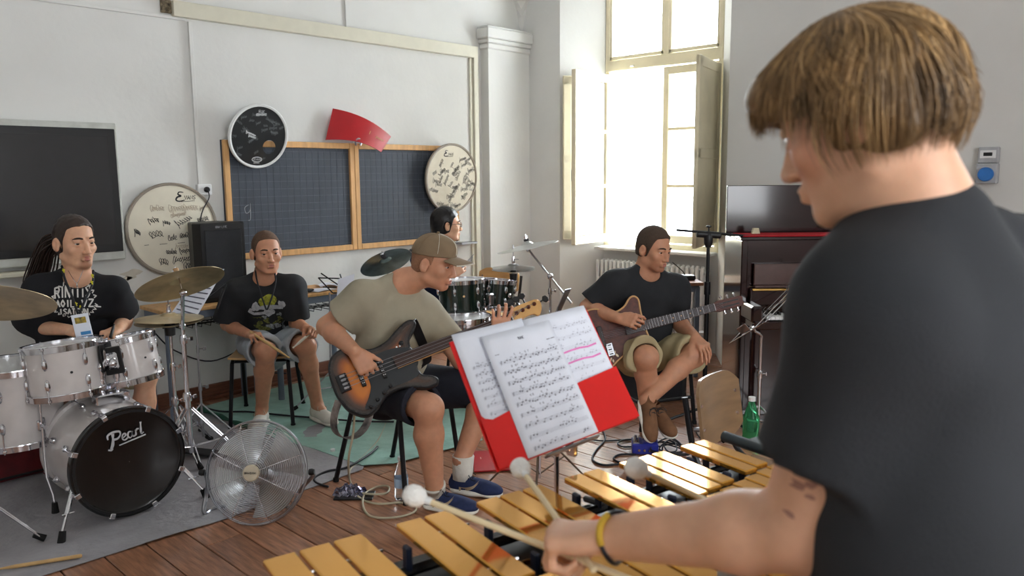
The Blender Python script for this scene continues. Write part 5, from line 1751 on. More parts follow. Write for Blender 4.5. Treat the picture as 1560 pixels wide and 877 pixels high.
# crumpled packet
c = on_floor(533, 752)
rgp = random.Random(2)
def crumple(u, v):
    x, y = (u - .5) * 0.15, (v - .5) * 0.1
    e = math.sin(PI * u) * math.sin(PI * v)
    return c + R0 * (x + 0.008 * math.sin(19 * v)) + F0 * (y + 0.008 * math.sin(23 * u)) + ZA * (0.006 + 0.05 * e ** .6 * (0.65 + 0.35 * math.sin(21 * u + 5 * v) * math.cos(17 * v - 4 * u)))
t = thing('snack_packet', 'crumpled shiny snack packet on a black tray beside the bassist\'s chair', 'packet', c)
obj('foil', MB().sheet(crumple, 26, 18), mat('printed_foil', srgb(176, 176, 190), 0.22, 0.8, col2=srgb(48, 36, 90), scale=18), t, smooth=20)
tag(obj('black_tray', MB(frame(R0, F0, ZA, c + F0 * -0.03)).box((0.03, 0, 0.004), (0.19, 0.10, 0.008), bev=0.002), M_black), 'flat black plate on the boards under the crumpled packet', 'tray')
# red folder on the floor
c = on_floor(748, 706)
Mr = frame(nrm(R0 * 0.98 + F0 * 0.12), nrm(F0 - R0 * 0.12), ZA, c + ZA * 0.003)
t = thing('plastic_folder', 'closed red plastic folder lying on the floor behind the blue shoe', 'folder', c)
obj('cover', MB(Mr).box((0.02, 0.03, 0.004), (0.24, 0.31, 0.008), bev=0.002), M_dred, t)
s = MB()
letters(s, 'I79', 0.03, 0.006, Mr @ frame((1, 0, 0), (0, 1, 0), (0, 0, 1), (-0.06, 0.05, 0.0085)), 0, 0)
obj('lettering', s, mat('pale_print', srgb(220, 190, 180), 0.5), t, smooth=0, kind='stuff')
tag(obj('bottle_cap', MB().lathe([(0.014, 0), (0.014, 0.012), (0.012, 0.014)], 14, axis_frame(on_floor(507, 687, .008), (0, 0, 1))), M_white), 'white plastic bottle cap lying on the green tarpaulin', 'cap')

# ------------------------------------------------------------------ vibraphone
E1, E2 = V(0.976, -0.217, 0), V(0.217, 0.976, 0)
E1, E2 = nrm(E1), nrm(E2)
ZB = 0.88
VO = V(0.637, 1.222, 0)
Mv = frame(E1, E2, ZA, VO)
M_gold = mat('gold_lacquered_bar', srgb(222, 160, 66), 0.08, 0.75, var=0.05, scale=3, coat=0.25)
M_goldd = mat('gold_resonator', srgb(150, 116, 50), 0.25, 0.9, var=0.08)
M_vblk = mat('black_frame_enamel', srgb(14, 15, 17), 0.4)
M_vblue = mat('dark_blue_post', srgb(34, 42, 62), 0.4)
vt = thing('vibraphone', 'gold-barred vibraphone in the foreground played by the standing person', 'vibraphone', VO + E1 * 0.5 - E2 * 0.4)
pitch = lambda i: 0.0675 - 0.0010 * i
pos = [0.0]
for i in range(1, 24):
    pos.append(pos[-1] + pitch(i))
PX = lambda i: pos[i] - pos[1]      # left edge of the sharp at index i, F sharp = 1
LA = lambda i: 0.347 - 0.0079 * (i - 1)
ACC = [1, 2, 3, 5, 6, 8, 9, 10, 12, 13, 15, 16, 17, 19, 20]
for i in ACC:
    w = pitch(i) - 0.008
    L = LA(i)
    x = PX(i) + w / 2
    o = obj('bar', MB(Mv).box((x, -L / 2, ZB), (w, L, 0.013), bev=0.0025), M_gold, vt, smooth=30)
    for fy in (0.224, 0.776):
        obj('cord_guide', MB(Mv).rod((x + w / 2 - 0.001, -L * fy, ZB - 0.001), (x + w / 2 + 0.009, -L * fy, ZB - 0.001), 0.003, 6), M_chrome, vt)
    for fy in (0.224, 0.776):
        for sx in ((-1, 1) if i in (1, 5, 8, 12, 15, 19) else (1,)):
            obj('bar_post', MB(Mv).box((x + sx * (w / 2 + 0.004) - (0.006 if sx < 0 else -0.0), -L * fy, ZB - 0.032), (0.012 if sx < 0 else 0.006, 0.022, 0.048), bev=0.003), M_vblue, vt)
    obj('resonator', MB(Mv).lathe([(w * .43, 0), (w * .43, 0.30 + 0.0), (w * .37, 0.30), (w * .37, 0.05)], 16, frame((1, 0, 0), (0, 1, 0), (0, 0, 1), (x, -L * .55, ZB - 0.37))), M_goldd, vt)
for i in range(22):
    w = pitch(i) - 0.008
    x = PX(i) - pitch(i) / 2 + w / 2 if i else PX(1) - pitch(0) / 2 - pitch(1) / 2 + 0.004 + w / 2 - 0.03
    x = (PX(i) if i else -pitch(0)) + w / 2 + pitch(i) * 0.5
    y0_ = -LA(max(1, i)) - 0.006
    L = LA(max(1, i)) + 0.02
    obj('bar', MB(Mv).box((x, y0_ - L / 2, ZB - 0.004), (w, L, 0.013), bev=0.0025), M_gold, vt, smooth=30)
    for fy in (0.224, 0.776):
        obj('cord_guide', MB(Mv).rod((x + w / 2 - 0.001, y0_ - L * fy, ZB - 0.004), (x + w / 2 + 0.009, y0_ - L * fy, ZB - 0.004), 0.003, 6), M_chrome, vt)
    obj('resonator', MB(Mv).lathe([(w * .43, 0), (w * .43, 0.30), (w * .37, 0.30), (w * .37, 0.05)], 16, frame((1, 0, 0), (0, 1, 0), (0, 0, 1), (x, y0_ - L * .45, ZB - 0.37))), M_goldd, vt)
XE = PX(21) + 0.07
for fy, off in ((0.224, 0.0), (0.776, 0.0)):
    a = V(-0.09, -LA(1) * fy, ZB - 0.06)
    b_ = V(XE, -LA(21) * fy, ZB - 0.06)
    obj('rail', MB(Mv).tube([a, b_], 0.011, 8), M_vblk, vt)
    a = V(-0.09, -LA(1) - 0.006 - (LA(1) + .02) * fy, ZB - 0.062)
    b_ = V(XE, -LA(21) - 0.006 - (LA(21) + .02) * fy, ZB - 0.062)
    obj('rail', MB(Mv).tube([a, b_], 0.011, 8), M_vblk, vt)
obj('damper_bar', MB(Mv).box((XE / 2 - 0.05, -0.31, ZB - 0.035), (XE + 0.05, 0.02, 0.02), rot=rotz(0.13), bev=0.004), M_vblk, vt)
obj('resonator_tray', MB(Mv).prism([(-0.07, 0.015), (-0.07, -0.70), (XE, -0.40), (XE, 0.01)], 0.008, None, ZB - 0.088), M_vblk, vt)
# end frames
e = MB(Mv).tube([(XE + 0.02, 0.02, ZB - 0.01), (XE + 0.02, -0.46, ZB - 0.01)], 0.014, 12)
e.box((XE + 0.065, -0.24, ZB - 0.012), (0.09, 0.38, 0.03), bev=0.006)
obj('end_rail', e, mat('slate_grey_enamel', srgb(44, 54, 58), 0.45), vt)
obj('end_rail', MB(Mv).box((-0.12, -0.36, ZB - 0.05), (0.05, 0.78, 0.09), bev=0.01), M_vblk, vt)
for x, ys in ((-0.12, (-0.02, -0.70)), (XE + 0.04, (0.0, -0.44))):
    for y in ys:
        obj('leg', MB(Mv).tube([(x, y, ZB - 0.06), (x, y, 0.06)], 0.016, 10), M_vblk, vt)
        obj('caster', MB(Mv).lathe([(0.028, -0.012), (0.03, 0), (0.028, 0.012)], 14, axis_frame((x, y, 0.031), (1, 0, 0))), M_rubber, vt)
    obj('foot_rail', MB(Mv).tube([(x, ys[0], 0.12), (x, ys[1], 0.12)], 0.014, 8), M_vblk, vt)
obj('brace', MB(Mv).tube([(-0.12, -0.36, 0.15), (XE + 0.04, -0.22, 0.15)], 0.012, 8), M_vblk, vt)
for s0, dz in ((PX(4) - 0.015, 0.0), (PX(7) - 0.015, 0.0), (PX(11) - 0.02, 0), (PX(14) - 0.02, 0), (PX(18) - 0.02, 0)):
    obj('support_arm', MB(Mv).tube(bez([(s0, 0.03, ZB - 0.075), (s0 - 0.01, -0.05, ZB - 0.06), (s0 + 0.02, -0.2, ZB - 0.07), (s0 + 0.02, -0.33, ZB - 0.075)], 4), 0.008, 8), M_vblk, vt)
# ------------------------------------------------------------------ organic bodies: distance fields meshed into one continuous surface
class SDF:
    def __init__(s, lo, hi, h):
        s.lo = np.asarray(lo, float)
        s.h = h
        s.n = np.ceil((np.asarray(hi, float) - s.lo) / h).astype(int) + 2
        s.d = np.full(tuple(s.n), 0.6, np.float32)

    def _sl(s, lo, hi):
        a = np.clip(np.floor((np.asarray(lo) - s.lo) / s.h).astype(int), 0, s.n - 1)
        b = np.clip(np.ceil((np.asarray(hi) - s.lo) / s.h).astype(int) + 1, 1, s.n)
        if np.any(b <= a):
            return None, None
        ax = [(s.lo[i] + s.h * np.arange(a[i], b[i])).astype(np.float32) for i in range(3)]
        return tuple(slice(a[i], b[i]) for i in range(3)), (ax[0][:, None, None], ax[1][None, :, None], ax[2][None, None, :])

    def op(s, lo, hi, fn, k=0.01, mode='u'):
        m = 2.5 * s.h + k
        sl, g = s._sl(np.asarray(lo) - m, np.asarray(hi) + m)
        if sl is None:
            return s
        d = np.broadcast_to(fn(*g), s.d[sl].shape).astype(np.float32)
        a = s.d[sl]
        k = max(k, 1e-4)
        if mode == 'u':
            q = np.clip(0.5 + 0.5 * (a - d) / k, 0, 1)
            s.d[sl] = a * (1 - q) + d * q - k * q * (1 - q)
        elif mode == 'c':
            d = -d
            q = np.clip(0.5 - 0.5 * (a - d) / k, 0, 1)
            s.d[sl] = a * (1 - q) + d * q + k * q * (1 - q)
        return s

    def cap(s, a, b, ra, rb=None, k=0.012, mode='u', flat=None, cut=None):
        """tapered capsule; flat=(axis, factor) squashes it, cut=(t0, t1) gives flat ends"""
        a, b = np.asarray(a, float), np.asarray(b, float)
        rb = ra if rb is None else rb
        R = max(ra, rb)
        F = R if flat is None else R * max(1.0, flat[1])
        ab = b - a
        L2 = float(ab @ ab) + 1e-12
        L = math.sqrt(L2)
        def fn(x, y, z):
            px, py, pz = x - a[0], y - a[1], z - a[2]
            t = (px * ab[0] + py * ab[1] + pz * ab[2]) / L2
            tc = np.clip(t, 0, 1)
            qx, qy, qz = px - tc * ab[0], py - tc * ab[1], pz - tc * ab[2]
            if flat is not None:
                n, f = nrm(flat[0]), flat[1]
                c = (qx * n[0] + qy * n[1] + qz * n[2]) * (1 / f - 1)
                qx, qy, qz = qx + n[0] * c, qy + n[1] * c, qz + n[2] * c
            d = np.sqrt(qx * qx + qy * qy + qz * qz) - (ra + (rb - ra) * tc)
            if flat is not None:
                d = d * min(1.0, flat[1])
            if cut is not None:
                if cut[1] is not None:
                    d = np.maximum(d, (t - cut[1]) * L)
                if cut[0] is not None:
                    d = np.maximum(d, (cut[0] - t) * L)
            return d
        return s.op(np.minimum(a, b) - F, np.maximum(a, b) + F, fn, k, mode)

    def ell(s, c, r, M=None, k=0.012, mode='u'):
        """ellipsoid, axes given by the columns of M"""
        c, r = np.asarray(c, float), np.asarray(r, float)
        A = np.eye(3) if M is None else np.asarray(M)[:3, :3]
        def fn(x, y, z):
            px, py, pz = x - c[0], y - c[1], z - c[2]
            u = [(px * A[0, i] + py * A[1, i] + pz * A[2, i]) for i in range(3)]
            k0 = np.sqrt((u[0] / r[0]) ** 2 + (u[1] / r[1]) ** 2 + (u[2] / r[2]) ** 2)
            k1 = np.sqrt((u[0] / r[0] ** 2) ** 2 + (u[1] / r[1] ** 2) ** 2 + (u[2] / r[2] ** 2) ** 2) + 1e-9
            return np.clip(k0 * (k0 - 1) / k1, -0.5, 0.5)
        R = float(r.max())
        return s.op(c - R, c + R, fn, k, mode)

    def box(s, c, hs, M, rad=0.01, k=0.012, mode='u'):
        c = np.asarray(c, float)
        A = np.asarray(M)[:3, :3]
        def fn(x, y, z):
            px, py, pz = x - c[0], y - c[1], z - c[2]
            q = [np.abs(px * A[0, i] + py * A[1, i] + pz * A[2, i]) - (hs[i] - rad) for i in range(3)]
            o = np.sqrt(np.maximum(q[0], 0) ** 2 + np.maximum(q[1], 0) ** 2 + np.maximum(q[2], 0) ** 2)
            return o + np.minimum(np.maximum(q[0], np.maximum(q[1], q[2])), 0) - rad
        R = float(np.linalg.norm(hs))
        return s.op(c - R, c + R, fn, k, mode)

    def wrinkle(s, amp, fr, seed=0, stretch=(1, 1, 1), n=5):
        """shallow folds over the whole surface"""
        rg = np.random.RandomState(seed)
        sl, (x, y, z) = s._sl(s.lo, s.lo + s.h * s.n)
        acc = 0
        for i in range(n):
            v = rg.normal(size=3) * np.asarray(stretch)
            v = v / np.linalg.norm(v) * fr * rg.uniform(0.6, 1.5)
            w = rg.normal(size=3)
            w = w / np.linalg.norm(w) * fr * 0.5
            ph = rg.uniform(0, 6.28)
            acc = acc + np.sin(x * v[0] + y * v[1] + z * v[2] + ph + 1.3 * np.sin(x * w[0] + y * w[1] + z * w[2]))
        s.d += (amp / n ** 0.5) * (acc - 0.85 * n ** 0.5)[:s.d.shape[0], :s.d.shape[1], :s.d.shape[2]].astype(np.float32)
        return s

    def mesh(s, smooth=1):
        d = s.d
        neg = d < 0
        cnt = np.zeros(tuple(np.array(d.shape) - 1), np.uint8)
        for i in (0, 1):
            for j in (0, 1):
                for k in (0, 1):
                    cnt += neg[i:d.shape[0] - 1 + i, j:d.shape[1] - 1 + j, k:d.shape[2] - 1 + k]
        act = np.argwhere((cnt > 0) & (cnt < 8))
        if not len(act):
            return np.zeros((0, 3)), np.zeros((0, 4), int)
        idg = np.full(cnt.shape, -1, np.int32)
        idg[act[:, 0], act[:, 1], act[:, 2]] = np.arange(len(act))
        cv = [d[act[:, 0] + i, act[:, 1] + j, act[:, 2] + k] for i in (0, 1) for j in (0, 1) for k in (0, 1)]
        cp = np.array([(i, j, k) for i in (0, 1) for j in (0, 1) for k in (0, 1)], float)
        acc = np.zeros((len(act), 3))
        num = np.zeros(len(act))
        for p in range(8):
            for q in range(p + 1, 8):
                if np.abs(cp[p] - cp[q]).sum() == 1:
                    m = (cv[p] < 0) != (cv[q] < 0)
                    t = np.where(m, cv[p] / np.where(m, cv[p] - cv[q], 1), 0)
                    acc += np.where(m[:, None], cp[p] + (cp[q] - cp[p]) * t[:, None], 0)
                    num += m
        v = s.lo + s.h * (act + acc / num[:, None])
        quads = []
        for ax in range(3):
            o = [i for i in range(3) if i != ax]
            a = [slice(1, -1)] * 3
            b = [slice(1, -1)] * 3
            a[ax] = slice(0, -1)
            b[ax] = slice(1, None)
            na, nb = neg[tuple(a)], neg[tuple(b)]
            e = np.argwhere(na != nb)
            if not len(e):
                continue
            flip = na[e[:, 0], e[:, 1], e[:, 2]]
            base = e.copy()
            base[:, o[0]] += 1
            base[:, o[1]] += 1
            def cell(d0, d1):
                c = base.copy()
                c[:, o[0]] += d0
                c[:, o[1]] += d1
                return idg[c[:, 0], c[:, 1], c[:, 2]]
            q = np.stack([cell(-1, -1), cell(0, -1), cell(0, 0), cell(-1, 0)], 1)
            if ax == 1:
                flip = ~flip
            q = np.where(flip[:, None], q, q[:, ::-1])
            quads.append(q[(q >= 0).all(1)])
        f = np.concatenate(quads)
        for _ in range(smooth):
            nb_ = np.zeros_like(v)
            ct = np.zeros(len(v))
            for i in range(4):
                j = (i + 1) % 4
                np.add.at(nb_, f[:, i], v[f[:, j]])
                np.add.at(nb_, f[:, j], v[f[:, i]])
                np.add.at(ct, f[:, i], 1)
                np.add.at(ct, f[:, j], 1)
            v = v * 0.5 + 0.5 * nb_ / np.maximum(ct, 1)[:, None]
        return v, f

    def obj(s, name, m, parent, smooth=1, paint=None, label=None):
        v, f = s.mesh(smooth)
        if not len(v):
            return None
        o = link_mesh(name, v, f, m, parent, None, 180)
        if label:
            o['label'] = label
        if paint is not None:
            c = np.ones((len(v), 4), np.float32)
            for ctr, r, col, A in paint:
                q = v - np.asarray(ctr, float)
                if A is not None:
                    q = q @ np.asarray(A)[:3, :3]
                dd = np.sqrt(((q / np.asarray(r, float)) ** 2).sum(1))
                w = np.clip((1.25 - dd) / 0.5, 0, 1)[:, None]
                c[:, :3] = c[:, :3] * (1 - w) + c[:, :3] * np.asarray(col, float) * w
            at_ = o.data.color_attributes.new('Col', 'FLOAT_COLOR', 'POINT')
            at_.data.foreach_set('color', c.ravel())
        return o

def skin_mat(name, r, g, b):
    return mat(name, srgb(r, g, b), 0.5, var=0.05, scale=30, bump=0.06, bscale=220, sss=0.25, attr='Col')
M_skinA = skin_mat('skin_light', 212, 164, 134)
M_skinB = skin_mat('skin_tan', 196, 142, 112)
M_eyew = mat('eye_white', srgb(190, 182, 176), 0.2, var=0.0)
M_iris = mat('iris', srgb(46, 36, 30), 0.15, var=0.0)
M_lips = mat('lips', srgb(176, 108, 98), 0.5, var=0.03)

def head_axes(fwd, up):
    f = nrm(fwd)
    u = nrm(np.asarray(up, float) - f * (np.asarray(up, float) @ f))
    return frame(np.cross(f, u), f, u, (0, 0, 0))

def head_sdf(S, c, A, sc=1.0, neck=None, nr=0.056, jaw=1.0, occ=0.0):
    """skull, face, ears and neck; A columns: right, forward, up"""
    P = lambda x, y, z: c + A[:3, 0] * x * sc + A[:3, 1] * y * sc + A[:3, 2] * z * sc
    r3 = lambda a, b, d: (a * sc, b * sc, d * sc)
    S.ell(P(0, -0.012 + occ, 0.034), r3(.074, .095 - occ, .086), A, k=.01)
    S.ell(P(0, 0.028, -0.02), r3(.062, .064, .088), A, k=.02)
    S.ell(P(0, 0.032, -0.068), r3(.05 * jaw, .05, .042), A, k=.022)
    S.ell(P(0, 0.068, -0.098), r3(.022 * jaw, .017, .016), A, k=.016)
    for s in (-1, 1):
        S.ell(P(s * .043, .058, -.026), r3(.022, .02, .02), A, k=.02)
        S.cap(P(s * .052 * jaw, -.005, -.066), P(s * .022, .066, -.098), .016 * sc, .013 * sc, k=.022)
        S.cap(P(s * .012, .0885, .020), P(s * .042, .074, .020), .0085 * sc, .007 * sc, k=.012)
    for s in (-1, 1):
        S.ell(P(s * .031, .097, .002), r3(.017, .014, .0115), A, k=.012, mode='c')
    S.cap(P(0, .087, .010), P(0, .106, -.031), .0075 * sc, .0105 * sc, k=.010)
    S.ell(P(0, .108, -.036), r3(.0105, .0095, .009), A, k=.008)
    for s in (-1, 1):
        S.ell(P(s * .012, .099, -.039), r3(.0085, .009, .0075), A, k=.006)
    # mouth
    S.cap(P(-.016, .091, -.061), P(.016, .091, -.061), .007 * sc, k=.008, flat=(A[:3, 2], .8))
    S.cap(P(-.014, .0905, -.072), P(.014, .0905, -.072), .0075 * sc, k=.008, flat=(A[:3, 2], .8))
    S.cap(P(-.02, .0975, -.0665), P(.02, .0975, -.0665), .0022 * sc, k=.003, mode='c')
    # lids
    for s in (-1, 1):
        for z, r in ((.0092, .0058), (-.0062, .0042)):
            S.cap(P(s * .021, .082, z), P(s * .031, .0865, z + (.002 if z > 0 else -.001)), r * sc, k=.004)
            S.cap(P(s * .031, .0865, z + (.002 if z > 0 else -.001)), P(s * .043, .078, z), r * sc, k=.004)
    # ears
    for s in (-1, 1):
        Ae = A.copy()
        a = s * 0.35
        Ae[:3, 0] = A[:3, 0] * math.cos(a) + A[:3, 1] * math.sin(a)
        Ae[:3, 1] = -A[:3, 0] * math.sin(a) + A[:3, 1] * math.cos(a)
        S.ell(P(s * .079, -.012, -.010), r3(.010, .019, .032), Ae, k=.008)
        S.ell(P(s * .090, -.006, -.006), r3(.009, .010, .019), Ae, k=.006, mode='c')
        S.cap(P(s * .078, -.002, -.018), P(s * .080, -.004, -.032), .0075 * sc, k=.004)
    if neck is not None:
        S.cap(P(0, -.018, -.055), neck, nr * sc, nr * 1.06, k=.025)
    return P

def eyes(t, P, A, sc, look=(0, 0), brow=(60, 44, 34), thick=.0042, lips=True, skin=None):
    for s in (-1, 1):
        b = MB().ball(P(s * .0315, .0740, .002), .0116 * sc, 14, 10)
        o = obj('eye', b, M_eyew, t, smooth=180)
        d = nrm(A[:3, 1] + A[:3, 0] * look[0] + A[:3, 2] * look[1])
        c = P(s * .0315, .0740, .002) + d * .0094 * sc
        obj('iris', MB().lathe([(.0001, .0024 * sc), (.0048 * sc, .0018 * sc), (.0068 * sc, .0)], 14, axis_frame(c, d), cap=False), M_iris, o, smooth=180)
        pts = [P(s * .014, .0945, .0235), P(s * .028, .0925, .0275), P(s * .040, .083, .026), P(s * .049, .070, .020)]
        bm = bpy.data.materials.get('brow_%d' % brow[0]) or mat('brow_%d' % brow[0], srgb(*brow), 0.85)
        obj('eyebrow', MB().tube(bez(pts, 4), [thick * sc * q for q in (.6, .8, 1, 1, 1, 1, 1, .95, .9, .8, .7, .55, .4)], 7), bm, t, smooth=180)
    if lips:
        b = MB()
        for z, y, w, r in ((-.0615, .0945, .019, .0045), (-.0715, .0945, .017, .0052)):
            b.tube(bez([P(-w, y - .008, z - (.002 if z > -.066 else -.003)), P(-w * .4, y, z + .0008), P(w * .4, y, z + .0008), P(w, y - .008, z - (.002 if z > -.066 else -.003))], 5), [r * sc * math.sin(PI * (i + 1.2) / 17.4) ** .5 for i in range(16)], 8)
        obj('lips', b, M_lips, t, smooth=180, kind='stuff')

def rot_about(v, ax, a):
    ax = nrm(ax)
    v = np.asarray(v, float)
    return v * math.cos(a) + np.cross(ax, v) * math.sin(a) + ax * (ax @ v) * (1 - math.cos(a))

def hand_sdf(S, w, f, n, side, curls, thumb, sc=1.0, spread=0.06, lens=None):
    """w wrist, f towards the knuckles, n out of the palm, side=+1 when the thumb lies along cross(f, n);
    curls: four triples of bends in degrees, thumb: (f, t, n) direction weights and a bend"""
    f = nrm(f)
    n = nrm(np.asarray(n, float) - f * (np.asarray(n, float) @ f))
    t = np.cross(f, n) * side
    K = [(.092, .030), (.095, .010), (.090, -.011), (.083, -.030)]
    FL = [(.041, .025, .021), (.046, .029, .022), (.042, .027, .022), (.033, .020, .019)]
    FR = [(.0088, .0076, .0068), (.0090, .0078, .0070), (.0086, .0074, .0067), (.0078, .0066, .0060)]
    kn = []
    for i, (a, b) in enumerate(K):
        p = w + f * a * sc + t * b * sc
        kn.append(p)
        S.cap(w + f * .014 * sc + t * b * .55 * sc, p, .0135 * sc, .0105 * sc, k=.012)
    S.cap(kn[0] - n * 0.0, kn[3], .0105 * sc, .0095 * sc, k=.01)
    S.ell(w + f * .05 * sc + n * .006 * sc, (.034 * sc, .04 * sc, .014 * sc), frame(t, f, n, (0, 0, 0)), k=.012)
    S.cap(w + f * .02 * sc + t * .018 * sc + n * .008 * sc, w + f * .055 * sc + t * .036 * sc + n * .010 * sc, .015 * sc, .012 * sc, k=.014)
    tips = []
    for i in range(4):
        d = nrm(f + t * spread * (1.5 - i) * 1.0)
        ax = np.cross(d, n)
        p = kn[i]
        tot = 0
        for j in range(3):
            tot += math.radians(curls[i][j])
            dj = rot_about(d, ax, tot)
            q = p + dj * FL[i][j] * sc
            r1 = FR[i][j] * sc
            r2 = FR[i][min(2, j + 1)] * sc * (0.92 if j == 2 else 1.0)
            S.cap(p, q, r1, r2, k=.0045)
            p = q
        tips.append(p)
    a, b, c, bend = thumb
    d = nrm(f * a + t * b + n * c)
    p = w + f * .026 * sc + t * .026 * sc + n * .006 * sc
    q = p + d * .040 * sc
    S.cap(p, q, .0145 * sc, .0108 * sc, k=.012)
    ax = nrm(np.cross(d, nrm(n * .6 - t * .8)))
    d2 = rot_about(d, ax, math.radians(bend))
    r = q + d2 * .031 * sc
    S.cap(q, r, .0105 * sc, .0092 * sc, k=.006)
    d3 = rot_about(d2, ax, math.radians(bend * .8))
    S.cap(r, r + d3 * .024 * sc, .0092 * sc, .0072 * sc, k=.005)
    return kn, tips, t

def arm_sdf(S, sh, el, wr, r=(.050, .040, .042, .029), k=.02, fm=None):
    S.cap(sh, el, r[0], r[1], k=k)
    m = el + (wr - el) * .28
    S.cap(el, m, r[1] * .98, r[2] * 1.02, k=k)
    S.cap(m, wr, r[2], r[3], k=k, flat=fm)

def leg_sdf(S, hip, kn, an, r=(.078, .058, .054, .036), k=.025, back=None):
    S.cap(hip, kn, r[0], r[1], k=k)
    S.ell(kn, (r[1] * .98,) * 3, None, k=.02)
    d = an - kn
    bk = back if back is not None else V(0, 0, 0)
    S.cap(kn, kn + d * .32 + bk * .016, r[1] * .86, r[2] * 1.04, k=k)
    S.cap(kn + d * .32 + bk * .016, an, r[2], r[3], k=k)

def shoe(t, an, toe_dir, upper_m, sole_m, lace_m, L=0.28, up=None, lab=None, stripe=None, roll=0.0, tongue=None):
    """an: point on the sole line under the ankle; toe_dir: direction of the toes"""
    f = nrm(toe_dir)
    u = nrm((up if up is not None else ZA) - f * ((up if up is not None else ZA) @ f))
    r = np.cross(f, u)
    A = frame(r, f, u, (0, 0, 0))
    heel = an - f * .065
    h = 0.0042
    lo = np.minimum(heel, heel + f * L) - .10
    hi = np.maximum(heel, heel + f * L) + .16
    P = lambda x, y, z: heel + r * x + f * y + u * z
    S = SDF(lo, hi, h)
    S.ell(P(0, .055, .045), (.037, .06, .048), A, k=.01)
    S.ell(P(0, .15, .038), (.042, .10, .036), A, k=.02)
    S.ell(P(0.004, .215, .032), (.046, .066, .030), A, k=.02)
    S.cap(P(0, .055, .05), P(0, .045, .098), .037, .036, k=.012, flat=(r, .82), cut=(None, 1.0))
    S.cap(P(0, .095, .055), P(0, .185, .045), .034, .026, k=.02)
    S.cap(P(0, .048, .075), P(0, .04, .13), .029, .031, k=.004, mode='c', flat=(r, .85))
    S.op(lo, hi, lambda x, y, z: (x - P(0, 0, .016)[0]) * u[0] + (y - P(0, 0, .016)[1]) * u[1] + (z - P(0, 0, .016)[2]) * u[2], .002, 'c')
    so = S.obj('shoe', upper_m, t, label=lab)
    S = SDF(lo, hi, h)
    S.cap(P(0, .045, .015), P(0, .12, .015), .042, .040, k=.02, flat=(u, .42))
    S.cap(P(0, .12, .014), P(.004, .232, .014), .040, .047, k=.02, flat=(u, .36))
    S.obj('sole', sole_m, so)
    b = MB()
    for i in range(5):
        y = .105 + .02 * i
        z = .092 - .0085 * i
        b.tube(bez([P(-.024, y + .004, z - .012), P(0, y, z + .002), P(.024, y + .004, z - .012)], 4), .003, 6)
    b.tube(bez([P(0, .1, .098), P(.02, .11, .1), P(.035, .13, .085), P(.03, .15, .08)], 4), .0022, 6)
    b.tube(bez([P(0, .1, .098), P(-.02, .11, .1), P(-.034, .125, .085)], 4), .0022, 6)
    obj('laces', b, lace_m, so, smooth=180, kind='stuff')
    if stripe is not None:
        for sx in (-1, 1):
            b = MB()
            pts = bez([(.065, .028), (.10, .034), (.14, .05), (.165, .075)], 5)
            w = [.030, .028, .026, .024, .022, .02, .018, .017, .016, .015, .014, .013, .012, .011, .010, .008]
            v, q = [], []
            for (y, z), ww in zip([(p[0], p[1]) for p in pts], w):
                for zz in (z - ww / 2, z + ww / 2):
                    v.append((sx, y, zz))
            tree = BVHTree.FromPolygons([tuple(x) for x in mesh_world(so)], [tuple(p.vertices) for p in so.data.polygons])
            vv = []
            for (sx_, y, z) in v:
                o_ = P(sx_ * .2, y, z)
                h_ = tree.ray_cast(Vector(o_), Vector(-r * sx_))
                vv.append(np.array(h_[0]) + r * sx_ * .0015 if h_[0] else P(sx_ * .04, y, z))
            b.add(vv, [(2 * i, 2 * i + 2, 2 * i + 3, 2 * i + 1) if sx > 0 else (2 * i, 2 * i + 1, 2 * i + 3, 2 * i + 2) for i in range(len(pts) - 1)])
            obj('side_stripe', b, stripe, so, smooth=180)
    return so, P

def mesh_world(o):
    n = len(o.data.vertices)
    c = np.empty(n * 3)
    o.data.vertices.foreach_get('co', c)
    root = o
    while root.parent is not None:
        root = root.parent
    Mw = np.array(Matrix.LocRotScale(root.location, root.rotation_euler, None)) if root is not o else np.eye(4)
    return c.reshape(-1, 3) @ Mw[:3, :3].T + Mw[:3, 3]

def decal(parent_obj, name, mb2d, M, m, off=0.003, kind='stuff'):
    """lays flat 2D print (in the plane M, looking along -z) onto a garment"""
    tree = BVHTree.FromPolygons([tuple(x) for x in mesh_world(parent_obj)], [tuple(p.vertices) for p in parent_obj.data.polygons])
    v = np.concatenate(mb2d.v)
    w = v @ M[:3, :3].T + M[:3, 3]
    d = -M[:3, 2]
    out = np.empty_like(w)
    ok = np.zeros(len(w), bool)
    for i, p in enumerate(w):
        h = tree.ray_cast(Vector(p + M[:3, 2] * 0.3), Vector(d))
        if h[0] is not None:
            out[i] = np.array(h[0]) - d * off
            ok[i] = True
    f = [q for q in mb2d.f if all(ok[j] for j in q)]
    used = sorted({j for q in f for j in q})
    mp = {j: i for i, j in enumerate(used)}
    if not f:
        return None
    o = link_mesh(name, out[used], [tuple(mp[j] for j in q) for q in f], m, parent_obj, None, 0)
    if kind:
        o['kind'] = kind
    return o

def blob2d(mb, x, y, rx, ry, n=18, wob=0.0, seed=0, ring=2):
    """filled flat patch built as rings so that it drapes"""
    rg = random.Random(seed)
    ph = [rg.random() * 6 for _ in range(3)]
    v = [(x, y, 0)]
    for k in range(1, ring + 1):
        for i in range(n):
            a = 2 * PI * i / n
            q = k / ring * (1 + wob * (math.sin(2 * a + ph[0]) + math.sin(3 * a + ph[1]) + .6 * math.sin(5 * a + ph[2])) / 2)
            v.append((x + rx * q * math.cos(a), y + ry * q * math.sin(a), 0))
    f = [(0, 1 + i, 1 + (i + 1) % n) for i in range(n)]
    for k in range(ring - 1):
        for i in range(n):
            j = (i + 1) % n
            f.append((1 + k * n + i, 1 + (k + 1) * n + i, 1 + (k + 1) * n + j, 1 + k * n + j))
    mb.add(v, f)

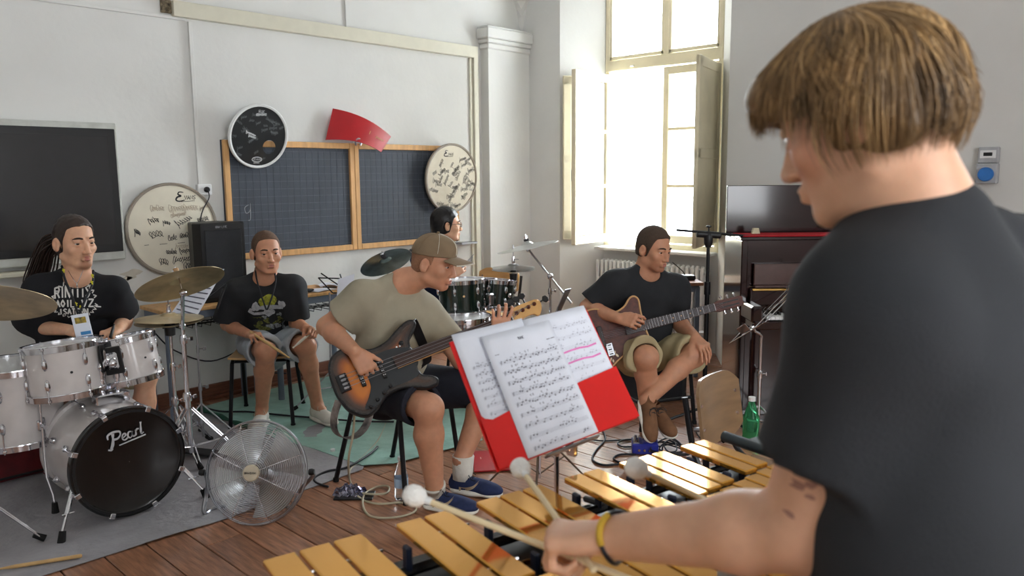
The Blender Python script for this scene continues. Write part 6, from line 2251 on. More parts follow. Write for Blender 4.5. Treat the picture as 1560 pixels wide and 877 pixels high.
def line2d(mb, pts, w, step=0.006):
    p = [np.asarray(q, float) for q in pts]
    out = []
    for a, b in zip(p, p[1:]):
        k = max(1, int(np.linalg.norm(b - a) / step))
        out += [a + (b - a) * i / k for i in range(k)]
    out.append(p[-1])
    ribbon(mb, out, w, np.eye(4))

def hair_shell(t, c, A, sc, m, cuts, grow=.007, h=.004, extra=None, wr=(.0015, 260), name='hair', label=None, ear=.036, occ=0.0):
    """close hair: skull shell kept above the cutting planes (point, normal in head axes)"""
    P = lambda x, y, z: c + A[:3, 0] * x * sc + A[:3, 1] * y * sc + A[:3, 2] * z * sc
    lo, hi = c - .2, c + .2
    S = SDF(lo, hi, h)
    S.ell(P(0, -0.012 + occ, 0.034), (.074 * sc + grow, (.095 - occ) * sc + grow, .086 * sc + grow), A, k=.008)
    S.ell(P(0, -.03 + occ * 1.6, -.02), (.064 * sc + grow, .07 * sc + grow, .07 * sc + grow), A, k=.02)
    if extra:
        extra(S, P)
    # kept: above the front hairline or behind the temples, and above the nape; clear of the ears
    pl = [(P(*p), nrm(A[:3, 0] * n[0] + A[:3, 1] * n[1] + A[:3, 2] * n[2])) for p, n in cuts]
    dt = lambda x, y, z, q: (x - q[0][0]) * q[1][0] + (y - q[0][1]) * q[1][1] + (z - q[0][2]) * q[1][2]
    S.op(lo, hi, lambda x, y, z: np.minimum(np.maximum(dt(x, y, z, pl[0]), dt(x, y, z, pl[1])), dt(x, y, z, pl[2])), .006, 'c')
    if ear:
        for s in (-1, 1):
            S.ell(P(s * .088, -.010, -.014), (ear * .9 * sc, ear * .75 * sc, ear * sc), A, k=.006, mode='c')
    S.wrinkle(wr[0], wr[1], 3)
    return S.obj(name, m, t, label=label)

def torso_axes(shL, shR, pel, neck):
    r = nrm(shR - shL)
    u = neck - pel
    u = nrm(u - r * (u @ r))
    return r, np.cross(u, r), u

def shirt(t, name, m, pel, neck, shL, shR, elL, elR, A, cutL=.62, cutR=.62, rad=(.150, .135, .145), sl=(.078, .080), wr=(.005, 26), seed=1, h=.006, flatf=.70, coll=.072, hem=None, collf=0.02, belly=0.0, stretch=(1, 1, .5), rise=0.0, cz=.012, capr=(.058, .045)):
    r, f, u = A
    pts = np.array([pel, neck, shL, shR, elL, elR])
    S = SDF(pts.min(0) - .2, pts.max(0) + .14, h)
    ch = pel + (neck - pel) * .68
    S.cap(pel, pel + (neck - pel) * .35 + f * belly, rad[0], rad[1], k=.05, flat=(f, flatf), cut=(-.30, None))
    S.cap(pel + (neck - pel) * .3 + f * belly, ch, rad[1], rad[2], k=.05, flat=(f, flatf))
    S.cap(shL + (shR - shL) * .22 - u * .05, shR + (shL - shR) * .22 - u * .05, .085, k=.05)
    S.cap(shL, neck - u * .012 - r * .05, capr[0], capr[1], k=.05)
    S.cap(shR, neck - u * .012 + r * .05, capr[0], capr[1], k=.05)
    for sh, el, c in ((shL, elL, cutL), (shR, elR, cutR)):
        S.cap(sh, el, sl[0], sl[1], k=.035, cut=(None, c))
        d = nrm(el - sh)
        L = np.linalg.norm(el - sh)
        S.cap(sh + d * (L * c - .02), sh + d * (L * c + .06), sl[1] * .84, k=.004, mode='c')
    if rise:
        S.cap(neck - f * .035 - u * .09, neck - f * .018 + u * rise, .066, .052, k=.05)
    S.wrinkle(wr[0], wr[1], seed, stretch)
    nk = neck + f * collf + u * cz
    S.ell(nk, (coll, coll * .95, .052), frame(r, f, u, (0, 0, 0)), k=.006, mode='c')
    if hem is not None:
        p, n = hem
        S.op(S.lo, S.lo + S.h * S.n, lambda x, y, z: (x - p[0]) * n[0] + (y - p[1]) * n[1] + (z - p[2]) * n[2], .004, 'c')
    return S.obj(name, m, t)

def collar(t, m, neck, A, coll, collf, parent=None):
    r, f, u = A
    nk = neck + f * collf + u * .005

def shorts(t, name, m, pel, hips, knees, A, cut=.75, rad=(.10, .088), wr=(.005, 34), seed=2, h=.006, cuts=None, waist=.145):
    r, f, u = A
    pts = np.array([pel] + list(hips) + list(knees))
    S = SDF(pts.min(0) - .2, pts.max(0) + .2, h)
    S.cap(pel - u * .02, pel + u * .10, waist, waist * .94, k=.04, flat=(f, .74), cut=(None, 1.0))
    S.cap(hips[0], hips[1], .10, k=.04)
    for i, (hp, kn) in enumerate(zip(hips, knees)):
        c = cuts[i] if cuts else cut
        S.cap(hp, kn, rad[0], rad[1], k=.03, cut=(None, c))
        d = nrm(kn - hp)
        L = np.linalg.norm(kn - hp)
        S.cap(hp + d * (L * c - .018), hp + d * (L * c + .06), rad[1] * .90, k=.004, mode='c')
    S.wrinkle(wr[0], wr[1], seed)
    return S.obj(name, m, t)

def body(t, m, head, J, A, sc=1.0, hands=(), h=.0045, armr=(.048, .039, .041, .028), legr=(.075, .057, .053, .035), paint=None, neckr=.056, jaw=1.0, legs=True, toro=True, trap=.04, occ=0.0):
    """one skin surface from head to ankles"""
    r, f, u = A
    keys = ['neck', 'shL', 'shR', 'elL', 'elR', 'wrL', 'wrR', 'pel'] + (['hipL', 'hipR', 'knL', 'knR', 'anL', 'anR'] if legs else [])
    pts = np.array([J[k] for k in keys] + [head[0]])
    S = SDF(pts.min(0) - .2, pts.max(0) + .2, h)
    c, HA = head
    P = head_sdf(S, c, HA, sc, J['neck'], neckr, jaw, occ)
    S.cap(J['neck'], J['pel'] + u * .25, .07, .10, k=.04, flat=(f, .72))
    S.cap(J['pel'] + u * .25, J['pel'], .11, .12, k=.04, flat=(f, .75))
    S.cap(J['shL'], J['neck'] - u * .01, .045, trap, k=.04)
    S.cap(J['shR'], J['neck'] - u * .01, .045, trap, k=.04)
    arm_sdf(S, J['shL'], J['elL'], J['wrL'], armr)
    arm_sdf(S, J['shR'], J['elR'], J['wrR'], armr)
    out = []
    for hd in hands:
        out.append(hand_sdf(S, **hd))
    if legs:
        for s in 'LR':
            bk = nrm(-(J['kn' + s] - J['hip' + s]) * 1.0)
            bk = V(bk[0], bk[1], 0)
            leg_sdf(S, J['hip' + s], J['kn' + s], J['an' + s], legr, back=nrm(bk) if np.linalg.norm(bk) > .1 else None)
            S.cap(J['an' + s], J['an' + s] - ZA * .04 + J.get('toe' + s, V(0, 0, 0)) * .05, legr[3], legr[3] * .9, k=.02)
    o = S.obj('body', m, t, paint=paint)
    return o, P, out
# ------------------------------------------------------------------ the player at the vibraphone
def vw(l, f, z):
    """point given by metres to the right and ahead of the camera, and height"""
    return R0 * l + F0 * f + ZA * z

M_tee_black = mat('black_cotton', srgb(38, 40, 44), 0.9, var=0.08, scale=10, bump=0.25, bscale=400)
M_tee_blackb = mat('faded_black_cotton', srgb(34, 35, 38), 0.9, var=0.08, scale=10, bump=0.25, bscale=400)
M_tee_navy = mat('blue_black_cotton', srgb(20, 21, 27), 0.9, var=0.08, scale=10, bump=0.25, bscale=400)
M_tee_sage = mat('sage_cotton', srgb(160, 152, 132), 0.9, var=0.05, scale=10, bump=0.25, bscale=400)
M_jeans = mat('pale_denim', srgb(176, 184, 192), 0.85, var=0.12, scale=16, bump=0.3, bscale=300)
M_khaki = mat('khaki_cotton', srgb(178, 164, 128), 0.85, var=0.06, scale=12, bump=0.25, bscale=300)
M_navy = mat('navy_cotton', srgb(24, 26, 38), 0.85, var=0.1, scale=12, bump=0.25, bscale=300)
M_blond = mat('dark_blond_hair', srgb(120, 93, 60), 0.45, var=0.25, scale=30, stretch=(1, 1, .3))
M_blondl = mat('light_blond_hair', srgb(186, 150, 102), 0.4, var=0.2, scale=30)
M_blondm = mat('brown_blond_hair', srgb(146, 114, 74), 0.42, var=0.2, scale=30)
M_brownhair = mat('dark_brown_hair', srgb(46, 32, 26), 0.45, var=0.2, scale=40)
M_blackhair = mat('black_hair', srgb(22, 19, 20), 0.4, var=0.15, scale=40)
M_buzz = mat('cropped_hair', srgb(96, 72, 56), 0.9, var=0.2, scale=200, bump=0.5, bscale=500)
M_shortbr = mat('short_brown_hair', srgb(76, 60, 48), 0.8, var=0.2, scale=200, bump=0.5, bscale=400)
M_sole_w = mat('white_sole', srgb(226, 222, 212), 0.7)
M_shoe_w = mat('white_leather', srgb(214, 210, 200), 0.6, var=0.06)
M_shoe_b = mat('blue_suede', srgb(34, 46, 84), 0.85, var=0.12, scale=40)
M_shoe_n = mat('brown_suede', srgb(120, 84, 58), 0.85, var=0.12, scale=20)
M_tan = mat('tan_leather', srgb(170, 150, 124), 0.7)
M_sock = mat('white_sock', srgb(222, 218, 208), 0.95, bump=0.3)
M_sockb = mat('black_sock', srgb(24, 24, 26), 0.95, bump=0.3)

def person(label, base):
    return thing('person', label, 'person', base)

J = dict(neck=vw(.476, .915, 1.480), shL=at(1318, 486, .83), shR=vw(.665, 1.04, 1.425), elL=at(1224, 806, .91), wrL=at(938, 818, 1.09),
         elR=vw(.66, 1.18, 1.15), wrR=vw(.475, 1.25, 1.005), pel=vw(.53, .86, .95),
         hipL=vw(.46, .81, .90), hipR=vw(.61, .92, .90), knL=vw(.46, .82, .49), knR=vw(.61, .93, .49), anL=vw(.47, .78, .09), anR=vw(.62, .90, .09))
T = person('person with tousled blond hair and a black T-shirt, back turned, playing the vibraphone with mallets', V(*J['pel'][:2], 0))
A = torso_axes(J['shL'], J['shR'], J['pel'], J['neck'])
th = math.radians(47)
hf = -R0 * math.sin(th) + F0 * math.cos(th)
hf = nrm(hf * math.cos(.34) - ZA * math.sin(.34))
hc = at(1320, 177, .90)
HA = head_axes(hf, ZA + 0.02 * R0)
fL = nrm(at(852, 816, 1.12) - J['wrL'])
hands = [dict(w=J['wrL'], f=fL, n=nrm(-ZA + .25 * R0 - .1 * F0), side=-1, curls=[(68, 82, 50), (72, 84, 50), (76, 84, 52), (80, 84, 52)], thumb=(.75, .35, .8, 22)),
         dict(w=J['wrR'], f=nrm(vw(-.7, .6, -.25)), n=nrm(-ZA), side=1, curls=[(65, 80, 50), (70, 84, 50), (74, 84, 52), (78, 84, 52)], thumb=(.8, .3, .8, 20))]
chk = [(hc + HA[:3, 1] * .06 * 1.0 + HA[:3, 0] * -.045 - HA[:3, 2] * .03, (.03, .03, .03), (1.02, .90, .88), None)]
bo, P, ho = body(T, M_skinA, (hc, HA), J, A, .97, hands, h=.0038, armr=(.054, .048, .046, .030), legr=(.085, .06, .056, .038), paint=chk, neckr=.058, trap=.032, occ=.014)
eyes(T, P, HA, .97, (0, -.3), (96, 72, 50))
shirt(T, 't_shirt', M_tee_black, J['pel'], J['neck'], J['shL'], J['shR'], J['elL'], J['elR'], A, .57, .70, rad=(.175, .165, .150), sl=(.062, .060), wr=(.010, 19), seed=4, h=.006, coll=.057, collf=.056, rise=.006, cz=.030, flatf=.74)
S = MB()
shorts(T, 'trousers', mat('black_denim', srgb(26, 27, 30), 0.9, bump=0.2, bscale=300), J['pel'] - ZA * .04, (J['hipL'], J['hipR']), (J['anL'], J['anR']), A, .97, (.10, .085))
for s in 'LR':
    shoe(T, V(J['an' + s][0], J['an' + s][1], 0.002), A[1] - ZA * A[1][2], M_black, M_sole_w, M_white)

# hair: base volume and loose strands combed from the crown
def mop(S, Pp):
    S.ell(Pp(0, .004, .042), (.079, .094, .078), HA, k=.008)
    S.ell(Pp(0, .070, .055), (.066, .058, .045), HA, k=.008)
    S.ell(Pp(0, -.036, -.008), (.066, .042, .060), HA, k=.008)
    S.ell(Pp(-.050, -.028, -.012), (.024, .046, .050), HA, k=.008)
    S.ell(Pp(.050, -.028, -.012), (.024, .046, .050), HA, k=.008)
    for s in (-1, 1):
        S.cap(Pp(s * .073, .024, .03), Pp(s * .076, .018, -.014), .014, .006, k=.008)
hair = hair_shell(T, hc, HA, .97, M_blond, [((0, .10, .030), (0, -.30, 1)), ((0, .024, -.03), (0, -1, .25)), ((0, -.03, -.058), (0, -.15, 1))], grow=.002, h=.0035, extra=mop, wr=(.0016, 120), ear=0, occ=.014)
rg = random.Random(12)
strands = [MB(), MB(), MB()]
crown = V(0.01, -.045, .135)
n_st = 0
while n_st < 4600:
    a = rg.uniform(-PI, PI)          # 0 = forward
    fwd = math.cos(a)
    # end of the strand on the hairline
    if fwd > .5:
        ze = rg.uniform(.020, .082)
        rr = 1.0
    elif fwd > -.2:
        ze = rg.uniform(-.02, .04) if fwd < .08 else rg.uniform(.014, .055)
        rr = 1.0
    else:
        ze = rg.uniform(-.07, .02)
        rr = 1.0
    st = rg.uniform(0.0, .35)
    pts = []
    tw = rg.uniform(-.55, .75)
    lift = rg.uniform(.0005, .0055)
    for i in range(8):
        s = st + (1 - st) * i / 7
        aa = a + tw * s + .10 * math.sin(4 * s + 5 * a)
        z = .122 + (ze - .122) * s ** 1.25
        # radius of the hair volume at this height
        k = max(0.0, 1 - ((z - .042) / .082) ** 2) ** .5 if z > .042 else 1.0
        if z < .0 and fwd < .2:
            k = 1 - .35 * (min(0.0, z) / .07) ** 2
        bk = 1.0 - .13 * max(0.0, -fwd)
        x = .086 * k * math.sin(aa) * bk
        y = -.004 + .113 * k * math.cos(aa) * bk
        if fwd > .5 and s > .6:
            y += .012 * (s - .6) / .4
        if abs(math.sin(a)) > .8 and -.55 < fwd < .12 and s > .45:
            x *= 1 + .17 * min(1.0, (s - .45) / .3)
        d = 1 + (lift + .005 * math.sin(6 * s + 4 * a)) / .1 * (.3 + s)
        pts.append(P(x * d / 1.0, (y + .004) * d - .004, .046 + (z - .046) * (1 + lift / .12)))
    w = rg.uniform(.0006, .0015)
    k = rg.random()
    top = (k < .42)
    strands[0 if k < .45 else (1 if k < .68 else 2)].tube(pts, [w * q for q in (.5, .9, 1, 1, .95, .8, .55, .12)], 4, cap=False)
    n_st += 1
for i, (b, m, nm) in enumerate(zip(strands, (M_blond, M_blondl, M_blondm), ('dark_strands', 'light_strands', 'brown_strands'))):
    obj(nm, b, m, hair, smooth=180, kind='stuff')
# cord bracelet
wv = nrm(J['wrL'] - J['elL'])
c = J['wrL'] + wv * .000
Mw = axis_frame(c, wv + .15 * ZA)
ring = [(Mw @ np.array([.0345 * math.cos(2 * PI * i / 28), .0345 * math.sin(2 * PI * i / 28), .004 * math.sin(4 * PI * i / 28), 1]))[:3] for i in range(28)]
br = thing('bracelet', 'black and yellow cord bracelet on the left wrist of the vibraphone player', 'bracelet', c)
obj('cord', MB().tube(ring, .0032, 8, closed=True), M_cable, br, smooth=180)
seg = sorted(ring, key=lambda p: float(p @ (-CF) + p @ ZA * 1.0 - .8 * p @ R0))[-7:]
seg = [p for p in ring if any(np.allclose(p, q) for q in seg)]
idx = [i for i, p in enumerate(ring) if any(np.allclose(p, q) for q in seg)]
br_ = max(range(len(idx)), key=lambda i: (idx[i] - idx[i - 1]) % 28)
order = idx[br_:] + idx[:br_]
obj('yellow_braid', MB().tube([ring[i] for i in order], .0050, 8), mat('yellow_cord', srgb(206, 166, 56), 0.8, bump=.4, bscale=300), br, smooth=180)
# small tattoo marks on the upper arm
tm = MB()
dv = nrm(J['elL'] - J['shL'])
nv = nrm(-CF + .2 * R0)
xv = -nrm(np.cross(dv, nv))
Mt = frame(xv, -dv, np.cross(xv, -dv), J['shL'] + (J['elL'] - J['shL']) * .70 - R0 * .045)
for k, (x, y, r) in enumerate(((-.012, .008, .006), (.0, .003, .007), (.010, .010, .005), (.012, -.004, .004), (-.006, -.035, .005), (.002, -.034, .004))):
    blob2d(tm, x, y, r, r * .8, 10, .3, k, 1)
decal(bo, 'tattoo', tm, Mt, mat('tattoo_ink', srgb(158, 114, 98), 0.6), off=.0008)

# mallets
M_birch = mat('birch', srgb(232, 212, 172), 0.45, var=0.06, scale=5)
M_yarn = mat('white_yarn', srgb(246, 244, 240), 0.95, var=0.03, scale=80, bump=0.45, bscale=260)
def mallet(label, head, tail, m=None):
    head, tail = np.asarray(head, float), np.asarray(tail, float)
    d = nrm(tail - head)
    t = thing('mallet', label, 'mallet', head)
    obj('shaft', MB().tube([head, tail], .0048, 10), M_birch, t)
    Ma = axis_frame(head, d)
    obj('yarn_head', MB(Ma).lathe([(.004, -.019), (.011, -.0165), (.0165, -.008), (.0172, .002), (.0140, .012), (.0075, .018), (.0055, .021)], 22), m or M_yarn, t, smooth=180)
    obj('ferrule', MB(Ma).lathe([(.0062, .018), (.0060, .030)], 12), M_white, t)
    return t
Lh = J['wrL'] + fL * .085 - ZA * .028
mallet('white-headed mallet in the left hand reaching furthest left over the low bars', at(632, 755, 1.22), at(632, 755, 1.22) + nrm(Lh + F0 * .01 - at(632, 755, 1.22)) * .42)
h2 = at(793, 713, 1.34)
mallet('white-headed mallet in the left hand pointing up in front of the red folder', h2, at(905, 868, 1.07))
Rh = J['wrR'] + nrm(vw(-.7, .6, -.25)) * .09 - ZA * .028
h3 = at(970, 713, 1.22)
mallet('white-headed mallet of the right hand passing behind the left forearm', h3, h3 + nrm(Rh - h3) * .38)
h4 = at(1112, 874, 1.10)
mallet('grey-headed mallet of the right hand at the bottom edge below the forearm', h4, h4 + nrm(Rh + ZA * .01 - h4) * .36, mat('grey_yarn', srgb(178, 176, 172), 0.95, bump=.9, bscale=260))
def lens(J, *pairs):
    return {a + '-' + b: round(float(np.linalg.norm(J[a] - J[b])), 3) for a, b in pairs}

# ------------------------------------------------------------------ the long-haired drummer
J = dict(neck=at(118, 424, 4.08), shR=at(64, 446, 3.99), shL=at(170, 443, 4.13), elR=at(44, 497, 4.16), wrR=at(103, 502, 3.95), elL=at(190, 487, 4.30), wrL=at(181, 501, 4.06),
         pel=at(116, 540, 4.27), hipR=at(92, 545, 4.22), hipL=at(140, 543, 4.30), knR=at(84, 565, 3.86), knL=at(222, 572, 4.12), anR=V(1.27, 4.38, .09), anL=V(*at(222, 650, 4.16)[:2], .09))
TD = person('seated drummer with long dark hair tied back and a black T-shirt with white lettering', V(*J['pel'][:2], 0))
A = torso_axes(J['shL'], J['shR'], J['pel'], J['neck'])
hc = at(114, 368, 4.05)
HA = head_axes(nrm(R0 * .84 - F0 * .54 - ZA * .08), ZA)
fR = nrm(at(128, 507, 3.90) - J['wrR'])
fL = nrm(at(168, 506, 3.99) - J['wrL'])
hands = [dict(w=J['wrR'], f=fR, n=nrm(-ZA + .3 * F0), side=1, curls=[(50, 70, 40), (58, 72, 45), (62, 74, 45), (66, 74, 45)], thumb=(.8, .3, .6, 15)),
         dict(w=J['wrL'], f=fL, n=nrm(-ZA * .8 + .5 * F0), side=-1, curls=[(50, 70, 40), (58, 72, 45), (62, 74, 45), (66, 74, 45)], thumb=(.8, .3, .6, 15))]
Pn = None
st_ = lambda HA, hc, sc: [(hc + HA[:3, 1] * .083 * sc - HA[:3, 2] * .098 * sc, (.030 * sc,) * 3, (.55, .48, .45), None), (hc + HA[:3, 1] * .095 * sc - HA[:3, 2] * .053 * sc, (.024 * sc, .02 * sc, .012 * sc), (.62, .55, .5), None)]
bo, P, ho = body(TD, M_skinA, (hc, HA), J, A, 1.12, hands, paint=st_(HA, hc, 1.12), neckr=.054)
eyes(TD, P, HA, 1.12, (.1, 0), (48, 34, 28))
sh1 = shirt(TD, 't_shirt', M_tee_navy, J['pel'], J['neck'], J['shL'], J['shR'], J['elL'], J['elR'], A, .68, .72, rad=(.165, .155, .15), sl=(.078, .084), seed=11, coll=.068, collf=.02, wr=(.009, 25))
shorts(TD, 'shorts', M_khaki, J['pel'], (J['hipL'], J['hipR']), (J['knL'], J['knR']), A, .80)
for s in 'LR':
    shoe(TD, V(J['an' + s][0], J['an' + s][1], 0.008), V(.1, -1, 0), M_black, M_sole_w, M_white)
def xh(S, Pp):
    S.ell(Pp(0, -.095, .02), (.05, .035, .045), HA, k=.03)
hd = hair_shell(TD, hc, HA, 1.12, M_brownhair, [((0, .080, .088), (0, -.6, 1)), ((0, .022, .0), (0, -1, .30)), ((0, -.05, -.06), (0, 0, 1))], grow=.006, extra=xh, wr=(.0012, 220))
tail = MB()
rg = random.Random(5)
c0 = P(0, -.115, .005)
for i in range(70):
    o_ = [rg.gauss(0, 1) for _ in range(3)]
    q = bez([P(rg.gauss(0, .012), -.10, .015 + rg.gauss(0, .012)), c0 + np.array(o_) * .010, c0 - R0 * .07 - ZA * .045 + np.array(o_) * .020, at(62, 412, 4.18) + np.array(o_) * .026, at(52, 432, 4.18) + np.array(o_) * .020, at(50, 448, 4.2) + np.array(o_) * .010], 4)
    tail.tube(q, [.006 * (1 - .6 * k / len(q)) for k in range(len(q))], 5, cap=False)
obj('ponytail', tail, M_brownhair, hd, smooth=180, kind='stuff')
# shirt print: ring of spiky white letters
u, f_, r_ = A[2], A[1], A[0]
Mpr = frame(-r_ * .8, nrm(u) * .8, f_, at(112, 478, 3.9))
B2 = MB()
def word(mb, txt, x0, y0, h, w, asp=.6, gap=.3):
    x = x0
    for ch in txt:
        for st in GLY.get(ch, []):
            line2d(mb, [(x + q[0] * h * asp, y0 + q[1] * h) for q in st], w)
        x += h * asp * (1 + gap)
word(B2, 'RINTTIS', -.104, .022, .055, .0085, .42, .22)
word(B2, 'AOIL', -.10, -.030, .040, .0085, .5, .35)
word(B2, 'VZ', .042, -.030, .040, .0085, .7, .35)
word(B2, 'ISATERN', -.085, -.082, .040, .0085, .45, .3)
for i in range(26):
    a = 2 * PI * i / 26
    if abs(math.sin(a)) < .15:
        continue
    line2d(B2, [(.115 * math.cos(a), -.005 + .095 * math.sin(a)), ((.133) * math.cos(a + .08), -.005 + .112 * math.sin(a + .08)), (.116 * math.cos(a + .16), -.005 + .095 * math.sin(a + .16))], .006)
line2d(B2, [(-.12, -.025), (-.165, -.028), (-.12, -.036)], .008)
line2d(B2, [(.12, -.03), (.15, -.033)], .008)
decal(sh1, 'white_lettering', B2, Mpr, mat('white_print', srgb(216, 214, 210), 0.8))
# lanyard, badge and chain
ln = thing('lanyard', 'dark lanyard with a white name card around the long-haired drummer\'s neck', 'lanyard', J['neck'])
fr = nrm(f_)
a0 = J['neck'] + fr * .09
pl_ = [at(94, 405, 4.02), at(99, 425, 3.93), at(108, 447, 3.885), at(119, 478, 3.875)]
pr_ = [at(142, 412, 4.03), at(141, 432, 3.95), at(130, 456, 3.885), at(121, 478, 3.875)]
M_lan = mat('lanyard_ribbon', srgb(24, 26, 32), 0.7, col2=srgb(190, 180, 30), scale=60) if False else mat('lanyard_ribbon', srgb(26, 28, 34), 0.7)
for q in (pl_, pr_):
    obj('ribbon', MB().tube(bez(q, 6), .006, 6), M_lan, ln)
mk = MB()
for px, py in ((97, 412), (103, 434), (141, 420), (140, 430), (116, 463), (123, 468)):
    c = at(px, py, 3.88 if py > 440 else 3.915)
    mk.rod(c - ZA * .010 + R0 * .003, c + ZA * .010 - R0 * .003, .0035, 5).rod(c - ZA * .0 - R0 * .006, c + R0 * .006 + ZA * .004, .003, 5)
obj('yellow_marks', mk, mat('yellow_print', srgb(206, 196, 40), 0.7), ln, smooth=0, kind='stuff')
bc = at(124, 492, 3.86)
Mb = frame(nrm(R0 + .15 * ZA), nrm(ZA - .15 * R0), -F0, bc)
bd = obj('name_card', MB(Mb).box((0, -.01, 0), (.085, .11, .004), bev=.001), M_paper, ln)
obj('card_picture', MB(Mb).box((0, .015, .0026), (.055, .03, .001)), mat('badge_picture', srgb(80, 76, 60), 0.5, col2=srgb(200, 170, 60), scale=50), bd)
obj('card_strip', MB(Mb).box((.012, -.05, .0026), (.05, .016, .001)), mat('badge_blue', srgb(70, 140, 200), 0.5), bd)
nk = thing('necklace', 'thin silver neck chain on the long-haired drummer', 'necklace', J['neck'])
obj('chain', MB().tube(bez([at(104, 412, 3.98), at(110, 422, 3.93), at(117, 431, 3.905), at(122, 422, 3.94), at(127, 410, 3.985)], 5), .0016, 5).ball(at(117.5, 434, 3.90), (.004, .004, .009), 8, 6), M_chrome, nk, kind='stuff')
stick('drumstick', 'dark drumstick held flat in the long-haired drummer\'s right hand', J['wrR'] + fR * .06 - ZA * .03 - R0 * .03, at(158, 511, 3.86), M_black, .0075)
stick('drumstick', 'dark drumstick held upright in the long-haired drummer\'s left hand', at(168, 514, 3.93), at(174, 494, 4.0), M_black, .0075)
th_ = thing('drum_stool', 'round black drum stool under the long-haired drummer', 'stool', V(*J['pel'][:2], 0))
obj('cushion', MB().lathe([(.14, .40), (.16, .415), (.16, .44), (.14, .455)], 24, axis_frame((J['pel'][0], J['pel'][1], 0), (0, 0, 1), (1, 0, 0))), M_black, th_)
obj('post', MB().rod((J['pel'][0], J['pel'][1], .12), (J['pel'][0], J['pel'][1], .41), .014, 10), M_chrome, th_)
tripod_legs(th_, J['pel'], .4, .24, .28, .02)

# ------------------------------------------------------------------ the teenager with drumsticks
J = dict(neck=at(404, 424, 5.00), shR=at(361, 445, 4.96), shL=at(449, 440, 5.02), elR=at(346, 494, 5.02), wrR=at(377, 508, 4.84), elL=at(450, 492, 5.06), wrL=at(467, 500, 4.86),
         pel=at(412, 524, 5.18), hipR=at(388, 524, 5.12), hipL=at(436, 522, 5.16), knR=at(405, 536, 4.76), knL=at(466, 527, 4.86), anR=at(399, 622, 4.98), anL=at(483, 615, 5.06))
TK = person('seated teenager with cropped hair and a black printed T-shirt holding two drumsticks', V(*J['pel'][:2], 0))
A = torso_axes(J['shL'], J['shR'], J['pel'], J['neck'])
hc = at(406, 384, 4.93)
HA = head_axes(nrm(R0 * .50 - F0 * .86 - ZA * .06), ZA - R0 * .02)
fR = nrm(at(392, 511, 4.76) - J['wrR'])
fL = nrm(at(481, 503, 4.78) - J['wrL'])
hands = [dict(w=J['wrR'], f=fR, n=nrm(-ZA + .2 * F0), side=1, curls=[(45, 60, 40), (50, 65, 45), (55, 70, 45), (60, 70, 45)], thumb=(.85, .3, .5, 12)),
         dict(w=J['wrL'], f=fL, n=nrm(-ZA * .5 - .7 * R0 + .2 * F0), side=-1, curls=[(55, 75, 45), (62, 78, 50), (66, 80, 50), (70, 80, 50)], thumb=(.8, .3, .7, 20))]
J['toeL'], J['toeR'] = nrm(R0 * .6 - F0 * .5), -F0
bo, P, ho = body(TK, M_skinB, (hc, HA), J, A, 1.10, hands, paint=[], neckr=.056, legr=(.078, .060, .056, .036))
eyes(TK, P, HA, 1.10, (.1, 0), (60, 44, 34))
shk = shirt(TK, 't_shirt', M_tee_blackb, J['pel'], J['neck'], J['shL'], J['shR'], J['elL'], J['elR'], A, .80, .78, rad=(.165, .16, .155), sl=(.082, .092), seed=15, coll=.074, collf=.02, wr=(.009, 25))
hair_shell(TK, hc, HA, 1.10, M_buzz, [((0, .080, .090), (0, -.55, 1)), ((0, .026, .0), (0, -1, .30)), ((0, -.05, -.05), (0, 0, 1))], grow=.0035, wr=(.0003, 300))
shorts(TK, 'shorts', M_jeans, J['pel'], (J['hipL'], J['hipR']), (J['knL'], J['knR']), A, .84, rad=(.105, .098), wr=(.006, 40))
so, _ = shoe(TK, V(J['anR'][0], J['anR'][1], 0.010), nrm(-F0 * .9 + R0 * .05), M_shoe_w, M_sole_w, M_tan, L=.32)
so, _ = shoe(TK, V(J['anL'][0], J['anL'][1], 0.010), nrm(R0 * .55 - F0 * .55), M_shoe_w, M_sole_w, M_tan, L=.32)
u, f_, r_ = A[2], A[1], A[0]
Mpr = frame(-r_, nrm(u), f_, at(406, 486, 4.82))
Mpr[:3, 0] = np.cross(Mpr[:3, 1], Mpr[:3, 2])
M_py = mat('yellow_green_print', srgb(158, 160, 52), 0.8, var=0.3, scale=60)
M_pw = mat('grey_white_print', srgb(176, 178, 184), 0.8, var=0.15, scale=60)
b = MB(); blob2d(b, 0, .055, .055, .045, 22, .15, 2, 4); decal(shk, 'yellow_print', b, Mpr, M_py, kind=None)
b = MB(); blob2d(b, 0, .018, .085, .016, 22, .25, 5, 3); blob2d(b, -.075, .03, .022, .035, 14, .3, 3, 3); blob2d(b, .082, .035, .02, .03, 14, .3, 4, 3); blob2d(b, .0, -.02, .03, .03, 14, .3, 7, 3)
line2d(b, [(-.10, .02), (-.115, .0), (-.09, -.018), (-.02, -.02)], .02)
decal(shk, 'white_print', b, Mpr, M_pw)
b = MB()
for k, (x, y, r) in enumerate(((-.07, -.10, .03), (-.03, -.125, .03), (.06, -.07, .02), (.03, -.10, .018), (-.02, -.075, .02), (.075, -.105, .02))):
    blob2d(b, x, y, r, r * .7, 12, .6, k + 20, 3)
for k in range(4):
    line2d(b, [(-.1 + .018 * k, -.045), (-.092 + .018 * k, -.052), (-.086 + .018 * k, -.045)], .005)
decal(shk, 'green_patches', b, Mpr, mat('dim_yellow_print', srgb(104, 106, 52), 0.8, var=0.4, scale=80), off=.0025)
b = MB()
for k, (x, y, r) in enumerate(((.0, -.115, .022), (.045, -.12, .022), (-.03, -.05, .014), (.06, -.04, .016), (.08, -.08, .014))):
    blob2d(b, x, y, r, r * .8, 12, .6, k + 40, 3)
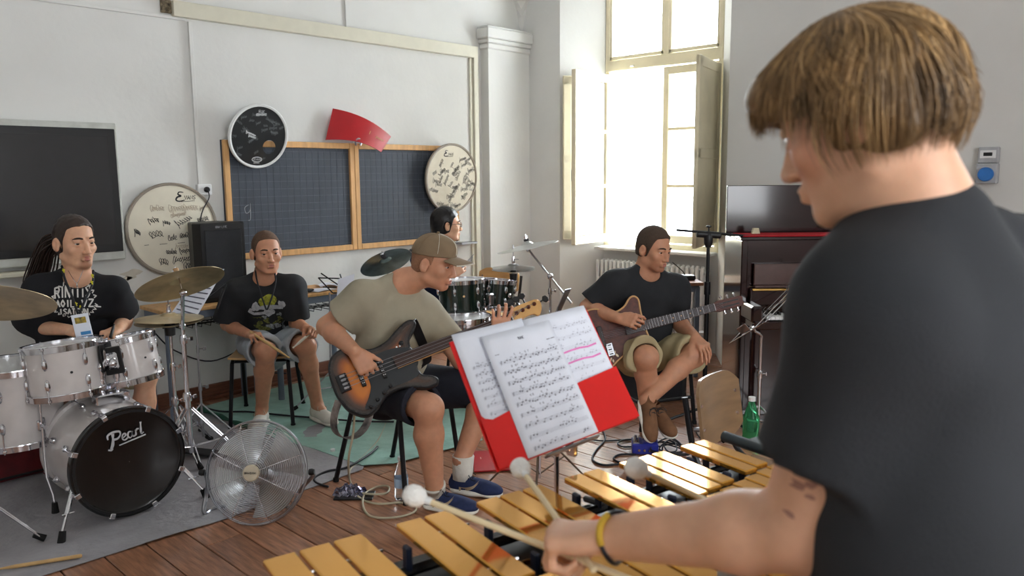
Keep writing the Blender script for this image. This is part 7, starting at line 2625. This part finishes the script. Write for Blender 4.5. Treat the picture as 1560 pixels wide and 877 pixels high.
decal(shk, 'grey_patches', b, Mpr, mat('grey_print_shirt', srgb(140, 144, 146), 0.8, var=0.4, scale=90), off=.0027)
ln = thing('lanyard', 'black cord lanyard around the teenager\'s neck', 'lanyard', J['neck'])
for q in ([at(389, 408, 4.96), at(391, 425, 4.89), at(398, 450, 4.835), at(406, 472, 4.825)], [at(418, 412, 4.96), at(420, 428, 4.90), at(415, 450, 4.84), at(407, 472, 4.825)]):
    obj('ribbon', MB().tube(bez(q, 6), .005, 6), M_lan, ln)
stick('drumstick', 'wooden drumstick in the teenager\'s right hand lying across his knee', at(381, 505, 4.80), at(441, 545, 4.60), M_stick, .0085)
stick('drumstick', 'pale drumstick in the teenager\'s left hand pointing down over his knee', at(482, 499, 4.80), at(446, 530, 4.70), mat('pale_stick', srgb(226, 220, 206), 0.4), .0085)

# ------------------------------------------------------------------ the second drummer
J = dict(neck=at(664, 374, 6.12), shR=at(668, 402, 6.02), shL=at(640, 394, 6.34), elR=at(684, 446, 5.93), wrR=at(688, 420, 5.76), elL=at(676, 432, 6.36), wrL=at(716, 428, 6.24),
         pel=at(662, 470, 6.25), hipR=at(672, 474, 6.15), hipL=at(655, 472, 6.34), knR=at(705, 480, 5.98), knL=at(708, 474, 6.24))
for s in 'LR':
    J['an' + s] = V(J['kn' + s][0] + .02, J['kn' + s][1], .09)
T2 = person('second drummer with black hair, glasses and goatee behind the dark green toms', V(*J['pel'][:2], 0))
A = torso_axes(J['shL'], J['shR'], J['pel'], J['neck'])
hc = at(680, 342, 6.05)
HA = head_axes(nrm(R0 * .93 + F0 * .30 - ZA * .02), ZA)
fR = nrm(at(708, 402, 5.76) - J['wrR'])
hands = [dict(w=J['wrR'], f=nrm(ZA * .5 + R0 * .6), n=nrm(-ZA * .3 + F0), side=1, curls=[(55, 75, 45)] * 4, thumb=(.8, .3, .7, 20)),
         dict(w=J['wrL'], f=nrm(R0 - ZA * .2), n=nrm(-ZA), side=-1, curls=[(55, 75, 45)] * 4, thumb=(.8, .3, .7, 20))]
bo, P, ho = body(T2, M_skinA, (hc, HA), J, A, 1.08, hands, paint=[(hc + HA[:3, 1] * .083 - HA[:3, 2] * .108, (.026,) * 3, (.25, .2, .2), None)], h=.0055)
eyes(T2, P, HA, 1.08, (0, 0), (24, 20, 20))
obj('goatee', MB().ball(P(0, .076, -.102), (.018, .016, .02), 12, 8), M_blackhair, T2)
hair_shell(T2, hc, HA, 1.08, M_blackhair, [((0, .080, .070), (0, -.5, 1)), ((0, .024, .0), (0, -1, .30)), ((0, -.05, -.065), (0, 0, 1))], grow=.012, wr=(.001, 160))
shirt(T2, 't_shirt', mat('navy_blue_cotton', srgb(26, 34, 70), 0.9), J['pel'], J['neck'], J['shL'], J['shR'], J['elL'], J['elR'], A, .75, .75, seed=19, coll=.062, collf=.01, h=.007)
shorts(T2, 'trousers', M_navy, J['pel'], (J['hipL'], J['hipR']), (J['knL'], J['knR']), A, .95, h=.007)
for s in 'LR':
    shoe(T2, V(J['an' + s][0], J['an' + s][1], 0.002), R0, M_black, M_sole_w, M_white)
g = thing('glasses', 'dark-rimmed glasses on the second drummer\'s face', 'glasses', P(0, .1, 0))
for s in (-1, 1):
    obj('rim', MB().tube([P(s * .033 + .023 * math.cos(a), .098, .001 + .018 * math.sin(a)) for a in [2 * PI * i / 20 for i in range(20)]], .0018, 6, closed=True), M_black, g)
    obj('temple', MB().rod(P(s * .056, .096, .006), P(s * .084, -.005, .004), .0018, 6), M_black, g)
    obj('lens', MB().lathe([(.0001, 0), (.0215, 0)], 18, axis_frame(P(s * .033, .098, .001), HA[:3, 1]), cap=False), M_glass, g)
obj('bridge', MB().rod(P(-.010, .100, .004), P(.010, .100, .004), .0018, 6), M_black, g)
hp = J['wrR'] + nrm(ZA * .5 + R0 * .6) * .07
bs = thing('drum_brushes', 'grey drum brushes fanned out in the second drummer\'s hand', 'brush', hp)
for k in range(7):
    obj('bristle', MB().rod(hp, at(722 - 1.5 * k, 392 - 1.6 * abs(k - 3) + 2.5 * k, 5.72), .002, 5), M_grey, bs)

# ------------------------------------------------------------------ the guitarist
J = dict(neck=at(984, 416, 4.74), shR=at(933, 434, 4.70), shL=at(1027, 438, 4.84), elR=at(895, 468, 4.72), wrR=at(943, 485, 4.52), elL=at(1032, 490, 4.90), wrL=at(1058, 512, 4.66),
         pel=at(975, 533, 4.92), hipR=at(955, 534, 4.84), hipL=at(1003, 533, 4.94), knR=at(985, 544, 4.47), knL=at(1058, 541, 4.63), anR=at(984, 620, 4.62), anL=at(985, 610, 4.47))
TG = person('seated guitarist in a black T-shirt and khaki shorts with ankles crossed', V(*J['pel'][:2], 0))
A = torso_axes(J['shL'], J['shR'], J['pel'], J['neck'])
hc = at(996, 379, 4.68)
HA = head_axes(nrm(R0 * .62 - F0 * .77 - ZA * .22), ZA + R0 * .06)
fR = nrm(at(965, 488, 4.46) - J['wrR'])
fL = nrm(at(1072, 527, 4.58) - J['wrL'])
hands = [dict(w=J['wrR'], f=fR, n=nrm(F0 * .9 - ZA * .4), side=1, curls=[(35, 60, 35), (48, 65, 40), (55, 68, 40), (60, 68, 40)], thumb=(.9, .25, .35, 8), sc=1.08),
         dict(w=J['wrL'], f=fL, n=nrm(-ZA * .6 + F0 * .7 - R0 * .3), side=-1, curls=[(22, 22, 12), (24, 24, 14), (26, 26, 14), (28, 28, 16)], thumb=(.75, .6, .3, 10), sc=1.12)]
beard = [(hc + HA[:3, 1] * .06 - HA[:3, 2] * .095 + HA[:3, 0] * s * .03, (.042, .042, .036), (.70, .62, .58), None) for s in (-1, 1)]
bo, P, ho = body(TG, M_skinB, (hc, HA), J, A, 1.07, hands, paint=beard, neckr=.062, legr=(.085, .066, .060, .038), armr=(.054, .046, .046, .031))
eyes(TG, P, HA, 1.07, (.1, -.1), (58, 44, 36))
shirt(TG, 't_shirt', M_tee_black, J['pel'], J['neck'], J['shL'], J['shR'], J['elL'], J['elR'], A, .62, .80, rad=(.165, .165, .165), sl=(.083, .076), seed=23, coll=.078, collf=.03, wr=(.009, 25))
hair_shell(TG, hc, HA, 1.07, M_shortbr, [((0, .080, .084), (0, -.5, 1)), ((0, .028, .0), (0, -1, .30)), ((0, -.05, -.05), (0, 0, 1))], grow=.009, wr=(.0006, 240))
shorts(TG, 'shorts', M_khaki, J['pel'], (J['hipL'], J['hipR']), (J['knL'], J['knR']), A, .92, rad=(.108, .098), wr=(.010, 36))
so, _ = shoe(TG, J['anL'] - ZA * .055 - R0 * .02 + F0 * .01, nrm(-ZA * .62 - F0 * .60 + R0 * .06), M_shoe_n, M_sole_w, M_black, L=.255, up=nrm(R0 * .45 + ZA * .5 - F0 * .5))
so, _ = shoe(TG, J['anR'] + V(0, 0, -.06) + R0 * .05 - F0 * .02, nrm(-F0 * .85 + R0 * .35 - ZA * .32), M_shoe_n, M_sole_w, M_black, L=.255, up=nrm(ZA - F0 * .3))
# acoustic-electric guitar
ga, gb_ = at(884, 521, 4.56), at(1142, 454, 4.62)
ex = nrm(gb_ - ga)
nz = nrm(-F0 * .93 + ZA * .30 + R0 * .0)
nz = nrm(nz - ex * (nz @ ex))
ey = np.cross(nz, ex)
Mgt = frame(ex, ey, nz, ga)
LG = float(np.linalg.norm(gb_ - ga))
k_ = LG / 1.02
gt = thing('acoustic_guitar', 'dark brown guitar with blond binding and floral inlay on the guitarist\'s lap', 'guitar', ga)
bodyo = bez([(.00, .0), (.01, .09), (.06, .155), (.13, .165), (.19, .135), (.245, .118), (.30, .135), (.345, .175), (.375, .178), (.392, .150), (.385, .08), (.385, -.02), (.392, -.09), (.385, -.15), (.345, -.172), (.30, -.158), (.24, -.135), (.18, -.155), (.12, -.19), (.06, -.18), (.01, -.11)], 5, closed=True)
bodyo = [(p[0] * k_, p[1] * k_) for p in bodyo][::-1]
M_maho = mat('dark_mahogany', srgb(88, 44, 34), 0.5, var=0.2, scale=8, stretch=(1, 6, 6))
M_bind = mat('blond_binding', srgb(206, 160, 106), 0.4)
obj('body', MB(Mgt).prism(bodyo, .085, None, -.09, bev=.004), M_maho, gt)
obj('binding', MB(Mgt).tube([(p[0], p[1], -.004) for p in bodyo], .0055, 6, closed=True), M_bind, gt)
obj('neck', MB(Mgt).prism([(.30 * k_, -.03), (.80 * k_, -.023), (.80 * k_, .023), (.30 * k_, .03)], .022, None, -.012, bev=.006), M_maho, gt)
obj('fingerboard', MB(Mgt).prism([(.27 * k_, -.029), (.805 * k_, -.0225), (.805 * k_, .0225), (.27 * k_, .029)], .006, None, .008), mat('rosewood', srgb(44, 30, 28), 0.4), gt)
for i in range(20):
    x = (.805 - .65 * (1 - 2 ** (-i / 12))) * k_
    if x < .275 * k_:
        break
    w = .0225 + (.805 * k_ - x) / (.535 * k_) * .0065
    obj('fret', MB(Mgt).rod((x, -w, .0148), (x, w, .0148), .0016, 5), M_chrome, gt)
for i in (3, 5, 7, 9, 12):
    x = (.805 - .65 * (1 - 2 ** (-(i - .5) / 12))) * k_
    obj('inlay', MB(Mgt).lathe([(.0035, 0), (.0035, .001)], 10, frame((1, 0, 0), (0, 1, 0), (0, 0, 1), (x, 0, .0142))), M_bind, gt)
hs = [(.80, -.023), (.83, -.033), (.97, -.030), (.985, -.018), (.98, 0), (.985, .018), (.97, .030), (.83, .033), (.80, .023)]
obj('headstock', MB(Mgt).prism([(p[0] * k_, p[1]) for p in hs], .016, None, -.02, bev=.003), M_maho, gt)
for s in (-1, 1):
    obj('slot', MB(Mgt).box((.90 * k_, s * .012, -.003), (.11, .008, .003)), M_black, gt)
    for i in range(3):
        x = (.86 + .04 * i) * k_
        p = MB(Mgt).rod((x, s * .030, -.01), (x, s * .045, -.012), .003, 6).box((x, s * .050, -.012), (.012, .012, .02), bev=.004)
        obj('tuner', p, M_chrome, gt)
for i in range(6):
    y = -.020 + .008 * i
    obj('string', MB(Mgt).tube([(.13 * k_, y * 1.15, .013), (.80 * k_, y * .85, .0165), (.86 * k_, y * .6, .0)], .0007, 4), M_steel, gt)
obj('bridge', MB(Mgt).box((.125 * k_, 0, .002), (.03, .12, .012), bev=.003), bpy.data.materials['rosewood'], gt)
b = MB(Mgt).box((.155 * k_, -.085, .001), (.04, .075, .006), bev=.002)
sp_ = obj('control_plate', b, M_steel, gt)
for i in range(5):
    obj('slider', MB(Mgt).box((.155 * k_, -.085 + .013 * (i - 2), .006), (.02, .006, .004)), M_white if i % 2 else M_black, sp_)
# floral inlay drawn on the lower bout
fi = MB()
Z_ = np.eye(4)
vine = bez([(.10, -.055), (.07, -.075), (.045, -.10), (.04, -.13), (.06, -.155), (.095, -.165), (.13, -.155), (.15, -.13)], 6)
ribbon(fi, [(p[0] * k_, p[1] * k_) for p in vine], .008, Mgt, -.0042)
for (x, y, a, l) in ((.085, -.082, .8, .03), (.065, -.105, 2.0, .03), (.08, -.12, .2, .035), (.10, -.105, 1.2, .03), (.12, -.12, 2.6, .03), (.115, -.14, .4, .03), (.17, -.11, .9, .035), (.185, -.125, 2.1, .025), (.155, -.15, 1.5, .02), (.06, -.14, 1.0, .025)):
    n_ = 10
    v = [(x * k_ + l / 2 * math.cos(t_) * math.cos(a) - l / 4 * math.sin(t_) * math.sin(a), y * k_ + l / 2 * math.cos(t_) * math.sin(a) + l / 4 * math.sin(t_) * math.cos(a), -.0042) for t_ in [2 * PI * i / n_ for i in range(n_)]]
    fi.add(np.array(v) @ Mgt[:3, :3].T + Mgt[:3, 3], [tuple(range(n_))])
obj('floral_inlay', fi, mat('ivory_inlay', srgb(222, 204, 172), 0.4), gt, smooth=0, kind='stuff')
obj('shirt_mark', MB(), M_white, gt) if False else None

# ------------------------------------------------------------------ the bassist
J = dict(neck=at(613, 432, 3.90), shR=at(553, 454, 3.80), shL=at(650, 476, 4.02), elR=at(498, 497, 3.82), wrR=at(540, 535, 3.60), elL=at(702, 548, 3.97), wrL=at(757, 518, 3.80),
         pel=at(592, 590, 3.98), hipR=at(590, 592, 3.90), hipL=at(628, 588, 4.08), knR=at(653, 622, 3.62), knL=at(752, 592, 3.96), anR=at(663, 748, 3.70), anL=at(703, 700, 3.88))
TB = person('bassist in a sage T-shirt and brown cap seated with the bass guitar', V(*J['pel'][:2], 0))
A = torso_axes(J['shL'], J['shR'], J['pel'], J['neck'])
hc = at(661, 400, 3.86)
HA = head_axes(nrm(R0 * .92 - F0 * .30 - ZA * .22), ZA + R0 * .10)
fR = nrm(at(563, 560, 3.55) - J['wrR'])
fL = nrm(at(768, 478, 3.93) - J['wrL'])
hands = [dict(w=J['wrR'], f=nrm(R0 * .55 - ZA * .75 - F0 * .12), n=nrm(F0 * .85 - R0 * .45), side=1, curls=[(28, 40, 25), (32, 42, 25), (35, 44, 26), (40, 44, 28)], thumb=(.85, .55, .1, 8), sc=1.12, spread=.10)]
bo, P, ho = body(TB, M_skinB, (hc, HA), J, A, 1.08, hands + [dict(w=J['wrL'], f=nrm(R0 * .20 + ZA * .95), n=nrm(F0 * .9 + ZA * .15 - R0 * .1), side=-1, curls=[(12, 42, 34), (14, 46, 36), (15, 48, 38), (18, 48, 36)], thumb=(.8, .35, .7, 12), sc=1.12, spread=.16)],
                 paint=[(hc + HA[:3, 1] * .06 - HA[:3, 2] * .09, (.06, .05, .045), (.86, .78, .76), None)], neckr=.058, legr=(.088, .068, .066, .040), armr=(.054, .047, .049, .032), h=.004)
eyes(TB, P, HA, 1.08, (0, -.1), (110, 84, 64))
hair_shell(TB, hc, HA, 1.08, mat('light_brown_stubble', srgb(150, 108, 82), 0.85, var=0.15, scale=200), [((0, .085, .064), (0, -.35, 1)), ((0, .020, .0), (0, -1, .1)), ((0, -.05, -.055), (0, -.5, 1))], grow=.003, wr=(.0003, 300))
# cap
cp = thing('baseball_cap', 'brown cap with pale seams and a flat peak on the bassist\'s head', 'cap', P(0, 0, .08))
M_cap = mat('brown_canvas', srgb(132, 112, 88), 0.9, var=0.05, bump=0.3, bscale=400)
S = SDF(hc - .22, hc + .22, .004)
S.ell(P(0, -.010, .040), (.091, .112, .098), HA, k=.01)
S.ell(P(0, .035, .075), (.07, .06, .05), HA, k=.03)
nw = nrm(HA[:3, 2] - HA[:3, 1] * .10)
pw = P(0, 0, .036)
S.op(hc - .22, hc + .22, lambda x, y, z: ((x - pw[0]) * nw[0] + (y - pw[1]) * nw[1] + (z - pw[2]) * nw[2]), .003, 'c')
S.wrinkle(.001, 50, 4)
crown_ = S.obj('crown', M_cap, cp)
def peak(u, v):
    a = (u - .5) * 2.1
    x = .088 * math.sin(a) / math.sin(1.05)
    y = .078 + .022 * math.cos(a) - .01
    y2 = y + .092 * max(0.0, math.cos(a * .95)) ** .6
    z = .046 + .005 * v - .012 * (x / .088) ** 2
    return P(x, y * (1 - v) + y2 * v, z - .012 * v)
obj('peak', MB().sheet(peak, 24, 10, .005), M_cap, cp, smooth=60)
obj('peak_edge', MB().tube([peak(i / 24, 1.0) for i in range(25)], .0035, 6), mat('pale_piping', srgb(206, 200, 186), 0.8), cp)
tree = BVHTree.FromPolygons([tuple(x) for x in mesh_world(crown_)], [tuple(p.vertices) for p in crown_.data.polygons])
for k in range(6):
    a = PI / 2 + k * PI / 3 + PI / 6 * 0
    pts = []
    for i in range(10):
        e = .12 + 1.40 * i / 9
        d = HA[:3, 0] * math.cos(a) * math.cos(e) + HA[:3, 1] * math.sin(a) * math.cos(e) + HA[:3, 2] * math.sin(e)
        o_ = P(0, -.005, .045)
        h_ = tree.ray_cast(Vector(o_ + d * .25), Vector(-d))
        if h_[0]:
            pts.append(np.array(h_[0]) + d * .0008)
    if len(pts) > 2:
        obj('seam', MB().tube(pts, .0024 if k in (0, 1) else .0012, 5), bpy.data.materials['pale_piping'] if k in (0, 1, 5) else M_cap, cp, smooth=180)
obj('button', MB().ball(P(0, -.008, .139), (.008, .008, .005), 10, 6), M_cap, cp)
obj('strap', MB().tube(bez([P(.05, -.095, .036), P(0, -.122, .030), P(-.05, -.095, .036)], 6), .006, 6), M_black, cp)
shb = shirt(TB, 't_shirt', M_tee_sage, J['pel'], J['neck'], J['shL'], J['shR'], J['elL'], J['elR'], A, .62, .60, rad=(.165, .16, .155), sl=(.083, .088), seed=31, coll=.080, collf=.03, wr=(.009, 25))
shorts(TB, 'shorts', M_navy, J['pel'], (J['hipL'], J['hipR']), (J['knL'], J['knR']), A, .84, rad=(.112, .100), wr=(.005, 30), cuts=(.9, .82))
dn = nrm(J['anL'] - J['knL'])
for s, sd in (('L', nrm(R0 * .82 - F0 * .28)), ('R', nrm(R0 * .85 - F0 * .25))):
    a_ = J['an' + s]
    z0_ = .004 if s == 'R' else .004
    base_ = V(a_[0], a_[1], z0_)
    obj('sock', MB().tube([V(a_[0], a_[1], .07), V(a_[0], a_[1], .10) + (J['kn' + s] - a_) * .03, a_ + (J['kn' + s] - a_) * .06 + ZA * .0], [.047, .050, .054], 16), M_sock, TB, smooth=180)
    so, _ = shoe(TB, base_, sd, M_shoe_b, M_sole_w, M_navy, L=.30, stripe=M_tan)

# bass guitar
ba, bb = at(507, 590, 3.56), at(826, 466, 3.88)
ex = nrm(bb - ba)
nz = nrm(-F0 * .90 - R0 * .28 + ZA * .34)
nz = nrm(nz - ex * (nz @ ex))
ey = np.cross(nz, ex)
Mbs = frame(ex, ey, nz, ba)
LB = float(np.linalg.norm(bb - ba))
q_ = LB / 1.17
bs = thing('bass_guitar', 'sunburst fretless bass guitar with black pickguard held by the capped bassist', 'bass guitar', ba)
bo_ = bez([(.0, .0), (.01, .09), (.05, .145), (.11, .158), (.17, .130), (.23, .108), (.30, .118), (.36, .150), (.42, .175), (.455, .170), (.462, .145), (.435, .115), (.405, .085), (.395, .050), (.40, .03), (.40, -.03), (.385, -.055), (.395, -.095), (.43, -.115), (.452, -.140), (.440, -.165), (.39, -.165), (.33, -.140), (.27, -.122), (.21, -.128), (.15, -.165), (.09, -.180), (.03, -.130), (.005, -.06)], 5, closed=True)
bo_ = [(p[0] * q_ * 1.10, p[1] * q_ * 1.10) for p in bo_][::-1]
# sunburst: amber centre to black rim by distance from the outline, in the wood's own finish
M_sun = bpy.data.materials.new('sunburst_lacquer')
M_sun.use_nodes = True
_t = M_sun.node_tree
_b = _t.nodes['Principled BSDF']
_b.inputs['Roughness'].default_value = 0.2
_b.inputs['Coat Weight'].default_value = 0.5
_a = _t.nodes.new('ShaderNodeAttribute'); _a.attribute_name = 'burst'
_r = _t.nodes.new('ShaderNodeValToRGB')
_r.color_ramp.elements[0].position = 0.12; _r.color_ramp.elements[0].color = srgb(22, 18, 18)
_r.color_ramp.elements[1].position = 1.0; _r.color_ramp.elements[1].color = srgb(196, 112, 36)
e_ = _r.color_ramp.elements.new(0.45); e_.color = srgb(70, 44, 30)
e_ = _r.color_ramp.elements.new(0.72); e_.color = srgb(150, 78, 30)
_t.links.new(_a.outputs['Fac'], _r.inputs[0]); _t.links.new(_r.outputs[0], _b.inputs['Base Color'])
bm_ = MB(Mbs)
n = len(bo_)
o2 = np.array(bo_)
# top built as rings stepping inwards so that the burst can follow the rim
e1 = np.roll(o2, -1, 0) - o2
nn_ = np.stack([e1[:, 1], -e1[:, 0]], 1); nn_ /= np.linalg.norm(nn_, axis=1)[:, None]
vn_ = nn_ + np.roll(nn_, 1, 0); vn_ /= np.linalg.norm(vn_, axis=1)[:, None]
bm_.prism(bo_, .042, None, -.042, bev=.005)
bobj = obj('body', bm_, M_black, bs)
# front veneer as a grid clipped to the outline
def inside2(x, y, poly):
    c = False
    for i in range(len(poly)):
        x1, y1 = poly[i - 1]; x2, y2 = poly[i]
        if (y1 > y) != (y2 > y) and x < (x2 - x1) * (y - y1) / (y2 - y1) + x1:
            c = not c
    return c
o3 = o2 - vn_ * .006
gx, gy = np.linspace(0, .52, 105), np.linspace(-.21, .21, 85)
pd_ = lambda x, y: float(np.min(np.hypot(o2[:, 0] - x, o2[:, 1] - y)))
gv, gf, gm, ga_ = [], [], {}, []
for i, x in enumerate(gx):
    for j, y in enumerate(gy):
        if inside2(x, y, o3):
            gm[i, j] = len(gv)
            gv.append((x, y, .0006)); ga_.append(pd_(x, y))
for (i, j), k in gm.items():
    if (i + 1, j) in gm and (i, j + 1) in gm and (i + 1, j + 1) in gm:
        gf.append((k, gm[i + 1, j], gm[i + 1, j + 1], gm[i, j + 1]))
gv = np.array(gv) @ Mbs[:3, :3].T + Mbs[:3, 3]
fo = link_mesh('front_veneer', gv, gf, M_sun, bobj, None, 180)
a_ = fo.data.attributes.new('burst', 'FLOAT', 'POINT')
a_.data.foreach_set('value', np.clip(np.array(ga_, np.float32) / .085, 0, 1))
pgd = bez([(.165, .02), (.20, .062), (.26, .075), (.33, .070), (.385, .050), (.395, .03), (.395, -.03), (.385, -.052), (.388, -.085), (.37, -.10), (.32, -.105), (.26, -.105), (.22, -.11), (.17, -.150), (.115, -.160), (.10, -.145), (.13, -.11), (.16, -.06)], 4, closed=True)
obj('pickguard', MB(Mbs).prism([(p[0] * q_ * 1.08, p[1] * q_ * 1.08) for p in pgd][::-1], .003, None, .001, bev=.0008), mat('black_pickguard', srgb(34, 38, 42), 0.3, coat=0.3), bs)
obj('neck', MB(Mbs).prism([(.33 * q_, -.031), (.985 * q_, -.021), (.985 * q_, .021), (.33 * q_, .031)], .024, None, -.012, bev=.007), M_oak, bs)
M_fb = mat('dark_rosewood', srgb(58, 38, 32), 0.4, var=0.15, stretch=(1, 8, 8))
obj('fingerboard', MB(Mbs).prism([(.325 * q_, -.031), (.985 * q_, -.0215), (.985 * q_, .0215), (.325 * q_, .031)], .007, None, .0115, bev=.001), M_fb, bs)
hso = bez([(.98, -.021), (1.00, -.026), (1.03, -.024), (1.10, -.022), (1.125, -.040), (1.145, -.030), (1.165, -.0), (1.168, .03), (1.15, .044), (1.10, .046), (1.03, .044), (.995, .034), (.98, .022)], 4)
obj('headstock', MB(Mbs).prism([(p[0] * q_, p[1]) for p in hso], .015, None, -.008, bev=.002), mat('maple', srgb(206, 158, 96), 0.35, var=0.06, coat=0.3), bs)
obj('nut', MB(Mbs).box((.985 * q_, 0, .012), (.005, .043, .014)), M_white, bs)
M_bug = mat('wood_bushing', srgb(84, 36, 26), 0.4)
for i in range(4):
    x, y = (1.02 + .037 * i) * q_, .010 + .004 * i
    t_ = obj('tuning_machine', MB(Mbs).lathe([(.010, 0), (.010, .008), (.006, .012), (.005, .018)], 12, frame((1, 0, 0), (0, 1, 0), (0, 0, 1), (x, y, .006))), M_bug, bs)
    ang = PI / 2 if i < 3 else .15
    d_ = V(math.cos(ang), math.sin(ang), 0)
    p = MB(Mbs).rod(V(x, y, -.012) + d_ * .02, V(x, y, -.012) + d_ * .058, .004, 6)
    e2 = V(-d_[1], d_[0], 0)
    p.prism([(.056, -.006), (.066, -.018), (.082, -.016), (.088, 0), (.082, .016), (.066, .018), (.056, .006)], .008, frame(d_, e2, (0, 0, 1), V(x, y, -.016)), 0, bev=.002)
    obj('tuning_key', p, M_black, t_)
    ys = -.0225 + .015 * i
    obj('string', MB(Mbs).tube([(.055 * q_, ys * 1.35, .020), (.985 * q_, ys * .72, .0215), (x, y, .016)], .0012, 5), M_steel, bs)
for (x, w, nm) in ((.145, .022, 'pickup'), (.255, .022, 'pickup')):
    pk = obj(nm, MB(Mbs).box((x * q_, -.004, .006), (.020, .096, .014), bev=.003), M_black, bs)
    for i in range(4):
        for dx in (-.004, .004):
            obj('pole_piece', MB(Mbs).lathe([(.0028, 0), (.0028, .0015)], 8, frame((1, 0, 0), (0, 1, 0), (0, 0, 1), (x * q_ + dx, -.036 + .021 * i, .0128))), M_chrome, pk)
br_ = obj('bridge', MB(Mbs).box((.055 * q_, 0, .006), (.05, .085, .010), bev=.002), M_black, bs)
for i in range(4):
    obj('saddle', MB(Mbs).box((.06 * q_, -.030 + .020 * i, .014), (.024, .012, .009), bev=.002), M_steel, br_)
for i in range(4):
    x, y = (.135 + .042 * i) * q_, -.150 + .018 * i
    obj('control_knob', MB(Mbs).lathe([(.009, 0), (.008, .012), (.007, .014)], 14, frame((1, 0, 0), (0, 1, 0), (0, 0, 1), (x, y, .004))), M_black, bs)
mk = MB(Mbs)
for dx in (-.008, .008):
    for dy in (-.008, .008):
        mk.ball((.375 * q_ + dx, .062 + dy, .002), (.005, .005, .002), 8, 5)
obj('dot_sticker', mk, M_white, bs, smooth=180, kind='stuff')
obj('thumb_rest', MB(Mbs).box((.395 * q_, .078, .008), (.02, .02, .02), bev=.005), M_black, bs)
# strap with a pale jagged pattern
M_strap = mat('strap_print', srgb(28, 26, 28), 0.8, col2=srgb(176, 164, 158), scale=16)
st = thing('guitar_strap', 'black and grey patterned strap hanging in a loop below the bass body', 'strap', ba)
cen = [at(516, 610, 3.62), at(509, 634, 3.64), at(510, 655, 3.66), at(522, 666, 3.68), at(540, 665, 3.72), at(556, 650, 3.76), at(564, 628, 3.80), at(566, 605, 3.82)]
cen = bez(cen, 6)
wdir = nrm(R0 * .75 - F0 * .65)
def sfn(u, v):
    i = u * (len(cen) - 1)
    a = int(min(len(cen) - 2, i)); tt = i - a
    c = cen[a] * (1 - tt) + cen[a + 1] * tt
    return c + wdir * (v - .5) * .05
obj('ribbon', MB().sheet(sfn, 40, 4, .003), M_strap, st)
horn = (Mbs @ np.array([.49 * q_, .175, -.03, 1]))[:3]
cen2 = bez([horn, horn + ZA * -.02 + F0 * .05 + R0 * .012, at(651, 545, 3.93), at(640, 560, 3.95), at(618, 575, 3.93)], 6)
cen_b = cen2
def sfn2(u, v):
    i = u * (len(cen_b) - 1)
    a = int(min(len(cen_b) - 2, i)); tt = i - a
    c = cen_b[a] * (1 - tt) + cen_b[a + 1] * tt
    return c + nrm(R0 * .8 + ZA * .3) * (v - .5) * .045
obj('upper_ribbon', MB().sheet(sfn2, 24, 4, .003), M_black, st)
